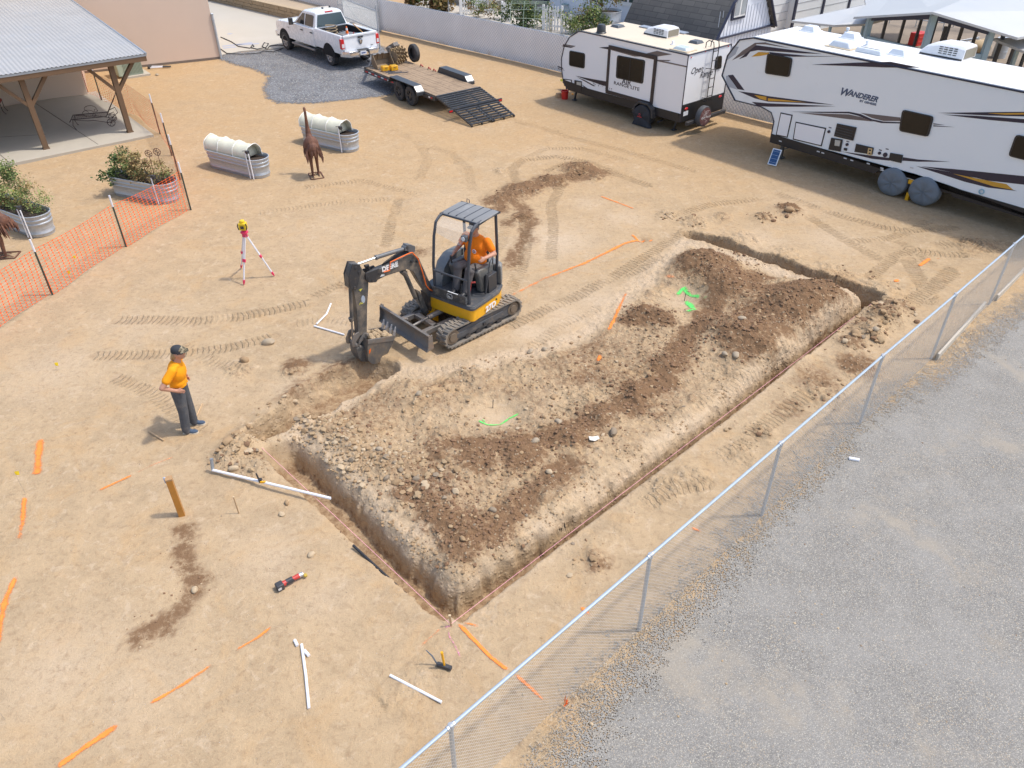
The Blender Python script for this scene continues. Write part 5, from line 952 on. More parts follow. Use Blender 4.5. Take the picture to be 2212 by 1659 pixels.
lettering('4x4', (-1.232, -.5, .86), (0, -1, 0), (0, 0, 1), .09, BLACKM, tg, shear=.2)
for s in (-1, 1):
    b = MB(); b.box((-1.14, s*.92, 1.10), (.16, .165, .42)); tl = b.build('tail_light', pm('tail_red', (.6, .02, .025), .2, coat=.5), t, bev=.015)
    b = MB(); b.box((-1.222, s*.92, 1.03), (.01, .11, .16)); b.build('reverse_lens', pm('lens_clear', (.7, .66, .66), .2), tl)
b = MB(); b.loft([[Vector((-1.22, s*.6*0+y, z)) for y, z in ((0, 0),)]]) if 0 else None
for s in (-1, 1): b.loft([[Vector((-1.2-.22*k, y, z)) for k, z in ((.0, .52), (1, .54), (1.05, .66), (.95, .78), (0, .80))] for y in (s*.30, s*.75)]); b.loft([[Vector((-1.2-.22*k, s*.75, z)) for k, z in ((.0, .52), (1, .54), (1.05, .66), (.95, .78), (0, .80))], [Vector((-1.0-.1*k, s*.99, z)) for k, z in ((.0, .54), (1, .56), (1.05, .66), (.95, .78), (0, .80))]])
b.box((-1.3, 0, .6), (.16, .62, .14)); bp_ = b.build('rear_bumper', CHROME, t, bev=.01)
b = MB(); b.box((-1.34, 0, .79), (.16, .5, .03)); b.box((-1.4, -.36, .68), (.03, .2, .14)); b.build('step_pad', BLACKM, bp_)
b = MB(); b.box((-1.405, .02, .66), (.015, .31, .155)); pl = b.build('licence_plate', pm('plate_white', (.75, .77, .8), .4), bp_); b = MB(); b.box((-1.415, .02, .655), (.005, .22, .05)); b.build('plate_characters', pm('plate_blue', (.06, .09, .25), .4), pl)
b = MB(); b.box((-1.5, 0, .5), (.5, .08, .08)); b.build('hitch', BLACKM, bp_)
# cab with glass
cabp = [(3.32, .80, 1.36), (2.62, .73, 1.97), (2.2, .73, 2.03), (1.55, .72, 2.02), (1.36, .72, 1.96), (1.22, .80, 1.40)]
b = MB(); b.loft([[Vector(q) for q in ((3.36, -.86, 1.36), (2.62, -.70, 1.94), (2.5, -.69, 1.975), (1.50, -.68, 2.0), (1.38, -.69, 1.96), (1.27, -.88, 1.38))], [Vector(q) for q in ((3.36, -.80, 1.36), (2.62, -.6, 1.97), (2.5, -.6, 2.03), (1.5, -.58, 2.05), (1.35, -.6, 2.0), (1.25, -.8, 1.38))],
 [Vector(q) for q in ((3.40, 0, 1.36), (2.66, 0, 1.98), (2.5, 0, 2.05), (1.5, 0, 2.07), (1.34, 0, 2.01), (1.23, 0, 1.38))], [Vector(q) for q in ((3.36, .80, 1.36), (2.62, .6, 1.97), (2.5, .6, 2.03), (1.5, .58, 2.05), (1.35, .6, 2.0), (1.25, .8, 1.38))], [Vector(q) for q in ((3.36, .86, 1.36), (2.62, .70, 1.94), (2.5, .69, 1.975), (1.50, .68, 2.0), (1.38, .69, 1.96), (1.27, .88, 1.38))]]); cab = b.build('cab', TW, t, bev=.02)
def sidez(z, s): return s*(.872-(z-1.38)*.30)
for s in (-1, 1):
    for q in (((3.12, 1.42), (2.55, 1.88), (2.36, 1.89), (2.33, 1.42)), ((2.24, 1.42), (2.25, 1.89), (1.62, 1.90), (1.5, 1.86), (1.47, 1.42))):
        b = MB(); vs = [Vector((x, sidez(z, s)+s*.012, z)) for x, z in q]; n = len(vs); b.add(vs+[v-Vector((0, s*.03, 0)) for v in vs], [tuple(range(n)), tuple(range(2*n-1, n-1, -1))]+[(i, (i+1) % n, (i+1) % n+n, i+n) for i in range(n)]); b.build('side_window', GLASSD, cab, ang=0)
b = MB(); b.loft([[Vector((1.235, y*.77, 1.44)) for y in (-1, 1)]+[Vector((1.32, y*.62, 1.93)) for y in (1, -1)], [Vector((1.215, y*.77, 1.44)) for y in (-1, 1)]+[Vector((1.30, y*.62, 1.93)) for y in (1, -1)]]); b.build('rear_window', pm('tinted_rear_glass', (.035, .06, .075), .1, var=.3, vs=3, spec=.8), cab, ang=0)
b = MB(); b.loft([[Vector((3.36, y*.74, 1.42)) for y in (-1, 1)]+[Vector((2.72, y*.62, 1.93)) for y in (1, -1)], [Vector((3.39, y*.74, 1.42)) for y in (-1, 1)]+[Vector((2.74, y*.62, 1.95)) for y in (1, -1)]]); b.build('windscreen', GLASSD, cab, ang=0)
b = MB(); b.box((1.36, 0, 2.01), (.06, .42, .06)); b.build('brake_light', pm('tail_red', (.6, .02, .025), .2), cab, bev=.01)
b = MB(); b.ball((1.9, .0, 2.08), (.09, .04, .05)); b.build('antenna_fin', BLACKM, cab)
b = MB(); b.ball((2.1, -.5, 2.06), (.05, .05, .06)); b.build('roof_beacon', BLACKM, cab)
for s in (-1, 1):
    b = MB(); b.box((3.05, s*1.16, 1.5), (.12, .2, .3)); b.box((3.08, s*1.0, 1.42), (.06, .2, .05)); b.build('door_mirror', BLACKM, t, bev=.02)
    for x0, x1 in ((2.27, 3.22), (1.36, 2.24)):
        b = MB(); b.prism(rrect(x0, .68, x1, 1.375, .05), s*.979, s*.985, 'y'); d_ = b.build('door', TW, t, bev=.004); b = MB(); b.box((x0+.12, s*.998, 1.2), (.2, .03, .045)); b.build('handle', BLACKM, d_)
    b = MB(); b.tube([(3.5, s*1.0, .46), (1.3, s*1.0, .46)], .055, 8)
    b.build('step_bar', pm('step_grey', (.22, .23, .25), .35, .6), t)
    for x in (0, 4.3):
        b = MB(); b.prism([(x+.54*math.cos(a), .45+.54*math.sin(a)) for a in [PI*i/16 for i in range(17)]]+[(x-.5, .42)], s*.70, s*(1.002 if x == 0 else .99), 'y'); b.build('wheel_arch', pm('arch_black', (.012, .012, .014), .9), t)
        wheel(t, (x, s*.86, .42), .42, .28, s, pm('alloy_rim', (.42, .40, .39), .35, .5))
    b = MB(); b.box((5.12, s*.76, .98), (.16, .3, .22)); b.build('headlight', pm('lens_clear', (.7, .66, .66), .2), t, bev=.02)
b = MB(); b.box((5.26, 0, .95), (.06, 1.2, .34)); b.build('grille', BLACKM, t, bev=.01); b = MB(); b.box((5.3, 0, .62), (.2, 1.85, .26)); b.build('front_bumper', CHROME, t, bev=.03)
b = MB(); b.box((2.0, 0, .56), (5.6, 1.3, .22)); b.build('underbody', pm('arch_black', (.012, .012, .014), .9), t)
lettering('2500', (3.85, .986, 1.08), (-1, 0, 0), (0, 0, 1), .10, pm('badge_grey', (.3, .3, .32), .4, .5), t)
# things lying in the bed
def bedpt(x, y, z=.95): return ft.w((x, y, z))
o = bedpt(-.55, .25); t2 = thing('traffic_cone', 'orange traffic cone with white bands standing in the truck bed', 'traffic cone', o); b = MB(); b.lathe([(.14, 0), (.12, .12), (.095, .3)], n=16); b.lathe([(.075, .42), (.05, .56)], n=16); b.lathe([(.035, .66), (.028, .72), (.001, .72)], n=16); b.box((0, 0, .015), (.36, .36, .03)); b.build('cone', ORANGE, t2); b = MB(); b.lathe([(.095, .3), (.075, .42)], n=16); b.lathe([(.05, .56), (.035, .66)], n=16); b.build('reflective_band', pm('band_white', (.85, .85, .85), .4), t2)
o = bedpt(-.75, -.30); t2 = thing('paint_bucket', 'white and blue plastic bucket in the truck bed beside the traffic cone', 'bucket', o); b = MB(); b.lathe([(.001, 0), (.14, 0), (.16, .36)], n=18); b.build('pail', pm('bucket_white', (.78, .8, .82), .4), t2); b = MB(); b.lathe([(.165, .30), (.17, .36), (.17, .38), (.001, .385)], n=18); b.build('lid', pm('lid_blue', (.1, .3, .5), .4), t2); b = MB(); b.lathe([(.152, .12), (.16, .24)], n=18); b.build('blue_band', pm('lid_blue', (.1, .3, .5), .4), t2)
o = bedpt(-.85, -.6); t2 = thing('orange_tub', 'low orange plastic tub in the rear corner of the truck bed', 'tub', o); b = MB(); b.lathe([(.001, 0), (.16, 0), (.19, .2), (.2, .2), (.17, .02)], n=16); b.build('tub', ORANGE, t2)
o = bedpt(-.2, -.62, 1.25); t2 = thing('shovel_handle', 'long pale wooden tool handle leaning over the side of the truck bed', 'shovel', o, 131); b = MB(); b.tube([(-.9, .12, -.05), (.7, -.1, .25)], .022, 8); b.build('shaft', pm('handle_orange_wood', (.6, .33, .12), .6), t2); b = MB(); b.box((.8, -.12, .28), (.2, .16, .03)); b.build('blade', STEEL, t2)
o = bedpt(.5, .45, 1.0); t2 = thing('coiled_cable', 'loose coil of black and tan cable in the front of the truck bed', 'cable', o); b = MB(); b.tube([(.26*math.cos(a)*(1+.1*math.sin(3*a)), .26*math.sin(a), .15+.02*a) for a in [i*.5 for i in range(50)]], .016, 5); b.build('coil', pm('tan_rope', (.38, .29, .18), .8), t2)
o = bedpt(.75, .66, 1.1); t2 = thing('cut_off_saw', 'black and yellow cut-off saw in the front corner of the truck bed', 'power tool', o); b = MB(); b.box((0, 0, .12), (.22, .2, .2)); b.build('motor_housing', pm('tool_yellow', (.75, .52, .02), .45), t2, bev=.02); b = MB(); b.tube([(-.15, 0, .1), (-.1, 0, .35), (.1, 0, .38), (.3, 0, .25), (.4, 0, .1)], .02, 6); b.build('handle', BLACKM, t2)
o = bedpt(.1, -.15, .97); t2 = thing('tool_tray', 'grey metal frame and tool tray lying in the middle of the truck bed', 'tray', o, 150); b = MB(); b.box((0, 0, .12), (.9, .55, .24)); b.build('tray', pm('tray_grey', (.38, .36, .33), .6, var=.3), t2, bev=.01); b = MB()
for y in (-.2, 0, .2): b.tube([(-.5, y, .27), (.5, y, .27)], .015, 6)
b.build('rods', GALV, t2)
o = bedpt(-.45, -.08, .97); t2 = thing('red_gas_can', 'small red can beside the traffic cone in the truck bed', 'fuel can', o); b = MB(); b.box((0, 0, .14), (.2, .14, .28)); b.build('can', REDP, t2, bev=.02); b = MB(); b.tube([(0, 0, .28), (.08, 0, .4)], .02, 6); b.build('spout', REDP, t2)
# ---------- flatbed trailer
a, c = G(843, 186), G(843, 186)
fl = Frame((0, 0), 0)
hp = ft.w((-1.55, 0, 0)); wl = G(893, 227); wl0 = G(864, 217)                # the two near wheels
dg = math.degrees(math.atan2(hp.y-0, 0))
ax_ = G(878, 222); back = (ax_-Vector((0, 0, 0)))
TD = math.degrees(math.atan2(wl0.y-wl.y, wl0.x-wl.x))
TD = 128.; tx = Vector((math.cos(math.radians(TD)), math.sin(math.radians(TD)), 0)); ty = Vector((-tx.y, tx.x, 0)); o = ax_-ty*1.22; fl = Frame((o.x, o.y), TD, 0)
t = fthing('equipment_trailer', 'black tandem axle flatbed trailer with worn plank deck and open loading ramps', 'trailer', fl)
fx = fl.loc(G(787, 150, .5)).x; bx_ = fl.loc(G(952, 210, .6)).x
DZ = .62; FX = fl.on(786, 142, 'y', 1.05).x; BX = fl.on(940, 204, 'y', 1.05).x
b = MB()
for s in (-1, 1): b.box(((FX+BX)/2, s*1.04, DZ-.1), (FX-BX, .05, .16))
for k in range(9): b.box((FX+(BX-FX)*k/8, 0, DZ-.11), (.05, 2.06, .1))
b.beam((FX+.02, .9, DZ-.12), (FX+1.25, 0, DZ-.12), .08, .12); b.beam((FX+.02, -.9, DZ-.12), (FX+1.25, 0, DZ-.12), .08, .12); b.box((FX+1.4, 0, DZ-.12), (.35, .1, .1)); b.box((FX-.02, 0, DZ-.02), (.06, 2.1, .14)); fm = b.build('frame', BLACKM, t, bev=.006)
b = MB(); b.tube([(FX+.9, .12, .02), (FX+.9, .12, .9)], .035, 8); b.box((FX+.9, .12, .02), (.18, .18, .02)); b.build('jack', BLACKM, fm)
b = MB(); cc = [pm('tape_red', (.6, .03, .03), .4), pm('tape_white', (.75, .75, .75), .4)]
n_ = 9
for k in range(n_): b.m = k % 2; x0 = FX-.12-(FX-1.25)*k/n_; x1 = FX-.12-(FX-1.25)*(k+.8)/n_; b.box(((x0+x1)/2, 1.068, DZ-.1), (abs(x1-x0), .006, .05))
b.m = 0; b.box((BX+.25, 1.068, DZ-.1), (.12, .006, .05)); b.m = 1; b.box((BX+.4, 1.068, DZ-.1), (.12, .006, .05)); b.build('reflective_tape', cc, fm)
PL = pm('deck_plank', (.33, .235, .15), .85, var=.3, vs=5, dirt=(.13, .09, .06), da=.5, ds=2.2)
b = MB()
for k in range(11): y = -.94+.188*k; b.box(((FX+BX)/2-.03, y*.98, DZ+.005+random.uniform(-.003, .003)), (FX-BX-.08, .174, .04))
b.build('plank_deck', PL, t)
for s in (-1, 1):
    b = MB(); P6 = [(1.02, DZ-.02), (.98, DZ+.24), (-.98, DZ+.24), (-1.12, DZ+.0), (-1.12, DZ-.12), (-.93, DZ-.12), (-.86, DZ+.14), (.86, DZ+.14), (.92, DZ-.02)]
    b.prism([(1.1, DZ-.02), (.9, DZ+.24), (-.9, DZ+.24), (-1.12, DZ+.02), (-1.12, DZ-.1), (-1.08, DZ-.1), (-1.06, DZ+.01), (-.87, DZ+.21), (.87, DZ+.21), (1.06, DZ-.02)], s*1.03, s*1.38, 'y'); b.prism([(1.1, DZ-.02), (.9, DZ+.24), (-.9, DZ+.24), (-1.12, DZ+.02), (-1.12, DZ-.1)], s*1.02, s*1.045, 'y'); fd = b.build('fender', pm('fender_black', (.05, .055, .062), .4, var=.2, dirt=(.3, .3, .3), da=.1), t, bev=.008)
    b = MB(); b.box((-1.0, s*1.205, DZ+.135), (.22, .30, .012), R=Matrix.Rotation(-.76, 3, 'Y')); b.build('step_plate', pm('diamond_plate', (.5, .51, .53), .35, .6), fd)
    for x in (.43, -.43): wheel(t, (x, s*1.20, .37), .37, .2, s, BLACKM, .55, 6)
# ramps
b = MB(); RX = BX; a = (RX, DZ); e1 = (RX-1.25, .34); 
def ramp_panel(x0, z0, x1, z1, y0, y1, nm, par, nsl, mat):
    b = MB()
    for y in np.linspace(y0, y1, 4 if y1-y0 > 1.2 else 3): b.beam((x0, y, z0), (x1, y, z1), .05, .07)
    for k in range(nsl):
        u = (k+.5)/nsl; x = x0+(x1-x0)*u; z = z0+(z1-z0)*u+.035; b.beam((x, y0, z), (x, y1, z), .045, .085, up=(1, 0, 0))
    return b.build(nm, mat, par)
RP = pm('ramp_black', (.045, .048, .052), .5, var=.3, vs=6, dirt=(.3, .27, .22), da=.2)
ramp_panel(RX, DZ, RX-1.15, .36, -1.02, 1.02, 'dovetail', t, 8, RP)
b = MB(); b.box((RX-1.17, 0, .36), (.06, 2.5, .12)); cbar = b.build('crossbar', BLACKM, t)
for s in (-1, 1): b = MB(); b.box((RX-1.205, s*1.16, .36), (.015, .14, .06)); b.build('tail_light', pm('tail_red', (.6, .02, .025), .2), cbar)
for y0, y1 in ((-1.0, -.05), (.03, .98)): ramp_panel(RX-1.22, .34, RX-2.3, .04, y0, y1, 'ramp', t, 7, RP)
b = MB(); b.lathe([(.36*.6, -.1), (.34, -.1), (.37, -.07), (.37, .07), (.34, .1), (.36*.6, .1)], (FX-.55, -1.15, DZ+.4), 'y', 24); sp = b.build('spare_tyre', TIRE, t); b = MB(); b.lathe([(.22, .0), (.05, .02), (.001, .02)], (FX-.55, -1.15, DZ+.4), 'y', 16); b.build('rim', BLACKM, sp)
b = MB()
for x in (FX-1.3, FX-1.9, FX-2.3): b.tube([(x, -.98, DZ+.03), (x-.12, -.93, DZ+.12), (x-.22, -.98, DZ+.04)], .025, 6)
b.build('tie_down_binder', pm('dull_red', (.4, .06, .05), .6), t)
b = MB()
for k in range(3): b.tube([(FX-.5-.2*k, .75-.1*k, DZ+.05), (FX-.9-.3*k, .55, DZ+.05), (FX-1.2-.2*k, .8, DZ+.05), (FX-1.5-.2*k, .4-.2*k, DZ+.05)], .018, 5)
b.build('chain', pm('chain_metal', (.12, .12, .13), .5, .5), t)
# loads on the trailer
o = fl.w((FX-.45, .35, DZ+.025)); t2 = thing('excavator_bucket', 'wide tan and brown spare excavator bucket standing on the front of the trailer', 'excavator bucket', o, TD)
BT = pm('dusty_tan_steel', (.26, .19, .12), .75, .1, var=.3, vs=5, dirt=(.12, .08, .05), da=.5)
P8 = [(-.28, .02), (.05, .0), (.22, .08), (.28, .25), (.2, .46), (.08, .52)]
b = MB()
for y in (-.42, .40): b.prism(P8, y, y+.02, 'y')
for i in range(5): (xa, za), (xb, zb2) = P8[i], P8[i+1]; b.beam((xa, -.41, za), (xb, -.41, zb2), .02, .02) ; b.add([(xa, -.41, za), (xb, -.41, zb2), (xb, .41, zb2), (xa, .41, za)], [(0, 1, 2, 3)]); b.add([(xa*.92, -.41, za+.015), (xb*.92, -.41, zb2), (xb*.92, .41, zb2), (xa*.92, .41, za+.015)], [(3, 2, 1, 0)])
b.build('shell', BT, t2, ang=20); b = MB(); b.box((-.3, 0, .02), (.08, .84, .025)); b.build('cutting_edge', STEEL, t2)
b = MB()
for y in (-.12, .12): b.prism([(.2, .3), (.34, .34), (.3, .5), (.1, .56)], y-.015, y+.015, 'y')
b.build('mounting_ears', BT, t2)
o = fl.w((FX-.35, -.45, DZ+.03)); t2 = thing('compaction_wheel', 'rusty studded compaction wheel lying on the front of the trailer', 'compaction wheel', o, TD+20)
b = MB()
for y in np.linspace(-.3, .3, 4):
    b.lathe([(.001, y-.02), (.24, y-.02), (.24, y+.02), (.001, y+.02)], (0, 0, .34), 'y', 20)
b.lathe([(.1, -.32), (.1, .32)], (0, 0, .34), 'y', 12); dr = b.build('drum', BT, t2)
for y in np.linspace(-.3, .3, 4):
    b = MB()
    for k in range(11): a = 2*PI*k/11+y*2; c_ = Vector((.28*math.cos(a), y, .34+.28*math.sin(a))); b.beam((.22*math.cos(a), y, .34+.22*math.sin(a)), (.34*math.cos(a), y, .34+.34*math.sin(a)), .09, .05, up=(0, 1, 0), w2=.07, h2=.04)
    b.build('stud_ring', pm('stud_tan', (.3, .21, .11), .75, .1, var=.3), dr)
b = MB(); b.box((.2, .0, .72), (.34, .3, .14), R=Matrix.Rotation(.5, 3, 'Y')); b.prism([(.0, .34), (.08, .3), (.34, .66), (.22, .76)], -.36, -.33, 'y'); b.prism([(.0, .34), (.08, .3), (.34, .66), (.22, .76)], .33, .36, 'y'); b.box((.2, 0, .68), (.14, .7, .05)); b.build('hanger_bracket', STEEL, t2)
for k, (dx, dy, lab) in enumerate(((-1.05, .62, 'yellow plastic wheel chock case, the left of the two on the trailer deck'), (-1.18, .28, 'yellow plastic wheel chock case, the right of the two on the trailer deck'))):
    o = fl.w((FX+dx, dy, DZ+.03)); t2 = thing('yellow_case', lab, 'case', o, TD-6, 'yellow cases on the trailer deck'); b = MB(); b.box((0, 0, .1), (.26, .32, .2), taper=.94); b.build('case', YELLOW, t2, bev=.02); b = MB(); b.box((0, 0, .2), (.2, .24, .012)); b.build('lid_recess', pm('yellow_dark', (.5, .29, .02), .6), t2); b = MB(); b.tube([(-.135, -.06, .13), (-.16, 0, .14), (-.135, .06, .13)], .01, 5); b.build('handle', BLACKM, t2)
# ---------- travel trailer
fr = Frame((5.996, 27.21), 131.146, 0); ZB, ZT, LL, WW = .48, 2.70, 6.03, 2.44
t = fthing('travel_trailer', 'white travel trailer with tan roof, rear ladder and black slide-out frame', 'camper', fr)
nose = [(LL-.35, ZB+.0), (LL-.12, ZB+.25), (LL, ZB+.7), (LL+.02, ZB+1.1), (LL-.1, ZB+1.55), (LL-.38, ZB+1.93), (LL-.85, ZT-.02), (LL-1.0, ZT)]
side = [(0, ZB), ]+nose+[(0, ZT)]
b = MB(); b.prism(side, -WW, 0, 'y'); b.build('body', SIDE, t, bev=.02)
BK_ = pm('rv_black', (.02, .02, .022), .4)
b = MB(); b.prism([(-.01, ZB-.03), (LL-.45, ZB-.03), (LL-.1, ZB+.2), (LL-.12, ZB+.33), (LL-1.4, ZB+.24), (-.01, ZB+.27)], .0, .018, 'y'); b.prism([(0, ZB-.03), (LL-.4, ZB-.03), (LL-.2, ZB+.12), (0, ZB+.12)], -WW, 0, 'y'); b.box((-.012, -WW/2, ZB+.27), (.03, WW, .6)); b.build('lower_skirt', BK_, t)
b = MB(); b.prism([(.0, ZT+.004), (LL-.95, ZT+.004), (LL-1.0, ZT+.03), (0, ZT+.03)], -WW+.06, -.06, 'y'); b.build('roof', pm('tan_roof', (.70, .60, .46), .7, var=.07, vs=1.2, dirt=(.6, .48, .34), da=.3, ds=2), t)
b = MB(); 
for y in (.006, -WW-.006): b.tube([(0, y, ZT), (LL-1.0, y, ZT)]+[(x, y, z) for x, z in reversed(nose[:-1])], .022, 6)
b.tube([(-.006, 0, ZB), (-.006, 0, ZT)], .018, 6); b.tube([(-.006, -WW, ZB), (-.006, -WW, ZT)], .018, 6); b.tube([(-.006, 0, ZT), (-.006, -WW, ZT)], .022, 6); b.build('edge_trim', pm('trim_navy', (.03, .03, .05), .4), t)
def sp(x, y): q = fr.on(x, y, 'y', .02); return (q.x, q.z)
def T3(x, y): return (1106+x/4, y/4)              # coordinates read off the enlarged tile
def side_px(l): return [sp(*T3(*p)) for p in l]
def window_on(par, name, px, conv, lo, hi, axis='y', pane=True, rim=.05, slider=True):
    P = conv(px); cx = sum(p[0] for p in P)/len(P); cz = sum(p[1] for p in P)/len(P)
    R0 = []; n = len(P)
    for i in range(n):
        p = Vector((*P[i], 0)); pr = Vector((*P[i-1], 0)); nx = Vector((*P[(i+1) % n], 0)); d0 = (pr-p); d1 = (nx-p); k = min(.08, d0.length*.3, d1.length*.3)
        a = p+d0.normalized()*k; c = p+d1.normalized()*k; R0 += [(a.x, a.y), ((a.x+c.x)/4+p.x/2, (a.y+c.y)/4+p.y/2), (c.x, c.y)]
    b = MB(); b.prism(R0, lo, hi, axis); w_ = b.build(name, BK_, par, bev=.004)
    R1 = [(cx+(x-cx)*.88, cz+(z-cz)*.9) for x, z in R0]; b = MB(); e = .004 if hi > lo else -.004; b.prism(R1, hi-.001, hi+e, axis); b.build('pane', pm('rv_glass', (.022, .018, .013), .22, var=.3, vs=2, spec=.3), w_)
    if slider: b = MB(); xs = (min(p[0] for p in R1)+max(p[0] for p in R1))/2; b.prism([(xs-.015, min(p[1] for p in R1)), (xs+.015, min(p[1] for p in R1)), (xs+.015, max(p[1] for p in R1)), (xs-.015, max(p[1] for p in R1))], hi+.004, hi+.01, axis); b.build('slider_bar', BK_, w_)
    return w_
# slide-out: a shallow box carrying the big window
so4 = side_px([(838, 392), (1255, 490), (1210, 912), (812, 800)]); x0 = min(p[0] for p in so4); x1 = max(p[0] for p in so4); z0 = so4[3][1]; z1 = so4[0][1]; z0 = (so4[2][1]+so4[3][1])/2; z1 = (so4[0][1]+so4[1][1])/2
x0 = (so4[1][0]+so4[2][0])/2; x1 = (so4[0][0]+so4[3][0])/2
b = MB()
b.box(((x0+x1)/2, .02, z1-.05), (x1-x0, .06, .13)); b.box(((x0+x1)/2, .02, z0+.05), (x1-x0, .06, .13)); b.box((x0+.05, .022, (z0+z1)/2), (.12, .06, z1-z0-.1)); b.box((x1-.05, .022, (z0+z1)/2), (.12, .06, z1-z0-.1)); sf = b.build('slide_out_frame', pm('frame_brown_black', (.04, .03, .03), .45), t, bev=.004)
b = MB(); b.box(((x0+x1)/2, .012, (z0+z1)/2), (x1-x0-.2, .04, z1-z0-.2)); b.build('slide_out_panel', SIDE, sf)
window_on(t, 'window', [(912, 475), (1155, 520), (1135, 725), (900, 672)], side_px, .02, .05)
window_on(t, 'window', [(495, 435), (630, 462), (625, 594), (492, 567)], side_px, .0, .025, slider=False)
TP = pm('decal_taupe', (.16, .13, .12), .5); DK = pm('decal_dark', (.03, .022, .03), .4); GR_ = pm('decal_grey', (.4, .42, .46), .5)
def decal(par, lst, conv, lo, hi, mat, nm='stripe_decal', axis='y'):
    b = MB()
    b.m = 0
    for l in lst: b.prism(conv(l), lo, hi, axis)
    return b.build(nm, mat, par)
decal(t, [[(440, 380), (548, 398), (530, 406), (436, 392)], [(1165, 515), (1370, 520), (1350, 530), (1180, 519)], [(392, 588), (430, 600), (455, 612), (394, 596)]], side_px, .001, .004, TP)
decal(t, [[(436, 392), (530, 408), (505, 414), (434, 402)], [(392, 570), (432, 584), (445, 600), (393, 580)], [(545, 655), (700, 685), (815, 705), (950, 772), (780, 738), (640, 690)], [(560, 668), (620, 690), (720, 745), (700, 745), (620, 700)], [(600, 730), (660, 770), (780, 830), (740, 825), (650, 790)], [(750, 410), (832, 405), (832, 428), (780, 418)]], side_px, .004, .007, DK)
decal(t, [[(1200, 505), (1510, 572), (1508, 583), (1200, 518)], [(1050, 490), (1250, 440), (1380, 470), (1260, 488), (1180, 505)]], side_px, .0275 if 0 else .005, .008, TP)
decal(t, [[(860, 415), (1090, 480), (1110, 488), (1060, 488), (860, 432)]], side_px, .034, .038, TP)
# speckled mountain motif near the front
b = MB(); rr = random.Random(9)
for k in range(34): u = rr.random(); x = 700+190*u+rr.uniform(-8, 8); y = 715+70*u+rr.uniform(-14, 14); s = rr.uniform(4, 12); b.prism(side_px([(x, y), (x+s, y+3), (x+s*.6, y+s*.7)]), .008 if x < 812 else .034, .011 if x < 812 else .037, 'y')
b.build('mountain_decal', DK, t)
q = sp(*T3(880, 722)); q2 = sp(*T3(1155, 790)); dv = Vector((q2[0]-q[0], 0, 0)); SZ = .17
lettering('RANGE LITE', (q[0], .0345, (q[1]+q2[1])/2-.03), (-1, 0, 0), (0, 0, 1), .165, DK, t, bold=.002, sx=1.42)
q = sp(*T3(950, 715)); lettering('AIR', (q[0], .0345, q[1]-.02), (-1, 0, 0), (0, 0, 1), .26, DK, t, bold=.004, sx=1.15)
decal(t, [[(445, 680), (515, 690), (515, 755), (448, 742)]], side_px, .004, .012, BK_, 'hatch_frame'); decal(t, [[(452, 688), (508, 696), (508, 748), (454, 736)]], side_px, .012, .016, SIDE, 'hatch_panel')
decal(t, [[(540, 692), (602, 704), (600, 795), (540, 780)]], side_px, .004, .03, BK_, 'vent'); decal(t, [[(560, 705), (600, 712), (598, 740), (560, 730)]], side_px, .03, .034, pm('vent_cream', (.5, .48, .42), .5), 'vent_panel'); decal(t, [[(416, 682), (440, 686), (438, 706), (416, 702)]], side_px, .002, .005, pm('sticker_yellow', (.8, .75, .08), .5), 'sticker')
b = MB(); q = sp(*T3(525, 812)); b.ball((q[0], .03, q[1]), (.06, .02, .03)); b.build('marker_light', pm('amber', (.8, .3, .02), .3), t)
b = MB(); q = sp(*T3(1430, 995)); b.lathe([(.001, 0), (.06, 0), (.06, .03), (.001, .03)], (q[0], .01, q[1]), 'y', 12); b.build('outlet_cap', BK_, t)
# rear wall details (x = 0 plane)
def rp(l): return [(lambda q: (q.y, q.z))(fr.on(*T3(*p), 'x', -.02)) for p in l]
window_on(t, 'window', [(1765, 490), (1815, 478), (1808, 592), (1752, 602)], rp, .0, -.03, 'x', slider=False)
q = rp([(1545, 640), (1700, 650)]); lettering('Open', (-.006, q[0][0], q[0][1]-.02), (0, -1, 0), (0, 0, 1), .30, DK, t, shear=.35); q = rp([(1622, 668), (1700, 650)]); lettering('Range', (-.006, q[0][0], q[0][1]-.04), (0, -1, 0), (0, 0, 1), .30, DK, t, shear=.35)
b = MB()
def R3(x, y, off=-.14): q = fr.on(*T3(x, y), 'x', off); return Vector((off, q.y, q.z))
l0, l1, r0, r1 = R3(1685, 835), R3(1745, 400), R3(1728, 820), R3(1790, 380)
zt_ = ZT+.25
for A, B_ in ((l0, l1), (r0, r1)):
    B_.y = A.y; b.tube([(-.02, A.y, .95), (-.14, A.y, 1.0), (-.14, A.y, ZT+.1), (-.10, A.y, ZT+.25), (.1, A.y, ZT+.28), (.2, A.y, ZT+.2), (.2, A.y, ZT+.02)], .017, 8)
yA, yB = l0.y, r0.y; b2 = b
for k in range(6): z = 1.15+.3*k; b.tube([(-.14, yA, z), (-.14, yB, z)], .014, 6)
for z in (1.1, 2.1):
    b.tube([(-.14, yA, z), (0, yA+.12, z)], .012, 6)
b.build('ladder', BLACKM, t)
for px, py in ((1550, 497), (1672, 445), (1770, 415), (1870, 400)):
    q = fr.on(*T3(px, py), 'x', -.01); b = MB(); b.ball((-.012, q.y, q.z), (.015, .035, .02), 8, 6); b.build('marker_light', pm('tail_red', (.6, .02, .025), .2), t)
for px, py in ((1505, 940), (1798, 833)):
    q = fr.on(*T3(px, py), 'x', -.03); b = MB(); b.ball((-.035, q.y, q.z), (.02, .10, .05), 10, 6); b.build('tail_light', pm('tail_red', (.6, .02, .025), .2), t)
q = fr.on(*T3(1500, 980), 'x', -.03); b = MB(); b.box((-.03, q.y, q.z), (.01, .26, .15)); b.build('licence_plate', pm('plate_white', (.75, .77, .8), .4), t)
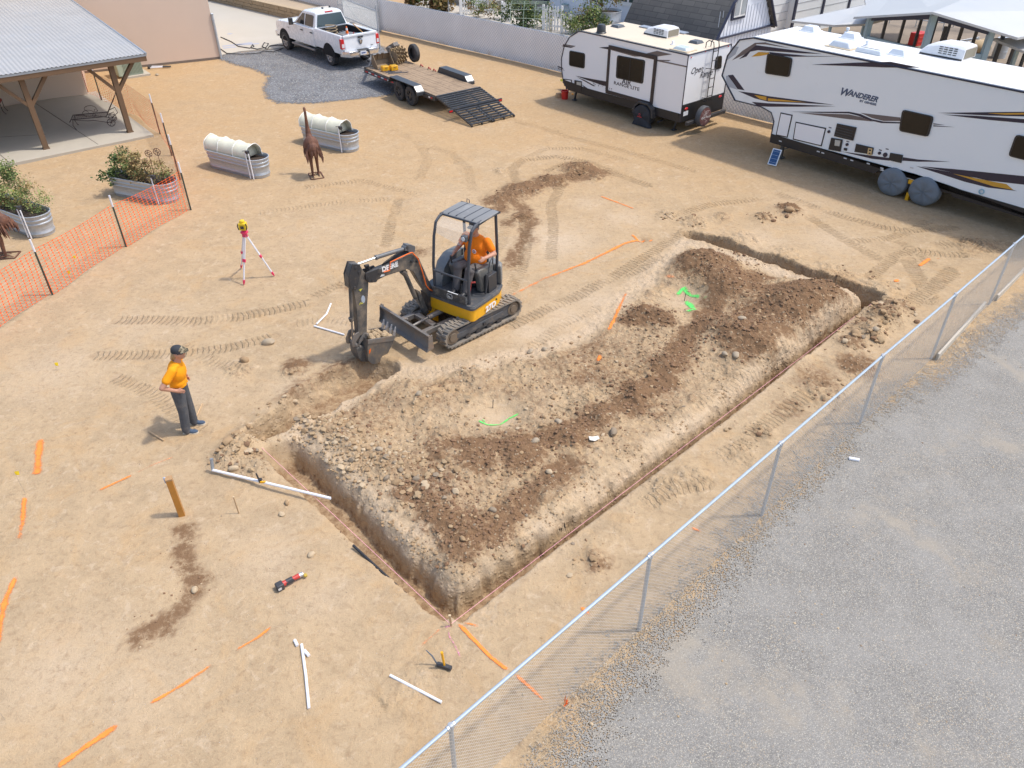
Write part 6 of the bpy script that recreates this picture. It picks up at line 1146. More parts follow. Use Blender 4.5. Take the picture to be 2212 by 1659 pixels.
q = fr.on(*T3(1640, 1005), 'x', -.28); b = MB(); b.lathe([(.001, 0), (.34, 0), (.36, .04), (.36, .17), (.33, .2), (.001, .2)], (-.43, q.y, q.z+.02), 'x', 28); sp_ = b.build('spare_wheel_cover', pm('dark_vinyl', (.07, .075, .085), .5, var=.15), t, ang=40)
b = MB(); rr = random.Random(4); b.lathe([(.001, -.004), (.31, -.004), (.31, .0), (.001, .0)], (-.43, q.y, q.z+.02), 'x', 28); b.build('maroon_face', pm('cover_maroon', (.17, .07, .07), .6, var=.4, vs=12, dirt=(.45, .38, .35), da=.35, ds=9), sp_)
b = MB(); 
for k in range(16): a = rr.uniform(0, 6.28); r0_ = rr.uniform(.03, .2); p0 = Vector((-.438, q.y+r0_*math.cos(a), q.z+.02+r0_*math.sin(a))); b.tube([p0, p0+Vector((0, rr.uniform(-.09, .09), rr.uniform(.02, .1))), p0+Vector((0, rr.uniform(-.1, .1), rr.uniform(.06, .14)))], .006, 4)
b.build('scrollwork_motif', pm('motif_pink', (.62, .52, .5), .6), sp_)
lettering('Open Range', (-.445, q.y+.26, q.z-.03), (0, -1, 0), (0, 0, 1), .11, pm('motif_white', (.8, .78, .78), .6), sp_, shear=.3)
b = MB(); b.box((-.2, -WW/2, ZB-.05), (.12, WW-.2, .12)); b.beam((-.2, -WW/2-.1, ZB-.02), (-.2, q.y-.0, q.z-.2), .06, .06); b.build('rear_bumper', BLACKM, t, bev=.01)
# roof things
def roofpt(x, y, z=ZT+.03): q = fr.on(*T3(x, y), 'z', z); return q
VM = pm('smoke_plastic', (.09, .1, .11), .3, var=.15)
for (x, y, sx, sy, nm) in ((913, 232, .42, .42, 'roof_vent'), (1590, 370, .42, .42, 'roof_vent')):
    q = roofpt(x, y); b = MB(); b.box((q.x, q.y, ZT+.07), (sx, sy, .09), taper=.72); b.build(nm, VM, t, bev=.01)
q = roofpt(770, 285); b = MB(); b.lathe([(.19, 0), (.2, .02), (.17, .05), (.16, .24), (.12, .3), (.001, .31)], (q.x, q.y, ZT+.03), n=20); b.build('satellite_dome', pm('dome_black', (.04, .045, .05), .4), t)
q = roofpt(1480, 432); b = MB(); b.box((q.x, q.y, ZT+.045), (.75, .6, .03)); b.build('skylight_flange', pm('putty', (.6, .5, .36), .8), t); b = MB(); b.box((q.x, q.y, ZT+.1), (.62, .46, .09), taper=.7); b.build('skylight', pm('clear_dome', (.55, .62, .63), .15), t, bev=.02)
q = roofpt(1388, 385); b = MB(); b.lathe([(.08, 0), (.08, .02), (.03, .03), (.03, .08), (.05, .08), (.04, .12), (.001, .13)], (q.x, q.y, ZT+.03), n=12); b.build('vent_cap', PVC, t)
def acunit(par, fr_, q0, z0, sc=1., deg=0.):
    q = Vector((0, 0, 0)); z = 0
    b = MB(); fwd = -1
    b.loft([[Vector((q.x+x*sc, q.y+y*sc, z+zz*sc)) for y, zz in ((-.33, 0), (.33, 0), (.31, h_*.8), (.24, h_), (-.24, h_), (-.31, h_*.8))] for x, h_ in ((-.5, .27), (-.3, .3), (.1, .29), (.38, .2), (.5, .08))]); a = b.build('air_conditioner', pm('ac_white', (.8, .81, .83), .35), par, bev=.012)
    b = MB(); b.box((q.x-.502*sc, q.y, z+.13*sc), (.02, .54*sc, .2*sc)); b.build('rear_grille', pm('grille_grey', (.25, .23, .18), .7, var=.4, vs=60), a); a.location = (q0.x, q0.y, z0); a.rotation_euler = (0, 0, math.radians(deg))
    b = MB()
    for r_i in range(4):
        for k in range(4): b.box((q.x+(-.3+.11*k)*sc, q.y+.325*sc, z+(.09+.045*r_i)*sc), (.08*sc, .02, .018))
    b.box((q.x, q.y, z+.02), (.98*sc, .665*sc, .05)); b.build('louvres', BLACKM, a); return a
q = roofpt(1290, 300); acunit(t, fr, q, ZT+.03, 1.1)
q = roofpt(1165, 240); b = MB(); b.box((q.x, q.y, ZT+.06), (.55, .3, .03)); b.build('solar_panel', pm('panel_grey', (.3, .34, .4), .3), t)
q = roofpt(1465, 285); b = MB(); b.box((q.x, q.y, ZT+.06), (.45, .3, .03)); b.build('solar_panel', pm('panel_grey', (.3, .34, .4), .3), t)
# wheel, jacks, tongue
q = fr.loc(G(*T3(1020, 1125))); wx = q.x+.05
b = MB(); b.prism([(wx-.5, ZB-.1), (wx-.43, ZB+.2), (wx-.22, ZB+.36), (wx+.22, ZB+.36), (wx+.43, ZB+.2), (wx+.5, ZB-.1), (wx+.42, ZB-.1), (wx+.36, ZB+.16), (wx+.2, ZB+.3), (wx-.2, ZB+.3), (wx-.36, ZB+.16), (wx-.42, ZB-.1)], -.05, .20, 'y'); b.build('wheel_arch', BLACKM, t, bev=.006)
wheel(t, (wx, -.1, .34), .34, .2, 1, BLACKM); wheel(t, (wx, -WW+.15, .34), .34, .2, -1, BLACKM)
b = MB(); R_ = []
for y, k in ((.22, .0), (.225, .5), (.2, .97), (.1, 1.03), (.02, 1.0)):
    R_.append([Vector((wx+.40*k*math.cos(a), y+.012*math.sin(5*a), .36+.40*k*math.sin(a))) for a in [-.55+(PI+1.1)*i/22 for i in range(23)]]+[Vector((wx-.42*k, y+.02, .36-.35*k)), Vector((wx, y+.03, .36-.34*k)), Vector((wx+.40*k, y+.02, .36-.35*k))])
b.loft(R_, cap=False); wc = b.build('wheel_cover', pm('black_nylon', (.028, .03, .036), .75, var=.2, bump=.4, bs=12), t, ang=60); wc.location = (0, .04, 0)
b = MB(); b.box((wx+.02, .275, .36), (.2, .006, .03)); b.tube([(wx+.02+.035*math.cos(a), .275, .44+.035*math.sin(a)) for a in [i*PI/4 for i in range(8)]], .009, 4, closed=True); b.build('red_logo', pm('logo_red', (.5, .04, .04), .6), wc)
for x, y in ((LL-.6, -.3), (LL-.6, -WW+.3), (.35, -.3), (.35, -WW+.3)): b = MB(); b.beam((x, y, ZB), (x+.1, y, .05), .06, .06); b.box((x+.1, y, .03), (.16, .16, .03)); b.build('stabiliser_jack', BLACKM, t)
b = MB(); b.beam((LL-.3, -WW/2-.6, ZB), (LL+1., -WW/2, ZB), .08, .12); b.beam((LL-.3, -WW/2+.6, ZB), (LL+1., -WW/2, ZB), .08, .12); b.tube([(LL+.9, -WW/2, .02), (LL+.9, -WW/2, .9)], .04, 8); b.build('tongue', BLACKM, t)
b = MB(); b.box((3.0, -WW/2, ZB-.08), (4.5, 1.6, .12)); b.tube([(.9, -.2, .3), (.9, .1, .28)], .03, 6); b.build('undercarriage', BLACKM, t)
o = G(*T3(455, 855)); t2 = thing('red_bucket', 'red plastic bucket under the front corner of the travel trailer', 'bucket', (o.x, o.y, hgt(o.x, o.y))); b = MB(); b.lathe([(.001, 0), (.13, 0), (.15, .3), (.16, .31), (.16, .33), (.135, .33), (.12, .03)], n=18); b.build('pail', REDP, t2); b = MB(); b.tube([(.15*math.cos(a), .15*math.sin(a)*.3-.1, .3-.08*math.sin(a)) for a in [PI*i/8 for i in range(9)]], .006, 5); b.build('wire_handle', GALV, t2)
o = G(*T3(408, 842)); t2 = thing('wood_block', 'short brown wooden block beside the red bucket', 'wood block', (o.x, o.y, hgt(o.x, o.y)), 30); b = MB(); b.box((0, 0, .06), (.3, .14, .12)); b.box((0, .02, .15), (.24, .12, .05)); b.build('blocks', WOOD, t2, bev=.005); 
# ---------- fifth wheel
g0, g1 = G(1930, 425), G(1995, 443); a_, b_ = G(1664, 302, .75), G(2026, 405, .70)
DG = -50.5; fr5 = Frame((g0.x, g0.y), DG, 0); t5 = fthing('fifth_wheel_trailer', 'large white fifth wheel camper with black and gold swoosh graphics and covered wheels', 'camper', fr5)
def S5(x, y): return (1659+x/4, y/4)
def Z4(x, y): return (1612.8+.2708*x, .2708*y)
def on5(x, y, v=.0): q = fr5.on(x, y, 'y', v); return (q.x, q.z)
def f5(l): return [on5(*S5(*p)) for p in l]
def f5t(l): return [on5(*T3(*p)) for p in l]
def f5z(l): return [on5(*Z4(*p)) for p in l]
W5 = 2.44; Z5, B5 = 3.50, .62; XL = on5(1664, 302)[0]; XR = 5.2
e_ = [on5(*p) for p in ((1672, 262), (1666, 243), (1645, 231), (1588, 217), (1560, 163), (1572, 120), (1598, 86))]
prof5 = [(XR, B5), (XL, B5)]+e_+[(e_[-1][0]+.5, Z5), (XR, Z5)]
b = MB(); b.prism(prof5, 0, W5, 'y'); b.build('body', pm('rv_white_grey', (.82, .86, .88), .32, var=.02, vs=1, coat=.4, dirt=(.70, .69, .65), da=.1, ds=1.), t5, bev=.03)
b = MB(); b.prism([(e_[-1][0]+.45, Z5+.003), (XR, Z5+.003), (XR, Z5+.03), (e_[-1][0]+.5, Z5+.03)], .05, W5-.05, 'y'); b.build('roof', pm('rubber_roof_white', (.82, .81, .78), .6, var=.04, vs=2), t5)
b = MB(); ln = e_[3:]+[(e_[-1][0]+.5, Z5), (XR, Z5)]
for y in (-.008, W5+.008): b.tube([(x, y, z) for x, z in ln], .026, 6)
b.tube([(x, -.008, z) for x, z in [(XL, B5)]+e_[:4]], .015, 6); b.build('edge_trim', pm('trim_navy', (.03, .03, .05), .4), t5)
zs = lambda x: B5+.26
b = MB(); b.prism([(XL, B5-.12), (-.75, B5-.12), (-.5, B5+.16), (.4, B5+.2), (1.35, B5+.16), (1.6, B5-.12), (XR, B5-.12), (XR, B5+.12), (XL+1.3, B5+.15), (XL, B5+.16)], -.02, 0, 'y'); b.build('lower_skirt', BK_, t5)
b = MB(); b.box(((XL+XR)/2, W5/2, B5-.04), (XR-XL, W5-.1, .1)); b.box((-.9, .6, B5-.12), (3.5, .25, .16)); b.box((.5, 1.2, .5), (2.4, 1.5, .16)); b.build('undercarriage', BK_, t5)
NV = pm('decal_navy', (.025, .022, .045), .35); GD = pm('decal_gold', (.62, .33, .04), .4); TP2 = pm('decal_taupe2', (.15, .12, .115), .45); BR_ = pm('decal_bronze', (.2, .11, .04), .45)
def dc(polys, mat, k=0, nm='swoosh_decal'):
    b = MB()
    for l in polys: b.prism(l, -.002-.003*k, -.005-.003*k, 'y')
    return b.build(nm, mat, t5, ang=0)
dc([f5t([(1900, 522), (1990, 440), (2100, 370), (2205, 365)])[:4]+f5z([(150, 340), (350, 385), (150, 354), (80, 352)])+f5t([(2100, 400), (2010, 470)])], TP2, 0)
dc([f5([(270, 975), (700, 988), (800, 1010), (910, 1050), (700, 1030)]), f5([(800, 975), (1145, 1015), (1145, 1045), (1000, 1045), (900, 1020)])], TP2, 0)
dc([f5t([(1960, 512), (2060, 430), (2110, 390)])+f5z([(90, 362), (600, 430), (450, 425), (90, 400), (30, 412), (0, 450)]), f5z([(180, 415), (480, 445), (735, 450), (380, 452), (200, 440)]), f5z([(520, 515), (860, 500), (1150, 492), (1390, 540), (1100, 538), (860, 528)])], NV, 1)
dc([f5t([(1865, 650), (1910, 645), (2010, 780), (1950, 770)]), f5t([(1955, 788), (2090, 805), (2212, 830)])+f5([(0, 830), (570, 905), (300, 890), (0, 878)])+f5t([(2100, 850)]), f5([(-140, 880), (0, 892), (590, 918), (300, 922), (0, 922), (-90, 915)])], NV, 0)
dc([f5t([(1850, 655), (1868, 655), (1950, 775), (1855, 745)]), f5t([(1895, 400), (1960, 405), (1930, 470), (1860, 520)])], pm('decal_light_grey', (.42, .45, .5), .45), 0)
dc([f5t([(2070, 490), (2130, 450), (2205, 448)])+f5z([(110, 425), (180, 416), (180, 432), (110, 445)]), f5t([(2095, 820), (2200, 835), (2200, 868), (2140, 852)])], GD, 2)
dc([f5([(0, 848), (330, 884), (0, 872)]), f5([(1900, 978), (2300, 974), (2300, 988), (2050, 990)])], GD, 1)
dc([f5([(190, 965), (700, 965), (800, 985), (900, 1030), (1000, 1050), (1145, 1055), (1145, 1067), (980, 1063), (880, 1040), (780, 1000), (700, 980), (450, 975)]), f5([(1430, 1065), (1530, 1080), (1430, 1075)]), f5([(1430, 1082), (1615, 1098), (1430, 1092)]), f5([(1515, 990), (1800, 1000), (2300, 1035), (2300, 1072), (1900, 1035)]), f5([(1470, 975), (1800, 970), (2300, 965), (2300, 1008), (1900, 998)]), f5([(630, 1308), (900, 1345), (1050, 1365), (1050, 1388), (900, 1372)]), f5([(1165, 1358), (1300, 1378), (1575, 1397), (1300, 1397), (1160, 1388)]), f5([(1325, 1437), (1600, 1460), (1800, 1480), (2300, 1530), (2300, 1605), (1900, 1560), (1600, 1490)]), f5([(1280, 1435), (1600, 1490), (1700, 1510), (2150, 1650), (1900, 1620), (1700, 1570)])], NV, 0)
dc([f5([(1600, 1500), (1950, 1570), (2060, 1590), (2120, 1640), (1950, 1610)])], GD, 1)
c5 = lambda l: l
for l, sl_ in (([Z4(170, 422), Z4(370, 462), Z4(345, 615), Z4(148, 585)], True), ([S5(1165, 945), S5(1437, 1005), S5(1390, 1182), S5(1135, 1130)], True), ([S5(2145, 1160), S5(2400, 1215), S5(2370, 1420), S5(2078, 1345)], True)):
    window_on(t5, 'window', l, lambda L_: [on5(*p) for p in L_], -.005, -.04)
def hatch(px, lw=.03):
    P = f5(px); b = MB(); b.prism(P, -.003, -.014, 'y'); o = b.build('compartment_door', BK_, t5, bev=.01); cx = sum(p[0] for p in P)/4; cz = sum(p[1] for p in P)/4
    w_ = abs(P[1][0]-P[0][0]); h_ = abs(P[0][1]-P[3][1]); b = MB(); b.prism([(cx+(x-cx)*(1-.07/w_), cz+(z-cz)*(1-.07/h_)) for x, z in P], -.014, -.02, 'y'); b.build('door_panel', SIDE, o, bev=.006)
hatch([(110, 970), (215, 992), (170, 1190), (68, 1168)]); hatch([(240, 1050), (505, 1105), (465, 1265), (215, 1205)])
for l, nm in (([(600, 1065), (770, 1100), (740, 1215), (573, 1175)], 'vent_grille'), ([(550, 1188), (650, 1205), (630, 1310), (525, 1290)], 'furnace_vent'), ([(765, 1240), (918, 1275), (905, 1335), (750, 1310)], 'utility_hatch'), ([(1060, 1318), (1170, 1338), (1155, 1408), (1045, 1382)], 'controller_box'), ([(660, 1275), (688, 1280), (684, 1302), (657, 1296)], 'inlet_box')):
    b = MB(); b.prism(f5(l), -.012, -.035, 'y'); o = b.build(nm, BK_, t5, bev=.008)
    if nm == 'vent_grille':
        P = f5(l); b = MB()
        for k in range(4): z = P[3][1]+(P[0][1]-P[3][1])*(k+.8)/5; b.box(((P[0][0]+P[1][0])/2-.02, -.04, z), (abs(P[1][0]-P[0][0])*.86, .02, .025))
        b.build('louvres', pm('grille_dark', (.05, .05, .055), .5), o)
    if nm == 'furnace_vent': b = MB(); b.prism(f5([(585, 1205), (632, 1213), (622, 1262), (580, 1255)]), -.035, -.038, 'y'); b.build('sticker', pm('vent_cream', (.5, .48, .42), .5), o)
    if nm == 'utility_hatch':
        b = MB(); b.prism(f5([(872, 1275), (908, 1282), (897, 1340), (862, 1332)]), -.035, -.038, 'y'); st_ = b.build('warning_label', pm('label_tan', (.6, .42, .2), .5), o); b = MB(); b.prism(f5([(880, 1288), (897, 1291), (894, 1304), (877, 1301)]), -.038, -.040, 'y'); b.prism(f5([(886, 1313), (892, 1330), (872, 1326)]), -.038, -.040, 'y'); b.build('warning_symbols', BK_, st_)
for x, y, r_ in ((528, 1137, .045), (685, 1248, .045), (965, 1322, .045), (1015, 1337, .065)):
    q = on5(*S5(x, y)); b = MB(); b.lathe([(.001, 0), (r_, 0), (r_, .03), (.001, .03)], (q[0], -.03, q[1]), 'y', 14); b.build('outlet_cap', NV, t5)
q = on5(*S5(1847, 1655)); b = MB(); b.lathe([(.05, 0), (.075, 0), (.075, .02), (.05, .02)], (q[0], -.03, q[1]), 'y', 16); b.build('outlet_ring', pm('ring_teal', (.3, .5, .6), .4), t5)
for x, y in ((110, 1218), (438, 1308), (477, 1320), (670, 1366), (728, 1384), (870, 1412), (988, 1452), (1245, 1448)):
    q = on5(*S5(x, y)); b = MB(); b.box((q[0], -.024, q[1]), (.1, .006, .035)); b.build('small_label', pm('label_white', (.6, .6, .6), .5), t5)
for x, y in ((537, 1103), (690, 1223), (972, 1297), (1030, 1288)):
    q = on5(*S5(x, y)); b = MB(); b.box((q[0], -.004, q[1]), (.09, .004, .03)); b.build('small_label', pm('label_dark', (.12, .12, .14), .5), t5)
LT = pm('letter_navy', (.07, .10, .17), .4)
q = on5(*S5(615, 796)); lettering('W', (q[0], -.006, q[1]-.06), (1, 0, 0), (0, 0, 1), .29, LT, t5, shear=.35, bold=.01, sx=1.05); q2 = on5(*S5(715, 806)); lettering('ANDERER', (q2[0]-.06, -.006, q[1]-.03), (1, 0, 0), (0, 0, 1), .205, LT, t5, shear=.35, bold=.008, sx=1.0)
q3 = on5(*S5(800, 840)); lettering('BY GENESIS', (q3[0], -.006, q[1]-.13), (1, 0, 0), (0, 0, 1), .085, LT, t5, bold=.003, sx=1.2)
def r5(x, y): return fr5.on(*S5(x, y), 'z', Z5+.05)
VW = pm('vent_white', (.74, .78, .82), .35)
for x, y, sx, sy, h_ in ((370, 262, .5, .45, .14), (718, 322, .5, .45, .14), (1135, 465, .5, .42, .14)):
    q = r5(x, y); b = MB(); b.box((q.x, q.y, Z5+.04), (sx+.08, sy+.08, .03)); b.box((q.x, q.y, Z5+.05+h_/2), (sx, sy, h_), taper=.66); b.build('roof_vent', VW, t5, bev=.015)
q = r5(650, 400); b = MB(); b.box((q.x, q.y, Z5+.04), (.86, .66, .03)); b.build('skylight_flange', pm('putty', (.6, .5, .36), .8), t5); b = MB(); b.box((q.x, q.y, Z5+.13), (.74, .54, .18), taper=.7); b.build('skylight', VW, t5, bev=.04)
q = r5(878, 452); b = MB(); b.box((q.x, q.y, Z5+.09), (.82, .26, .13), taper=.9); o = b.build('refrigerator_vent', VW, t5, bev=.03); b = MB(); b.box((q.x, q.y, Z5+.158), (.6, .03, .008)); b.build('vent_slot', BK_, o)
for x, y in ((685, 275), (852, 390)): q = r5(x, y); b = MB(); b.lathe([(.09, 0), (.09, .02), (.035, .03), (.035, .08), (.06, .09), (.05, .15), (.001, .16)], (q.x, q.y, Z5+.03), n=12); b.build('vent_cap', VW, t5)
q = r5(1545, 470); acunit(t5, fr5, q, Z5+.03, 1.25, 180)
for k, x in enumerate((on5(*S5(1068, 1600))[0], on5(*S5(1350, 1650))[0])):
    wheel(t5, (x, .16, .38), .38, .22, -1, BLACKM); wheel(t5, (x, W5-.16, .38), .38, .22, 1, BLACKM)
    b = MB(); b.loft([[Vector((x+.43*k_*math.cos(a), y+.01*math.sin(7*a), .41+.42*k_*math.sin(a)*(1 if math.sin(a) > 0 else .95))) for a in [2*PI*i/28 for i in range(28)]] for y, k_ in ((-.10, .0), (-.11, .6), (-.09, .94), (-.04, 1.0), (.15, 1.03))], cap=False); b.build('wheel_cover', pm('grey_vinyl_cover', (.16, .185, .21), .6, var=.12, bump=.4, bs=7), t5, ang=60)
q = on5(*S5(1240, 1575)); t2 = thing('wheel_chock', 'yellow wheel chock strapped between the two grey wheel covers', 'wheel chock', fr5.w((q[0], .05, 0)), DG); b = MB(); b.box((0, 0, q[1]), (.2, .12, .12)); b.beam((-.15, 0, q[1]+.1), (0, 0, q[1]), .02, .02); b.box((.0, 0, .12), (.1, .1, .24)); b.build('chock_body', YELLOW, t2, bev=.02)
for y in (.25, W5-.25): b = MB(); b.box((XL+.35, y, .45), (.1, .1, .8)); b.box((XL+.35, y, .03), (.22, .22, .03)); b.beam((XL+.38, y, .3), (XL+.9, y+.1, .58), .03, .03); b.build('landing_leg', pm('leg_dark', (.1, .1, .1), .6), t5)
a = G(1670, 357); t2 = thing('solar_panel', 'small blue solar panel leaning on the front leg of the large camper', 'solar panel', (a.x, a.y, hgt(a.x, a.y)), DG+10)
b = MB(); Rr = Matrix.Rotation(-.45, 3, 'X'); b.box((0, 0, .27), (.30, .025, .52), R=Rr); b.build('frame', pm('panel_frame_white', (.75, .78, .8), .4), t2); b = MB(); b.box(Rr@Vector((0, -.014, 0))+Vector((0, 0, .27)), (.24, .006, .46), R=Rr); b.build('cells', pm('cell_blue', (.03, .08, .2), .2, var=.2, vs=20), t2)
b = MB()
for k in range(4): b.box(Rr@Vector((0, -.018, -.17+.115*k))+Vector((0, 0, .27)), (.24, .002, .008), R=Rr)
b.build('cell_lines', pm('cell_line', (.3, .4, .5), .4), t2); b = MB(); b.tube([(0, .05, .4), (0, .25, .02)], .012, 6); b.build('support_leg', BLACKM, t2)
# ============================================================ FAR SIDE: white fence, driveway, neighbours
drv = [g2(*p) for p in ((478, 120), (520, 112), (610, 104), (700, 96), (800, 84), (822, 64), (638, 36), (560, 8), (480, -20), (380, -60), (440, 60))]
b = MB(); b.prism(drv, -.1, .035, 'z'); o = b.build('driveway', pm('driveway_concrete', (.46, .425, .36), .85, var=.08, vs=.5, dirt=(.50, .47, .43), da=.35, ds=.4)); tag(o, kind='structure')
b = MB(); rr = random.Random(3)
BLS = pm('blue_chalk', (.36, .38, .45), .9)
for (x0, y0, x1, y1) in ((480, 100, 545, 92), (482, 104, 510, 101), (493, 74, 500, 72), (512, 97, 560, 94)): p, q = G(x0, y0, .038), G(x1, y1, .038); b.beam(p, q, .25, .002)
tag(b.build('painted_marking', BLS), kind='structure')
# retaining wall of split blocks with soil behind
r0, r1 = G(553, 26), G(622, 42); fr = Frame((r1.x, r1.y), math.degrees(math.atan2(r1.y-r0.y, r1.x-r0.x)), 0)
t = fthing('retaining_wall', 'low tan split-block retaining wall along the driveway', 'wall', fr); b = MB()
for row in range(3):
    for k in range(58): x = 2.6-.4*k-(.2 if row % 2 else 0); b.box((x, .15+rr.uniform(-.015, .015), .1+.2*row), (.385, .3, .19), rz=rr.uniform(-.02, .02))
b.build('blocks', pm('tan_block', (.36, .27, .17), .9, var=.3, vs=2.5, bump=.5, bs=20), t, bev=.02)
b = MB(); b.box((-9, .16, .625), (23.6, .36, .05)); b.build('cap_course', pm('tan_cap', (.44, .34, .22), .9, var=.2), t)
b = MB(); b.box((-9, 1.9, .27), (23.6, 3.2, .58)); o = b.build('terrace', pm('terrace_soil', (.42, .33, .23), .95, var=.2, vs=1, bump=.5)); o.matrix_world = fmat(fr); tag(o, kind='structure')
# white slatted chain-link fence
FP = [G(x, y) for x, y in ((300, -120), (578, 2), (638, 20), (822, 66), (1106, 132), (1330, 186), (1558, 241), (1800, 300))]
t = thing('slatted_fence', 'long white slatted chain-link fence between the yard and the neighbours', 'fence')
def slatmat():
    m, tt, N, L, noise, voro, mr, mth, mix, attr, tc, bs = node_kit('white_slats')
    uv = N.new('ShaderNodeUVMap').outputs[0]; s = N.new('ShaderNodeSeparateXYZ'); L.new(uv, s.inputs[0]); u, v = s.outputs[0], s.outputs[1]
    def stripes(a): f = mth('FRACT', mth('MULTIPLY', a, 1/.16)); return mr(mth('ABSOLUTE', mth('SUBTRACT', f, .5)), .12, .02)
    w_ = mth('MAXIMUM', stripes(mth('ADD', u, v)), mth('MULTIPLY', stripes(mth('SUBTRACT', u, v)), .55)); sl = mth('ABSOLUTE', mth('SUBTRACT', mth('FRACT', mth('MULTIPLY', u, 1/.09)), .5))
    c = mix(mr(noise(tc, .8, 5), .35, .7), (.82, .805, .79), (.90, .885, .87)); c = mix(mth('MULTIPLY', mr(sl, .42, .5), .5), c, (.3, .31, .34)); c = mix(mth('MULTIPLY', w_, .8), c, (.33, .36, .43))
    d = mth('MULTIPLY', mr(v, .32, .02), mr(noise(tc, 1.6, 5, .7), .45, .7, 0, .8)); c = mix(d, c, (.5, .4, .27)); L.new(c, bs.inputs['Base Color']); bs.inputs['Roughness'].default_value = .45; return m
SLM = slatmat(); FH = 1.55
for i in range(len(FP)-1):
    p, q = FP[i], FP[i+1]; L = (q-p).length; d = (q-p)/L; n = Vector((-d.y, d.x, 0)); k = int(L/.045)
    me = bpy.data.meshes.new('slats'); vs = []; fs = []; uvs = []
    for j in range(k+1):
        s = L*j/k; o_ = p+d*s+n*(.012 if j % 2 else -.008); w0 = .02*math.sin(s*1.3)
        for z in (.03, FH+w0*.6): vs.append((o_.x, o_.y, z+(.5 if i < 1 else .0))); uvs.append((s+i*50, z))
    for j in range(k): fs.append((2*j, 2*j+2, 2*j+3, 2*j+1))
    me.from_pydata(vs, [], fs); ul = me.uv_layers.new(name='UVMap')
    for lp in me.loops: ul.data[lp.index].uv = uvs[lp.vertex_index]
    me.materials.append(SLM); o = bpy.data.objects.new('slat_panel', me); COL.objects.link(o); o.parent = t; m_ = o.modifiers.new('thickness', 'SOLIDIFY'); m_.thickness = .006
    nn = max(1, int(round(L/3)))
    for j in range(nn): o_ = p+d*L*j/nn+n*.06; b = MB(); b.tube([(o_.x, o_.y, 0), (o_.x, o_.y, FH+.05)], .03, 8); b.build('post', GALV, t)
    b = MB(); b.tube([p+Vector((0, 0, FH))+n*.05, q+Vector((0, 0, FH))+n*.05], .022, 6); b.build('top_rail', GALV, t)
def gate(name, label, p, q, h, grp):
    t = thing(name, label, 'gate', (p.x, p.y, 0), 0, grp); q = q-p; q.z = 0; b = MB(); Z = Vector((0, 0, 1)); P = [Z*.08, Z*h, q+Z*h, q+Z*.08]
    b.tube(P, .026, 8, closed=True); b.tube([Z*h*.5, q+Z*h*.5], .02, 6); b.tube([Z*.1, q+Z*h*.98], .012, 6); b.build('frame', GALV, t); b = MB(); L = q.length; d = q/L
    k = int((L+h)/.11)
    for j in range(k):
        for s in (1, -1):
            a0 = j*.11; x0, z0, x1, z1 = (a0-h, h, a0, 0.08)
            pts = []
            for u in (0, 1):
                x = x0+(x1-x0)*u; z = z0+(z1-z0)*u; pts.append([x, z])
            (xa, za), (xb, zb3) = pts
            def cl(x, z, x2, z2): 
                if x < 0: z += (z2-z)*(0-x)/(x2-x); x = 0
                if x > L: z += (z2-z)*(L-x)/(x2-x); x = L
                return x, z
            if xb <= 0 or xa >= L: continue
            A_ = cl(xa, za, xb, zb3); B_ = cl(xb, zb3, *A_) if xb > L else (xb, zb3)
            if s < 0: A_ = (L-A_[0], A_[1]); B_ = (L-B_[0], B_[1])
            b.beam(d*A_[0]+Z*A_[1], d*B_[0]+Z*B_[1], .006, .006)
    b.build('chain_mesh', GALV, t); b = MB(); b.tube([(0, 0, 0), (0, 0, h+.25)], .04, 8); b.build('hinge_post', GALV, t); return t
p, q = G(822, 68), G(735, 50); gate('chain_link_gate', 'tall chain-link gate leaf beyond the truck cab, against the white fence', p, q, 1.95, 'chain-link gate leaves')
p, q = G(821, 106), G(748, 74); gate('chain_link_gate', 'chain-link gate leaf standing just behind the truck tailgate', p, q, 1.75, 'chain-link gate leaves')
# electric cables on the drive
for pts, lab in (([(477, 80), (500, 90), (515, 100), (540, 104), (549, 100), (546, 96), (541, 103), (556, 106), (575, 102), (580, 94), (571, 92), (566, 100), (577, 106), (583, 99), (600, 97), (612, 98)], 'looped black cable lying across the driveway in front of the truck wheel'), ([(477, 106), (490, 115), (520, 117), (545, 116), (562, 114), (568, 110), (590, 112), (606, 106), (612, 104)], 'second black cable along the edge of the gravel pad, nearer the house corner')):
    b = MB(); b.tube([G(x, y, .06) for x, y in pts], .022, 6); o = b.build('power_cable', pm('black_hose', (.025, .025, .028), .6), None); tag(o, lab, 'cable', 'cables on the driveway')
# ---------------- neighbours' side
def B(x, y): return (887+x*.2083, y*.2083)          # reads the enlarged far-yard crop
PAVE = pm('patio_stone', (.50, .46, .40), .9, var=.2, vs=.8, bump=.3)
b = MB(); b.prism([g2(*p) for p in ((850, -40), (900, 22), (1010, 55), (1110, 90), (1230, 110), (1400, 110), (1460, 40), (1300, -60))], -.05, .03, 'z'); tag(b.build('neighbour_patio', PAVE), kind='structure')
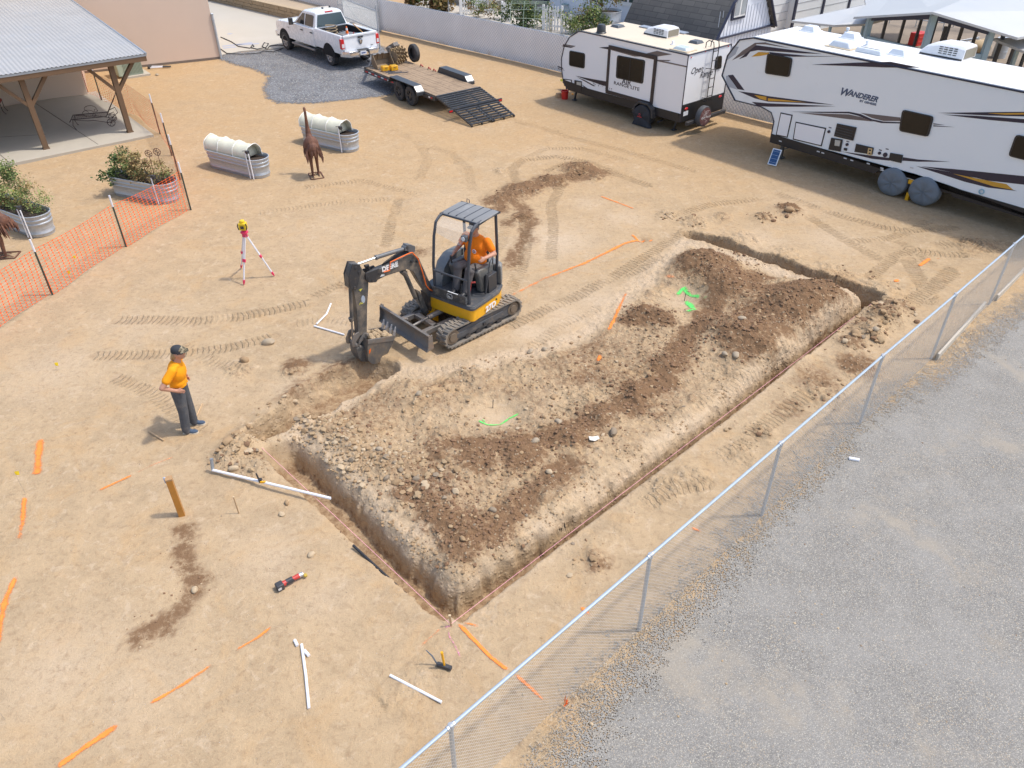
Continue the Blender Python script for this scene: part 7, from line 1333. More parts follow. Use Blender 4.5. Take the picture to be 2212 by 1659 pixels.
# raised planter wall
LIM = pm('grey_stone_wall', (.33, .31, .28), .9, var=.25, vs=3, bump=.5, bs=14)
t = thing('stone_planter_wall', 'raised grey stone planter bed wall in the neighbours garden', 'planter wall')
pts = [G(*B(430, 30)), G(*B(860, 118)), G(*B(1440, 40))]
for i in range(2):
    p, q = pts[i], pts[i+1]; p.z = q.z = 0; b = MB(); b.beam(p+Vector((0, 0, .3)), q+Vector((0, 0, .3)), .35, .6); b.build('wall', LIM, t); b = MB(); b.beam(p+Vector((0, 0, .64)), q+Vector((0, 0, .64)), .5, .09); b.build('cap', pm('cap_stone', (.55, .53, .48), .85, var=.1), t)
for x, y, h_, lab in ((1178, 70, 1.5, 'rusty post in the neighbours planter bed, the left one of the pair'), (1238, 78, 1.4, 'rusty post in the neighbours planter bed, the right one of the pair')): o = G(*B(x, y)); b = MB(); b.box((0, 0, h_/2), (.12, .12, h_)); tag(b.build('garden_post', pm('rust_post', (.3, .1, .05), .8), loc=(o.x, o.y, 0)), lab, 'post', 'rusty garden posts')
# white picket fences
PW_ = pm('picket_white', (.78, .78, .76), .6, var=.04)
def pickets(name, label, p, q, h=.95, grp='white picket fence sections'):
    p = Vector((p.x, p.y, 0)); q = Vector((q.x, q.y, 0)); fr = Frame((p.x, p.y), math.degrees(math.atan2(q.y-p.y, q.x-p.x)), 0); L = (q-p).length; t = fthing(name, label, 'picket fence', fr, grp)
    n = int(L/.16)
    for k in range(n): x = .08+.16*k; b = MB(); b.prism([(x-.045, .05), (x+.045, .05), (x+.045, h-.12), (x+.03, h-.1), (x+.045, h-.06), (x, h), (x-.045, h-.06), (x-.03, h-.1), (x-.045, h-.12)], -.012, .012, 'y'); b.build('picket', PW_, t)
    for z in (.25, h-.28): b = MB(); b.box((L/2, .03, z), (L, .035, .09)); b.build('rail', PW_, t)
    for x in (0, L): b = MB(); b.box((x, .04, h/2), (.1, .1, h+.04)); b.build('post', PW_, t)
pickets('picket_fence', 'white picket fence section by the yellow-green bush behind the slatted fence', G(*B(520, 165)), G(*B(720, 150)), .95)
pickets('picket_fence', 'white picket fence section left of the flowering green shrub', G(*B(735, 150)), G(*B(880, 150)), 1.0)
pickets('picket_fence', 'white picket fence section half hidden behind the left edge of the flowering shrub', G(*B(945, 215)), G(*B(1025, 235)), 1.0)
pickets('picket_fence', 'white picket garden gate between the flowering shrub and the travel trailer', G(*B(1370, 310)), G(*B(1560, 330)), 1.25)
pickets('picket_fence', 'white picket fence section low against the nose of the travel trailer', G(*B(1560, 345)), G(*B(1650, 350)), .9)
def fplant(name, lab, cat, px, h, blobs, grp='garden plants beyond the white fence'): o = G(*B(*px)); return plant(name, lab, cat, (o.x, o.y, 0), 0, blobs, grp)
fplant('shrub', 'large round green shrub with white and yellow flowers behind the slatted fence', 'shrub', (1180, 300), 2, [((0, .2, .9), (1.15, .8, .85), 2600, .13, (6, 4, 0, 2, 0, .15, .35)), ((-.2, .1, 1.6), (.6, .4, .45), 500, .11, (3, 4, 0, 3, 0, .3, .4))])
fplant('shrub', 'olive green shrub spreading beside the front of the travel trailer', 'shrub', (1730, 350), 2, [((0, 0, .8), (1.1, .6, .7), 1500, .11, (1, 4, 2, 4)), ((.9, .2, .8), (.9, .6, .6), 900, .11, (1, 4, 2, 4)), ((.3, .1, 1.7), (.9, .4, .7), 260, .1, (0, 2, 2, 3, 2))])
fplant('shrub', 'sparse dusty bush with brown twigs left of the picket gate', 'shrub', (860, 205), 1, [((0, 0, .6), (.8, .4, .5), 700, .1, (2, 4, 3, 1, 1))])
fplant('shrub', 'small yellow-green bush standing above the picket fence', 'shrub', (590, 145), 1, [((0, 0, 1.1), (.38, .3, .45), 500, .1, (0, 1, 1, 6))])
fplant('shrub', 'low olive shrub at the foot of the picket fence by the yellow-green bush', 'shrub', (670, 185), 1, [((0, 0, .5), (.6, .3, .4), 500, .1, (1, 3, 3, 3, 1))])
fplant('vine', 'trailing vine creeping over the top of the slatted fence near the trailer nose', 'vine', (1440, 345), 1, [((0, -.4, 1.2), (.25, .15, .55), 90, .1, (2, 3, 1, 1, 1))])
for k, (x, y, lab) in enumerate(((40, 70, 'leftmost dry brown palm clump beyond the slatted fence'), (150, 100, 'dry yucca clump with dark centre beyond the slatted fence, second from the left'), (230, 105, 'dusty green clump beyond the slatted fence between the brown palms'), (330, 100, 'brown hanging palm skirt beyond the slatted fence by the wire posts'))):
    fplant('palm_clump', lab, 'plant', (x, y+20), 1.5, [((0, 0, 1.1), (.7, .5, 1.0), 900, .22, ((1, 1, 3, 2, 3), (3, 1, 2, 1, 2), (2, 3, 2, 1, 1), (0, 0, 3, 1, 5))[k]), ((.2, .3, 2.0), (.7, .5, .5), 400, .25, (1, 1, 3, 1, 3))], 'dry palm clumps')
for x, y, lab in ((395, 130, 'thin wire fence post left of the picket fence beyond the slats'), (515, 155, 'thin wire fence post standing inside the first picket fence section')): o = G(*B(x, y)); b = MB(); b.tube([(0, 0, 0), (0, 0, 2.6)], .035, 6); tag(b.build('fence_post', GALV, loc=(o.x, o.y, 0)), lab, 'post', 'tall wire fence posts')
o = G(*B(1240, 330)); t = thing('wire_trellis', 'green arched wire mesh cage over the flowering shrub', 'trellis', (o.x, o.y, 0), -8); b = MB()
for k in range(8): a = .15+k*.35; y = .7*math.cos(a); z = 1.5*math.sin(a); b.tube([(-1., y, max(z, .1)), (1., y, max(z, .1))], .012, 4)
for x in (-1, -.3, .3, 1): b.tube([(x, .7*math.cos(a), 1.5*math.sin(a)) for a in [PI*i/10 for i in range(11)]], .014, 4)
b.build('wire_mesh', pm('wire_green', (.25, .32, .25), .5), t)
# white neighbour building with bistro set
w0, w1 = G(*B(1425, 92)), G(*B(2140, 225)); fr = Frame((w0.x, w0.y), math.degrees(math.atan2(w1.y-w0.y, w1.x-w0.x)), 0); L = (w1-w0).length+5
t = fthing('white_cottage', 'white walled cottage with dark corner trim behind the bistro table', 'building', fr)
b = MB(); b.box((L/2, 3, 1.6), (L, 6, 3.2)); b.build('wall', pm('cottage_white', (.74, .77, .82), .7, var=.04, vs=2), t); b = MB(); b.box((-.1, -.02, 1.4), (.45, .1, 2.8)); b.build('dark_corner_trim', pm('navy_trim', (.035, .04, .07), .6), t)
q = fr.on(*B(2130, 10), 'y', 0); b = MB(); b.box((q.x+.9, -.03, q.z+.45), (2.5, .06, 1.2)); wf = b.build('window', PW_, t); b = MB(); b.box((q.x+.35, -.065, q.z+.5), (.95, .02, .9)); b.box((q.x+1.45, -.065, q.z+.5), (.95, .02, .9)); b.build('panes', pm('window_glass_green', (.05, .08, .08), .1, var=.4, vs=2), wf)
b = MB(); b.box((L/2, 2.9, 3.3), (L+.6, 6.8, .16)); b.build('roof', pm('flat_roof_grey', (.3, .3, .3), .9), t)
o = G(*B(1700, 125)); t = thing('bistro_table', 'pale green metal bistro table against the white cottage wall', 'table', (o.x, o.y, 0)); PG = pm('pale_green_iron', (.34, .44, .42), .5); b = MB(); b.lathe([(.001, .72), (.42, .72), (.42, .75), (.001, .76)], n=20); b.build('tabletop', PG, t)
for k in range(3): a = k*2.1; b = MB(); b.tube([(.1*math.cos(a), .1*math.sin(a), .72), (.18*math.cos(a), .18*math.sin(a), .45), (.08*math.cos(a), .08*math.sin(a), .25), (.32*math.cos(a), .32*math.sin(a), .0)], .02, 6); b.build('leg', PG, t)
oz = o; t = thing('flower_pot', 'small red flower pot on the bistro table', 'pot', (oz.x, oz.y, .76)); b = MB(); b.lathe([(.001, 0), (.09, 0), (.13, .24), (.15, .24), (.15, .3), (.12, .3), (.1, .05)], n=16); b.build('pot', pm('terracotta_red', (.42, .09, .05), .7), t)
o = G(*B(1600, 130)); t = thing('bistro_chair', 'pale green metal bistro chair left of the bistro table', 'chair', (o.x, o.y, 0), 20); b = MB(); b.lathe([(.001, .44), (.22, .44), (.22, .47), (.001, .47)], n=16); b.build('seat', PG, t)
for x, y in ((-.16, -.16), (.16, -.16), (.16, .16), (-.16, .16)): b = MB(); b.tube([(x*.8, y*.8, .44), (x*1.3, y*1.3, 0)], .016, 6); b.build('leg', PG, t)
b = MB(); b.tube([(-.2, .18, .45), (-.2, .26, .8), (-.1, .28, 1.0), (.1, .28, 1.0), (.2, .26, .8), (.2, .18, .45)], .018, 6); b.tube([(-.1, .22, .6), (0, .26, .85), (.1, .22, .6)], .014, 6); b.build('backrest', PG, t)
t, fq, hq, rq = tank('round_stock_tank', (B(2000, 105), B(2060, 108)), 'round grey-green galvanised tank with a small tree by the cottage wall', 'galvanised tanks in the neighbours garden', W_=1.35, H=.95)
plant('potted_tree', 'leafy potted tree with bare trunk growing in the round tank by the cottage', 'tree', (fq.o.x, fq.o.y, .9), 0, [((0, 0, 1.0), (.8, .6, .7), 1100, .13, (3, 4, 1, 2, 2)), ((-.7, 0, .9), (.5, .4, .6), 260, .11, (2, 2, 2, 3, 2))])
# gambrel shed with shingle roof
def S2(x, y): return (1106+x/4, y/4)
a, c = G(*S2(1735, 325), 2.2), G(*S2(1055, 195), 2.2); c = G(*S2(1055, 195), 2.2)
fr = Frame((a.x, a.y), math.degrees(math.atan2(c.y-a.y, c.x-a.x)), 0)   # X runs along the eave to the left, roof rises along -Y (away)
zt_ = 4.2; up_ = fr.on(*S2(1880, 10), 'x', 0); n_ = -1
t = fthing('gambrel_shed', 'barn style shed with dark shingle roof and white gable trimmed in navy', 'shed', fr)
ry, rz = up_.y, up_.z
print('SHED', fr.deg, up_, (c-a).length)
LX = (c-a).length+.6; sg = -1 if ry < 0 else 1; ry = sg*max(.9, min(abs(ry), 1.8)); rz = max(3.4, min(rz, 5.2))
SHG = None
def shingles():
    m, tt, N, L, noise, voro, mr, mth, mix, attr, tc, bs = node_kit('grey_shingles')
    s = N.new('ShaderNodeSeparateXYZ'); L.new(tc, s.inputs[0]); cb = N.new('ShaderNodeCombineXYZ'); L.new(s.outputs[0], cb.inputs[0]); L.new(s.outputs[2], cb.inputs[1])
    br = N.new('ShaderNodeTexBrick'); L.new(cb.outputs[0], br.inputs['Vector']); br.inputs['Scale'].default_value = 1; br.inputs['Brick Width'].default_value = .62; br.inputs['Row Height'].default_value = .19; br.inputs['Mortar Size'].default_value = .012; br.inputs['Color1'].default_value = (.085, .08, .075, 1); br.inputs['Color2'].default_value = (.14, .13, .118, 1); br.inputs['Mortar'].default_value = (.05, .048, .045, 1)
    c = mix(mr(noise(tc, 3, 4), .4, .7, 0, .4), (.1, .1, .1), (.2, .19, .17)); n = N.new('ShaderNodeMix'); n.data_type = 'RGBA'; n.inputs[0].default_value = .3; L.new(br.outputs[0], n.inputs['A']); L.new(c, n.inputs['B']); L.new(n.outputs['Result'], bs.inputs['Base Color']); bs.inputs['Roughness'].default_value = .9; return m
b = MB(); DP = 4.4; pr = [(0, 2.1), (ry, rz), (sg*DP/2, rz+.9), (sg*(DP-abs(ry)), rz), (sg*DP, 2.1)]
th = .12
b.prism(pr+[(y, z-th) for y, z in reversed(pr)], -.12, LX, 'x'); b.build('roof', shingles(), t)
b = MB(); b.prism([(sg*.12, 0)]+[(y*.97+sg*.05, z-.14) for y, z in pr]+[(sg*(DP-.12), 0)], .02, LX-.1, 'x'); b.build('wall', pm('shed_white', (.74, .78, .85), .7, var=.03, vs=1), t)
NVT = pm('navy_trim', (.035, .04, .07), .6)
b = MB()
for i in range(4): b.beam((-.13, pr[i][0], pr[i][1]-.05), (-.13, pr[i+1][0], pr[i+1][1]-.05), .05, .16, up=(1, 0, 0))
b.beam((-.02, sg*.1, 2.1), (-.02, sg*(DP-.1), 2.1), .05, .14, up=(1, 0, 0)); b.build('gable_trim', NVT, t)
b = MB(); b.box((-.02, sg*1.55, 3.25), (.06, .95, 1.15)); wf = b.build('window', NVT, t); b = MB(); b.box((-.06, sg*1.55, 3.25), (.04, .75, .95)); fr_ = b.build('white_frame', PW_, wf); 
b = MB(); b.box((-.085, sg*1.35, 3.25), (.02, .28, .8)); b.box((-.085, sg*1.75, 3.25), (.02, .28, .8)); b.build('panes', pm('window_pale', (.35, .38, .4), .1), wf)
b = MB(); 
for k in range(18): b.box((.012, sg*(.3+.22*k), 1.6), (.02, .006, 3.0))
b.build('board_grooves', pm('groove_shade', (.5, .53, .58), .8), t)
# tree behind the shed
o = G(1664, 60); plant('garden_tree', 'bright green tree with dark trunk between the barn shed and the white deck', 'tree', (o.x, o.y, 0), 0, [((0, 0, 4.2), (1.5, 1.2, 1.0), 2600, .16, (3, 6, 0, 3)), ((.6, 0, 3.2), (.8, .8, .5), 600, .15, (3, 6, 0, 3))])
# white sided deck / house beyond
u0, u1 = G(1713, 40, .9), G(1880, 3, .9); fr = Frame((u0.x, u0.y), math.degrees(math.atan2(u1.y-u0.y, u1.x-u0.x)), 0)
t = fthing('white_sided_house', 'white lap-sided house and raised deck with navy trim beyond the large camper', 'house', fr)
b = MB(); b.box((4, 2, 1.2), (8, 4, 2.4)); b.box((-1.8, 2.2, 1.15), (3.6, 3.6, 2.3)); b.build('siding', pm('siding_white', (.72, .75, .76), .6, var=.04), t)
b = MB()
for z in (.4, .8, 1.2, 1.6, 2.0): b.box((4, -.006, z), (8, .02, .02)); b.box((-1.8, .395, z), (3.6, .02, .02))
b.build('lap_lines', pm('lap_shade', (.38, .4, .42), .7), t)
b = MB(); b.box((4, .0, 2.42), (8.2, .2, .12)); b.box((-1.8, .4, 2.34), (3.7, .14, .12))
for x in (0, 2.6, 5.2, 7.9): b.box((x, -.02, 1.2), (.14, .1, 2.4))
b.build('navy_trim', NVT, t); b = MB(); b.box((4, 2.1, 2.45), (7.8, 3.6, .05)); b.build('deck_boards', pm('weathered_deck', (.38, .33, .24), .85, var=.2), t); b = MB(); b.box((2.5, 3.4, 3.6), (6, .8, 2.2)); b.build('upper_wall', pm('upper_dark', (.14, .17, .18), .4, var=.4, vs=1), t)
# steel carports with blue-grey frame
CR = pm('carport_roof', (.50, .51, .51), .45, .25, var=.06, vs=.6, dirt=(.45, .48, .5), da=.3, ds=.8); BF = pm('blue_grey_steel', (.27, .37, .42), .45, .2, var=.08, vs=2)
ZC = 3.1
def roofpoly(t, px, z, nm='roof', thick=.08):
    P = [G(*p, zz) for p, zz in zip(px, z)]; b = MB(); n = len(P); b.add(P+[p-Vector((0, 0, thick)) for p in P], [tuple(range(n)), tuple(range(2*n-1, n-1, -1))]+[(i, (i+1) % n, (i+1) % n+n, i+n) for i in range(n)]); return b.build(nm, CR, t, ang=0)
t = thing('steel_carport', 'gabled carport with pale metal roof and blue-grey steel frame behind the large camper', 'carport')
ap = S5(1425, 103); lw = S5(740, 146); rw = S5(2160, 325)
roofpoly(t, [lw, ap, (2212, -55), (1950, -60)], (2.9, 3.6, 3.6, 2.9)); roofpoly(t, [ap, rw, (2500, 20), (2212, -55)], (3.6, 2.9, 2.9, 3.6))
for (x, y), (xb, yb), z in ((S5(890, 145), S5(860, 265), 2.9), (S5(1435, 130), S5(1385, 330), 3.4), (S5(1935, 268), S5(1890, 440), 3.0)):
    pt = G(x, y, z); b = MB(); b.box((pt.x, pt.y, z/2), (.2, .2, z)); b.build('post', BF, t)
A_, B_ = G(*S5(890, 230), 2.2), G(*S5(1900, 350), 2.2); 
pa, pb, pc = G(*S5(890, 145), 2.9), G(*S5(1435, 130), 3.4), G(*S5(1935, 268), 3.0)
for u, v in ((pa, pb), (pb, pc)): b = MB(); b.beam((u.x, u.y, 2.05), (v.x, v.y, 2.05), .12, .36, up=(0, 0, 1)); b.build('cross_beam', BF, t)
for k, (u, v) in enumerate(((pa, pb), (pb, pc))): b = MB(); b.beam((u.x, u.y, u.z-.06), (v.x, v.y, v.z-.06), .1, .16); b.build('gable_rafter', NVT, t)
dv = (pc-pa); dv.z = 0; dv.normalize(); bk_ = Vector((-dv.y, dv.x, 0)); 
for k in range(5):
    for q in (pa, pb, pc): o_ = q+bk_*(1.6+1.9*k); b = MB(); b.box((o_.x, o_.y, 1.4), (.1, .1, 2.8)); b.build('rear_post', pm('dark_steel', (.05, .05, .055), .5), t)
P_ = [G(1700, 60), G(2400, 240), G(2900, 120), G(2700, -150), G(1800, -60)]; b = MB(); b.prism([(p.x, p.y) for p in P_], -.05, .03, 'z'); tag(b.build('neighbour_yard', pm('yard_dark_ground', (.26, .21, .16), .95, var=.4, vs=.9, bump=.5)), kind='structure')  # ground sheet toned dark so the space under the carport reads darker
t = thing('lean_to_roof', 'long low pale metal roof extending left of the carport gable', 'roof'); roofpoly(t, [S5(200, 178), S5(570, 216), S5(860, 205), (1990, 20), (2050, -60), (1860, -60), (1870, 10)], (2.4, 2.3, 2.3, 2.6, 2.9, 2.9, 2.6)); 
for p in (S5(560, 217), S5(850, 207)): q = G(*p, 2.3); b = MB(); b.box((q.x, q.y+.2, 1.15), (.1, .1, 2.3)); b.build('post', BF, t)
t = thing('right_lean_to', 'pale metal lean-to roof right of the carport gable at the frame edge', 'roof'); roofpoly(t, [S5(1945, 330), S5(2165, 325), (2300, 90), (2320, 160), S5(2212, 440)], (2.5, 2.5, 2.5, 2.4, 2.4)); 
for p in (S5(2160, 420), (2290, 150)): q = G(*p, 2.3); b = MB(); b.box((q.x, q.y, 1.2), (.12, .12, 2.4)); b.build('post', BF, t)
# stored things seen under the carport
STO = [((1270, 330), 'red_toolbox', 'red metal toolbox under the steel carport', 'toolbox', REDP, (.8, .5, .6)), ((1640, 380), 'ladder_stack', 'stack of aluminium ladders under the steel carport', 'ladder', GALV, (2.2, .5, .3)), ((1800, 400), 'tarp_bundle', 'tan tarpaulin bundle under the steel carport', 'bundle', pm('tan_tarp', (.45, .35, .22), .8, var=.2), (1.2, .9, .6)), ((1980, 440), 'metal_barrel', 'grey barrel beneath the right lean-to roof', 'barrel', GALV, (.6, .6, .9))]
for (x, y), nm, lab, cat, mt, dm in STO:
    q = G(*S5(x, y), .4)+bk_*.5; t = thing(nm, lab, cat, (q.x, q.y, 0), rr.uniform(-30, 60)); b = MB()
    if nm == 'metal_barrel': b.lathe([(.001, 0), (.3, 0), (.3, .3), (.32, .32), (.3, .34), (.3, .9), (.28, .88), (.001, .88)], n=18)
    elif nm == 'ladder_stack':
        for y_ in (-.2, .2): b.beam((-1.2, y_, .3), (1.2, y_, .5), .04, .1)
        for k in range(8): b.beam((-1.1+.3*k, -.2, .32+.02*k), (-1.1+.3*k, .2, .32+.02*k), .04, .04)
    elif nm == 'tarp_bundle': b.ball((0, 0, .3), (.6, .45, .32), 10, 8); b.ball((.3, .1, .35), (.4, .3, .3), 10, 8)
    else: b.box((0, 0, .3), dm); b.box((0, -.26, .42), (.7, .02, .02)); b.box((0, -.26, .22), (.7, .02, .02))
    b.build('shell', mt, t, bev=.02)
for k in range(4):
    q = G(*S5(1100+260*k, 300+30*k), 0)+bk_*(2.5+k*.5); t = thing('pipe_rack', ('low galvanised pipe livestock panel, the leftmost under the carport', 'galvanised pipe panel behind the central carport post', 'galvanised pipe panel between the central and right carport posts', 'galvanised pipe panel beside the right carport post')[k], 'pipe panel', (q.x, q.y, 0), -40, 'pipe panels under the carport'); b = MB()
    for z in (.4, .8, 1.2, 1.6): b.tube([(-1.4, 0, z), (1.4, 0, z)], .025, 6)
    for x in (-1.4, 0, 1.4): b.tube([(x, 0, 0), (x, 0, 1.6)], .025, 6)
    b.build('rails', GALV, t)
# ============================================================ NEAR FENCE, TOOLS, ROCKS, PAINT
def hz(px, py): g = G(px, py); z = hgt(g.x, g.y); g = G(px, py, z); return Vector((g.x, g.y, hgt(g.x, g.y)))
FB = [G(1380, 1360), G(1645, 1113), G(1857, 915), G(2011, 774), G(2136.5, 657)]
d = (FB[4]-FB[0])/4; P0 = FB[0]; nf = d.normalized(); npn = Vector((-nf.y, nf.x, 0))
t = thing('chain_link_fence', 'low galvanised chain-link fence between the dig and the gravel road', 'fence'); FHT = 1.507
posts = [P0-d*3, P0-d*2, P0-d*1]+FB+[FB[4]+d*1, FB[4]+d*2, FB[4]+d*3, FB[4]+d*4]
e1 = G(994, 1740); posts[2] = P0-d*1.02
for p in posts: 
    b = MB(); b.tube([(p.x, p.y, -.1), (p.x, p.y, FHT-.02)], .027, 10); pp = b.build('post', GALV, t); b = MB(); b.lathe([(.034, 0), (.036, .05), (.03, .07), (.001, .075)], (p.x, p.y, FHT-.04), n=12); b.tube([(p.x-nf.x*.05, p.y-nf.y*.05, FHT), (p.x+nf.x*.05, p.y+nf.y*.05, FHT)], .03, 8); b.build('rail_cap', GALV, pp)
b = MB()
for u, v in zip(posts[:-1], posts[1:]): b.tube([(u.x, u.y, FHT), (v.x, v.y, FHT)], .021, 10)
b.build('top_rail', pm('rail_galvanised', (.42, .50, .58), .45, .35, var=.15, vs=8), t)
b = MB(); st = .066
wl = .0011
for u, v in zip(posts[:-1], posts[1:]):
    L = (v-u).length; L = math.hypot(v.x-u.x, v.y-u.y); dd = Vector((v.x-u.x, v.y-u.y, 0))/L; n2 = Vector((-dd.y, dd.x, 0)); H1 = FHT-.03
    for s in (1, -1):
        k = -H1
        while k < L:
            x0, x1 = max(k, 0), min(k+H1, L); z0, z1 = x0-k, x1-k
            if x1-x0 > .02:
                if s < 0: z0, z1 = H1-z0, H1-z1
                a0 = Vector((u.x, u.y, .03+z0))+dd*x0-n2*.03; a1 = Vector((u.x, u.y, .03+z1))+dd*x1-n2*.03
                b.beam(a0, a1, wl*2, wl*2)
            k += st
b.build('wire_mesh', pm('wire_dull', (.62, .58, .52), .6, .1, var=.1), t, ang=0)
CEM = pm('weathered_board', (.50, .45, .37), .9, var=.2, vs=4, bump=.4)
for (a, c), lab in zip((((1665, 1102), (1665, 1100)), ) if 0 else (((2022, 778), (2124, 664)), ((2150, 650), (2230, 568))), ('weathered concrete kick board under the chain-link fence, the nearer of the two', 'weathered concrete kick board under the fence at the right edge of the view')):
    p, q = G(*a), G(*c); p.z = q.z = .07; b = MB(); b.beam(p, q, .05, .17); o = b.build('kick_board', CEM, None, bev=.008); tag(o, lab, 'board', 'kick boards under the fence')
# string lines and corner stake
t = thing('string_line', 'pink mason string stretched along the long near side of the trench', 'string'); t['group'] = 'pink string lines'; b = MB(); b.tube([G(975, 1347, .07), G(1884, 655, .07)], .0028, 5); b.build('string', PINK, t)
t = thing('string_line', 'pink mason string stretched along the short left side of the trench', 'string'); t['group'] = 'pink string lines'; b = MB(); b.tube([G(972, 1347, .07), G(556, 958, .07)], .0035, 5); b.build('string', PINK, t)
def stake(px, top, lab, w_=.035, mat=WOOD, nm='wooden_stake', grp='wooden stakes'):
    o = hz(*px); fr = Frame((o.x, o.y), 0, 0); q = fr.on(*top, 'y', 0); t = thing(nm, lab, 'stake', o, 0, grp); b = MB(); b.beam((0, 0, -.05), (q.x*.6, 0, max(q.z-o.z, .12)), w_, w_*.6, up=(0, 1, 0)); b.build('shaft', mat, t, bev=.004); b = MB(); b.box((q.x*.6, 0, max(q.z-o.z, .12)), (w_*1.1, w_*.9, .02)); b.build('battered_top', pm('stake_end', (.62, .48, .3), .8), t); return t
stake((975, 1352), (970, 1330), 'short wooden corner stake where the two pink strings meet', .03)
stake((516, 1109), (504, 1074), 'thin wooden stake standing left of the black pipe and below the long white pipe', .022)
# orange-brown timber post
o = hz(393, 1112); t = thing('timber_post', 'short square amber stained timber post standing alone in the dirt', 'post', o, 20); b = MB(); b.box((0, 0, .38), (.095, .095, .8)); b.build('shaft', pm('amber_timber', (.44, .19, .03), .45, var=.2, vs=8, coat=.4), t, bev=.006); b = MB(); b.box((0, 0, .79), (.1, .1, .03)); b.build('splintered_top', pm('raw_timber', (.42, .25, .12), .9, var=.4, vs=30), t); b = MB(); b.tube([(-.06, 0, .72), (-.07, .02, .82), (-.05, .03, .8)], .012, 6); b.build('cable_clip', pm('clip_grey', (.4, .45, .55), .4), t)
# pipes
def lying(nm, lab, cat, pts, r, mat, grp=None, z=.0, n=10):
    P = [hz(*p) for p in pts]; o = P[0].copy(); zz = max(p.z for p in P); t = thing(nm, lab, cat, o, 0, grp); Q = [Vector((p.x-o.x, p.y-o.y, p.z-o.z+r+.004+z)) for p in P]; b = MB(); b.tube(Q, r, n); b.build('pipe' if 'pipe' in nm else 'shaft', mat, t); return t, Q
PG_ = 'white pipe offcuts on the ground'
lying('pvc_pipe', 'long white pipe piece lying upright in the view beside two short offcuts', 'pipe', [(652, 1394), (661, 1460), (668, 1532)], .019, PVC, PG_)
lying('pvc_pipe', 'short white pipe offcut above the left end of the long piece', 'pipe', [(637, 1385), (643, 1397)], .022, PVC, PG_)
lying('pvc_pipe', 'short white pipe offcut touching the right side of the long piece', 'pipe', [(658, 1407), (668, 1419)], .022, PVC, PG_)
lying('pvc_pipe', 'white pipe piece with one dirty end lying below the hammer', 'pipe', [(843, 1461), (954, 1519)], .019, PVC, PG_)
lying('pvc_pipe', 'slightly bent white pipe piece, upper of the two left of the excavator bucket', 'pipe', [(715, 658), (706, 680), (684, 702)], .02, PVC, PG_)
lying('pvc_pipe', 'straight white pipe piece, lower of the two left of the excavator bucket', 'pipe', [(679, 706), (744, 725)], .02, PVC, PG_)
lying('pvc_pipe', 'small white pipe stub lying on the gravel road', 'pipe', [(1833, 993), (1855, 997)], .03, pm('white_pipe_clean', (.85, .85, .88), .4), PG_)
lying('wood_stick', 'pale wooden stick lying in the shadow of the standing worker', 'stick', [(323, 934), (354, 953)], .016, WOOD, 'pale wooden sticks'); lying('wood_stick', 'pale wooden stick lying just beyond the worker\'s feet', 'stick', [(437, 874), (424, 902)], .014, WOOD, 'pale wooden sticks')
p0, p1 = hz(461, 1021), G(716, 1086, .03); o = p0.copy(); t = thing('measuring_pipe', 'long white pipe with angled end reaching across the rim of the left trench', 'pipe', o); b = MB(); b.tube([(0, 0, .06), (p1.x-o.x, p1.y-o.y, p1.z-o.z+.1)], .024, 10); pp = b.build('pipe', PVC, t)
q = G(459, 995, .25)-o; b = MB(); b.tube([(0, 0, .06), (-.0, .02, .09), (q.x*.6, q.y*.6+.02, .26)], [.025, .028, .03], 8); b.build('grey_elbow', pm('grey_fitting', (.3, .32, .34), .4, .3), pp); v = Vector((p1.x-o.x, p1.y-o.y, 0)); m1 = v*.42+Vector((0, 0, .1)); b = MB(); b.box(m1, (.05, .05, .07)); b.tube([m1+Vector((-.02, 0, 0)), m1+Vector((-.05, .02, .14))], .014, 6); b.build('spring_clamp', BLACKM, pp); b = MB(); b.box(m1+Vector((.05, -.03, -.01)), (.09, .03, .03)); b.build('yellow_clamp_jaw', YELLOW, pp)
lying('black_pipe', 'black straight pipe lying on the rim of the left trench', 'pipe', [(764, 1184), (880, 1278)], .022, pm('black_pipe', (.02, .022, .026), .5), None, .035)
# cordless grinder
o = hz(606, 1272); v = hz(655, 1246)-o; t = thing('cordless_grinder', 'red and black cordless power tool lying on the dirt', 'power tool', o, math.degrees(math.atan2(v.y, v.x))); RDT = pm('tool_red', (.5, .05, .04), .4); DK_ = pm('tool_black', (.05, .05, .055), .5)
b = MB(); b.box((0, 0, .06), (.11, .11, .11)); bt = b.build('battery', DK_, t, bev=.015); b = MB(); b.box((-.02, -.057, .06), (.05, .004, .04)); b.build('battery_label', pm('label_light', (.6, .6, .6), .5), bt)
b = MB(); b.tube([(.05, 0, .07), (.12, 0, .075), (.22, .0, .07), (.3, 0, .065)], [.045, .035, .032, .04], 12); b.build('handle', RDT, t); b = MB(); b.tube([(.1, 0, .08), (.2, 0, .085)], .034, 10); b.box((.15, -.03, .07), (.12, .02, .04)); b.build('grip', DK_, t); b = MB(); b.tube([(.3, 0, .065), (.36, 0, .06)], [.04, .035], 12); b.build('gear_head', pm('alloy', (.5, .5, .5), .35, .7), t); b = MB(); b.box((.38, -.04, .05), (.05, .05, .04)); b.build('guard', pm('brass_yellow', (.5, .35, .05), .5), t, bev=.01)
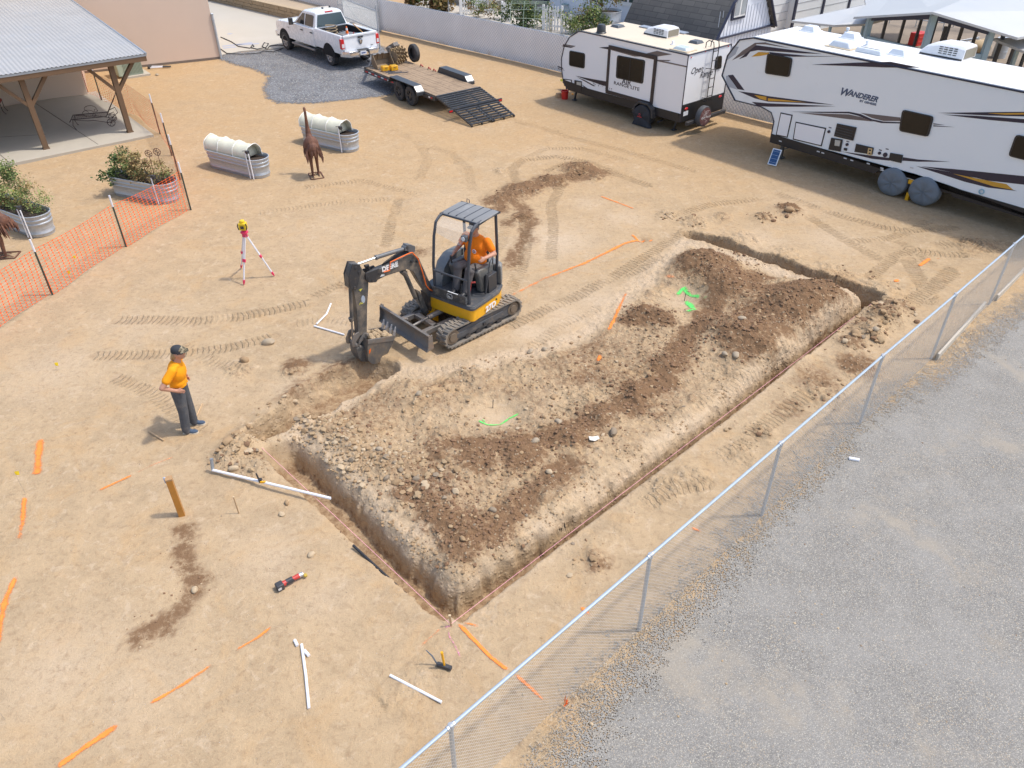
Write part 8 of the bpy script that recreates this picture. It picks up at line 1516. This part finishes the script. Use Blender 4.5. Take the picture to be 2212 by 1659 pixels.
# hammer standing on its head, with the loose spike
o = hz(962, 1443); t = thing('hammer', 'hammer with yellow handle standing on its black head', 'hammer', o, -18); b = MB(); b.box((-.03, 0, .035), (.17, .055, .055)); b.lathe([(.001, -.02), (.033, -.02), (.033, .02), (.001, .02)], (.07, 0, .035), 'x', 12); b.build('head', DK_, t, bev=.006); b = MB(); b.tube([(-.01, 0, .05), (-.02, 0, .2), (-.03, .0, .33)], [.014, .017, .019], 8); b.build('handle', YELLOW, t)
o = hz(948, 1438); t = thing('steel_spike', 'blue-grey steel spike driven in beside the yellow hammer', 'spike', o); b = MB(); b.tube([(0, 0, -.02), (-.08, .03, .17), (-.15, .04, .28)], [.012, .011, .006], 8); b.build('rod', pm('spike_steel', (.2, .24, .3), .4, .6), t); b = MB(); b.ball((0, 0, .02), (.016, .016, .012)); b.build('collar', DK_, t)
# survey flags
FLG = pm('flag_yellow', (.85, .62, .02), .6)
for (x, y), (tx_, ty_), lab in (((124, 800), (121, 783), 'yellow pin flag left of the standing worker'), ((56, 1068), (49, 1020), 'yellow pin flag beside the upper orange paint dash at the left edge'), ((11, 1555), (11, 1490), 'yellow pin flag near the bottom left corner'), ((150, 600), (146, 585), 'yellow pin flag just behind the orange netting, the lower one'), ((162, 566), (158, 552), 'yellow pin flag just behind the orange netting, the upper one')):
    o = hz(x, y); fr = Frame((o.x, o.y), 0, 0); q = fr.on(tx_, ty_, 'y', 0); h_ = max(.18, min(.55, q.z)); t = thing('pin_flag', lab, 'flag', o, 10, 'yellow pin flags'); b = MB(); b.tube([(0, 0, -.03), (.0, 0, h_)], .0022, 5); b.build('wire', pm('flag_wire', (.4, .35, .28), .6), t); b = MB(); b.add([(0, 0, h_), (.06, .02, h_-.01), (.05, .01, h_-.09), (0, 0, h_-.07)], [(0, 1, 2, 3)]); b.build('flag', FLG, t, ang=0)
for (x, y), lab in (((1505, 940+0), None),):
    pass
for (px, top, lab) in (((1505*0+2566*.576, 1130*.576), None, 'thin black pin standing in the far green painted spot'), ((1848*.576, 1532*.576), None, 'thin black pin standing by the near green painted spot')):
    o = hz(*px); b = MB(); b.tube([(0, 0, -.03), (.01, 0, .2)], .008, 5); tag(b.build('marker_pin', BLACKM, loc=o), lab, 'pin', 'thin black marker pins')
# litter
o = hz(1220, 1497+32); t = thing('orange_ribbon', 'torn orange marking ribbon on a tuft of dead grass at the road edge', 'ribbon', o); b = MB(); rr = random.Random(8)
for k in range(5): a = rr.uniform(0, 6); b.add([(0, 0, .04), (.02*math.cos(a), .02*math.sin(a), .12), (.05*math.cos(a), .06*math.sin(a), .2-.02*k), (.04*math.cos(a+.4), .05*math.sin(a+.4), .1)], [(0, 1, 2, 3)])
b.build('ribbon', ORANGE, t, ang=0)
def rockmesh(seed, n=2):
    bm = bmesh.new(); bmesh.ops.create_icosphere(bm, subdivisions=n, radius=1.); r = random.Random(seed); pl = [(Vector((r.gauss(0, 1), r.gauss(0, 1), r.gauss(0, 1))).normalized(), r.uniform(.62, .95)) for _ in range(9)]
    for v in bm.verts:
        for nn, dd in pl:
            k = v.co.dot(nn)-dd
            if k > 0: v.co -= nn*k*.92
        v.co *= 1+r.uniform(-.05, .05)
    bm.verts.ensure_lookup_table(); V = np.array([v.co[:] for v in bm.verts]); F = np.array([[q.index for q in f.verts] for f in bm.faces]); bm.free(); return V, F
PR = [rockmesh(i, 2) for i in range(5)]; PRs = [rockmesh(i+20, 1) for i in range(8)]
def rocks_obj(name, items, mats, label, cat=None, protos=PRs):
    """items: x, y, z, size, squash, seed, material index -> one mesh"""
    VV, FF, MI = [], [], []; o = 0
    for x, y, z, s, sq, sd, mi in items:
        V, F = protos[sd % len(protos)]; r = np.random.RandomState(sd); a = r.rand()*6.28; ca, sa = math.cos(a), math.sin(a); sc = np.array([s*(.75+.5*r.rand()), s*(.75+.5*r.rand()), s*sq]); W_ = V*sc
        W_ = np.stack([W_[:, 0]*ca-W_[:, 1]*sa, W_[:, 0]*sa+W_[:, 1]*ca, W_[:, 2]], -1)+np.array([x, y, z+s*sq*.35]); VV.append(W_); FF.append(F+o); MI += [mi]*len(F); o += len(V)
    V = np.concatenate(VV); F = np.concatenate(FF); me = bpy.data.meshes.new(name); me.from_pydata(V.tolist(), [], F.tolist())
    for m in mats: me.materials.append(m)
    me.polygons.foreach_set('material_index', MI); me.polygons.foreach_set('use_smooth', [True]*len(F)); me.set_sharp_from_angle(angle=math.radians(38)); ob = bpy.data.objects.new(name, me); COL.objects.link(ob); return ob
STN = [pm('stone_tan', (.38, .27, .155), .9, var=.2, vs=9, bump=.4), pm('stone_pale', (.48, .37, .24), .9, var=.15, vs=9, bump=.4), CLOD, pm('dark_clod', (.215, .125, .068), .95, var=.3, vs=9, bump=.5), pm('stone_grey', (.27, .21, .145), .85, var=.2, vs=9)]
ZR = (1.,)
def scatter(n, region, smin, smax, wts, seed, rough_w=1., sq=(.5, .8)):
    r = np.random.RandomState(seed); it = []
    xs = []; ys = []
    while len(xs) < n*6:
        cx, cy, rad = region[r.randint(len(region))]; a = r.rand()*6.28; q = rad*math.sqrt(r.rand()); xs.append(cx+q*math.cos(a)); ys.append(cy+q*math.sin(a))
    xs = np.array(xs); ys = np.array(ys); h, mo, pa, ro, tr = fields(xs, ys); ok = (r.rand(len(xs)) < (ro*rough_w+.05)) & (tr < .15)
    idx = np.where(ok)[0][:n]
    for i in idx:
        s = smin*(smax/smin)**(r.rand()**2.6); m = r.choice(5, p=np.array(wts)/sum(wts)); m = 3 if (mo[i] > .42 and r.rand() < .8 and s < .05) else m
        it.append((xs[i], ys[i], h[i], s, r.uniform(*sq), int(r.randint(1e6)), int(m)))
    return it
padreg = [(*g2(x, y), 1.3) for x, y in ((700, 960), (850, 900), (960, 1000), (1000, 1150), (1100, 850), (1200, 980), (1100, 1000), (1250, 800), (1350, 850), (1500, 760), (1600, 650), (1700, 700), (1550, 600), (1450, 700), (1760, 650), (800, 1020), (900, 1100))]
it = scatter(5600, padreg, .006, .05, (3, .8, 7, 4, .6), 5); it += scatter(3000, [(*g2(x, y), .7) for x, y in ((1450, 770), (1380, 860), (1270, 930), (1120, 980), (1000, 1160), (1060, 1130), (1560, 610), (1640, 690), (1760, 650), (1400, 690), (1600, 560), (1560, 720))], .008, .05, (.5, .2, 3, 9, .3), 15); it += scatter(500, [(*g2(x, y), .55) for x, y in ((640, 925), (700, 940), (760, 985), (820, 1010), (860, 1020), (930, 1050), (720, 1000))], .02, .085, (6, 4, 4, 0, 2), 6)
it += scatter(700, [(*g2(x, y), .5) for x, y in ((500, 980), (510, 990), (1900, 695), (1890, 700), (1870, 725), (545, 1000), (560, 960), (600, 880), (650, 830), (620, 1020), (1900, 690), (1870, 720), (1930, 670), (1700, 455), (1650, 470), (1500, 480), (1440, 465), (1280, 1215), (1610, 940))], .012, .07, (3, 2, 8, 2, 1), 8)
it += scatter(380, [(*g2(x, y), .35) for x, y in ((400, 1200), (350, 1330), (410, 1270), (300, 1370), (390, 1170))], .005, .022, (2, 1, 4, 6, 1), 9, 30.); it += scatter(300, [(*g2(x, y), .9) for x, y in ((1120, 430), (1200, 390), (1250, 370), (1060, 470), (1820, 560), (1880, 620), (1780, 850))], .008, .05, (2, 1, 5, 5, 1), 10, 3.)
it += scatter(900, [(*g2(640+k*33, 960+k*30), .22) for k in range(10)]+[(*g2(1010+k*90, 1245-k*66), .25) for k in range(9)], .006, .035, (3, 1, 9, .5, 0), 33, 3.)
it += scatter(70, [(*g2(x, y), .45) for x, y in ((1905, 690), (1875, 722), (1935, 668), (505, 985), (540, 955), (1840, 745))], .035, .12, (2, 1, 9, 3, 0), 21, 3.)
tag(rocks_obj('rubble', it, STN, None), kind='stuff')
# pebbles spread over the rest of the site
r = np.random.RandomState(77); it = []
xs = r.uniform(-8, 11, 1500); ys = r.uniform(5.4, 20, 1500); hh, mo, pa, ro, tr = fields(xs, ys)
for i in range(len(xs)):
    if tr[i] < .1 and polydist(xs[i:i+1], ys[i:i+1], ROADP)[0] > 0: it.append((xs[i], ys[i], hh[i], .004*(4.5)**(r.rand()**2.5), .6, int(r.randint(1e6)), int(r.choice(5, p=(.3, .25, .2, .1, .15)))))
xs = r.uniform(0, 13, 1500); ys = r.uniform(5.0, 16, 1500); hh = fields(xs, ys)[0]
for i in range(len(xs)):
    if polydist(xs[i:i+1], ys[i:i+1], ROADP)[0] < .25: it.append((xs[i], ys[i], hh[i]+.012, .005*(4.)**(r.rand()**2.2), .6, int(r.randint(1e6)), int(r.choice(5, p=(.15, .35, .0, .1, .4)))))
tag(rocks_obj('scattered_pebbles', it, STN, None), kind='stuff')
# dead grass and twigs along the fence foot
r = random.Random(12); b = MB(); 
for k in range(4200):
    u = r.random(); e = [(1150, 1640), (1230, 1520), (1290, 1440), (1400, 1340), (1480, 1240), (1600, 1130), (1700, 1000), (1790, 910), (1900, 850), (1960, 800), (2040, 760), (2120, 690), (2200, 620)]
    i = min(len(e)-2, int(u*(len(e)-1))); f = u*(len(e)-1)-i; x = e[i][0]*(1-f)+e[i+1][0]*f+r.gauss(0, 26)+8; y = e[i][1]*(1-f)+e[i+1][1]*f+r.gauss(0, 22); g = G(x, y); a = r.uniform(0, 6.28); L = r.uniform(.01, .055)*(1.8 if r.random() < .05 else 1); z = .02+r.uniform(0, .012); w_ = Vector((-math.sin(a), math.cos(a), 0))*r.uniform(.0015, .004); dd = Vector((math.cos(a), math.sin(a), r.uniform(0, .35)))*L; p = Vector((g.x, g.y, z)); b.m = r.choice((0, 0, 1, 2)); b.add([p-w_, p+w_, p+dd+w_*.3, p+dd-w_*.3], [(0, 1, 2, 3)])
tag(b.build('dead_grass', [pm('straw', (.33, .27, .19), .9, var=.3), pm('straw_dark', (.16, .12, .09), .9, var=.3), pm('straw_pale', (.48, .42, .33), .9)], None, ang=0), kind='stuff')
# individual rocks one can tell apart
BIG = [((580, 742), .20, 0, 'big tan boulder left of the excavator bucket'), ((529, 780), .16, 2, 'rounded brown boulder in the dirt right of the standing worker'), ((1324, 935), .15, 4, 'largest grey stone on the loose soil near the long trench'), ((1206, 911), .12, 0, 'oval brown stone beside the near green painted spot'), ((1156, 958), .12, 0, 'rounded tan stone on dark soil below the near green spot'), ((1186, 1024), .09, 1, 'blocky pale stone alone below the rounded tan stone'), ((643, 898), .11, 1, 'pale whitish stone topping the rubble at the trench corner'), ((706, 998), .10, 0, 'grey round stone low on the left rubble pile'), ((905, 855), .12, 0, 'grey-tan stone in the middle of the left mound'),
 ((1146, 760), .12, 0, 'first of two pale stones in front of the excavator track'), ((1176, 757), .11, 0, 'darker stone right of the pale one in front of the excavator track'), ((1600, 702), .14, 0, 'large rounded stone low on the right mound'), ((1568, 752), .13, 0, 'left of two big rounded stones at the foot of the right mound'), ((1594, 748), .15, 0, 'right of two big rounded stones at the foot of the right mound'), ((1850, 716), .2, 2, 'large crumbling clod outside the right end of the trench'), ((1890, 715), .13, 0, 'square tan block beside the crumbling clod near the fence'), ((1935, 668), .15, 2, 'flat brown clod beyond the right trench corner'), ((1980, 697), .1, 3, 'dark round stone against the chain-link fence'), ((1671, 477), .12, 3, 'dark round clod beyond the far trench, left one'), ((1700, 467), .11, 3, 'dark round clod beyond the far trench, right one'), ((1705, 450), .2, 2, 'largest brown clod on the small far dirt pile'), ((1065, 1105), .1, 4, 'grey pointed stone on dark soil in the near mound'), ((1000, 1165), .09, 2, 'rounded clod low in the near dark soil'), ((421, 1276), .09, 1, 'pale flat stone in the dark damp patch at lower left'), ((609, 1112), .08, 1, 'flat pale stone between the thin stake and the trench'), ((1130, 1500), .035, 1, 'tiny white pebble near the bottom of the fence'), ((620, 1088), .09, 2, 'brown rounded clod under the long white pipe'), ((673, 1200), .1, 1, 'pale oval stone left of the black pipe'), ((1452, 1290), .05, 1, 'white stone right of the fence post foot'), ((1277, 1565), .05, 1, 'white oval stone at the edge of the gravel road'), ((340, 163), .16, 0, 'tan stone near the folded tripod by the house wall'), ((504, 1010), .13, 1, 'broken pale slab on the heap left of the trench corner'), ((820, 975), .12, 0, 'long tan stone on the left rubble pile'), ((1195, 860), .11, 2, 'flat clod above the near green painted spot')]
for k, ((x, y), s, mi, lab) in enumerate(BIG):
    o = hz(x, y); s = s*.62; V, F = PR[k % 5]; rr = np.random.RandomState(k+3); a = rr.rand()*6; sc = np.array([s*(.9+.4*rr.rand()), s*(.75+.3*rr.rand()), s*(.55+.25*rr.rand())]); W_ = V*sc; W_ = np.stack([W_[:, 0]*math.cos(a)-W_[:, 1]*math.sin(a), W_[:, 0]*math.sin(a)+W_[:, 1]*math.cos(a), W_[:, 2]+sc[2]*.5], -1)
    me = bpy.data.meshes.new('rock'); me.from_pydata(W_.tolist(), [], F.tolist()); me.materials.append(STN[mi] if mi else ROCKM); me.polygons.foreach_set('use_smooth', [True]*len(F)); me.set_sharp_from_angle(angle=math.radians(42)); ob = bpy.data.objects.new('rock', me); COL.objects.link(ob); ob.location = o; tag(ob, lab, 'rock', 'rocks and clods around the dig')
o = hz(1284, 952); b = MB(); b.prism([(-.09, -.04), (.0, -.07), (.09, 0), (.07, .07), (-.03, .05), (-.1, .06)], .01, .02, 'z'); tag(b.build('paper_scrap', pm('paper_white', (.7, .66, .58), .8), loc=(o.x, o.y, o.z+.03)), 'torn white scrap lying on the brown soil near the long trench', 'scrap')
# ------------------------------------------------------------ spray paint on the soil
def paintmat(name, col, dens):
    m, tt, N, L, noise, voro, mr, mth, mix, attr, tc, bs = node_kit(name)
    c = mix(mr(noise(tc, 7, 3), .3, .7), col, [min(1, q*1.15) for q in col]); L.new(c, bs.inputs['Base Color']); bs.inputs['Roughness'].default_value = .8
    e = attr('edge'); al = mth('ADD', mth('MULTIPLY', e, 1.), mth('ADD', mth('MULTIPLY', mth('SUBTRACT', noise(tc, 60, 3, .8), .5), 1.5), mth('MULTIPLY', mth('SUBTRACT', noise(tc, 6, 3), .5), 1.)))
    L.new(mr(al, .42-dens, .95-dens), bs.inputs['Alpha']); return m
PO_ = paintmat('spray_orange', (.93, .25, .04), .22); PO2 = paintmat('spray_orange_faded', (.80, .34, .15), .02); PGn = paintmat('spray_green', (.12, .68, .14), .0); PPk = paintmat('spray_pink', (.8, .28, .45), -.1)
def paint(nm, pts, w_, mat, fade=(1, 1)):
    P = [G(*p) for p in pts]; vs = []; ed = []; fs = []; n = 5; S = []
    for u, v in zip(P[:-1], P[1:]):
        k = max(2, int((v-u).length/.035)); S += [(u.lerp(v, i/k), (v-u).normalized()) for i in range(k)]
    S.append((P[-1], (P[-1]-P[-2]).normalized())); m = len(S)
    xs = []; ys = []
    for i, (p, dd) in enumerate(S):
        nn = Vector((-dd.y, dd.x, 0)); ww = w_*.92*(1+.12*math.sin(i*.37+P[0].x*9))
        for j in range(n+1): q = p+nn*ww*(j/n-.5)*1.7; xs.append(q.x); ys.append(q.y); e = 1-abs(j/n-.5)*2*1.05; t_ = i/(m-1); en = min(1, t_*m/2.5, (1-t_)*m/2.5); ed.append(e*en*(fade[0]*(1-t_)+fade[1]*t_))
    h = fields(np.array(xs), np.array(ys))[0]
    for i in range(m-1):
        for j in range(n): a = i*(n+1)+j; fs.append((a, a+1, a+n+2, a+n+1))
    me = bpy.data.meshes.new(nm); me.from_pydata([(x, y, z+.012) for x, y, z in zip(xs, ys, h)], [], fs); at = me.attributes.new('edge', 'FLOAT', 'POINT'); at.data.foreach_set('value', np.array(ed, np.float32)); me.materials.append(mat)
    o = bpy.data.objects.new('painted_marking', me); COL.objects.link(o); tag(o, kind='structure'); return o
for pts, w_, mt, fd in (([(88, 948), (80, 1030)], .125, PO_, (.9, .9)), ([(54, 1073), (50, 1130), (41, 1168)], .08, PO_, (1, .5)), ([(36, 1245), (12, 1300), (0, 1360), (-12, 1420)], .085, PO_, (.9, 1)), ([(212, 1062), (290, 1025)], .045, PO_, (1, 1)), ([(292, 1024), (335, 1003), (381, 985)], .04, PO2, (.6, 1)), ([(120, 1662), (180, 1620), (262, 1564)], .072, PO_, (1.2, 1)), ([(320, 1525), (400, 1478), (462, 1435)], .045, PO_, (1, .6)), ([(508, 1407), (555, 1380), (591, 1352)], .035, PO_, (.8, .9)),
 ([(990, 1349), (1012, 1372), (1040, 1400), (1060, 1420), (1100, 1450)], .05, PO_, (1.2, 1)), ([(1000, 1347), (1040, 1355)], .04, PO_, (1, .6)), ([(958, 1353), (920, 1385), (890, 1415)], .04, PO2, (1, .3)), ([(1112, 1455), (1140, 1480), (1180, 1517)], .045, PO_, (1, .9)), ([(1253, 1308), (1278, 1332)], .05, PO_, (1, .8)), ([(1490, 1137), (1516, 1150)], .05, PO_, (1, 1)), ([(1100, 642), (1180, 600), (1260, 570), (1350, 527), (1395, 516)], .08, PO_, (.4, 1.05)), ([(1100, 660), (1200, 612), (1300, 575)], .14, PO2, (.4, .3)), ([(1353, 632), (1340, 660), (1328, 690), (1313, 722)], .07, PO_, (.5, 1.2)), ([(1297, 770), (1292, 785)], .09, PO_, (1.2, 1)), ([(1296, 424), (1340, 440), (1372, 452)], .06, PO_, (.9, .7)), ([(1365, 508), (1380, 520)], .08, PO_, (1, 1)), ([(1400, 523), (1412, 519)], .06, PO_, (1, 1)), ([(1985, 575), (2010, 558)], .09, PO_, (1.2, 1)), ([(2024, 560), (2030, 558)], .08, PO_, (1, 1)), ([(1932, 612), (1940, 604)], .1, PO_, (1, 1)), ([(1432, 605), (1450, 612), (1490, 620)], .1, PO2, (1, .2)), ([(2050, 683), (2060, 686)], .05, PO_, (.9, .9)),
 ([(1460, 640), (1475, 628), (1490, 640), (1515, 650)], .12, PGn, (1.1, .9)), ([(1480, 645), (1495, 660), (1500, 670), (1480, 680)], .16, PGn, (1.2, 1.)), ([(1515, 650), (1530, 655)], .1, PGn, (.8, .5)), ([(1030, 905), (1050, 915), (1080, 912), (1100, 897), (1125, 888)], .055, PGn, (1.1, 1)), ([(1040, 900), (1055, 918)], .04, PGn, (.8, .8)), ([(950, 1356), (972, 1354), (985, 1350)], .07, PPk, (1, 1.1)), ([(968, 1352), (970, 1375), (985, 1400), (998, 1428)], .03, PPk, (1, .9)), ([(955, 1372), (970, 1358)], .05, PPk, (.8, 1)), ([(2088-160, 560), (1945, 570)], .05, PPk, (.2, .2))): paint('painted_marking', pts, w_, mt, fd)
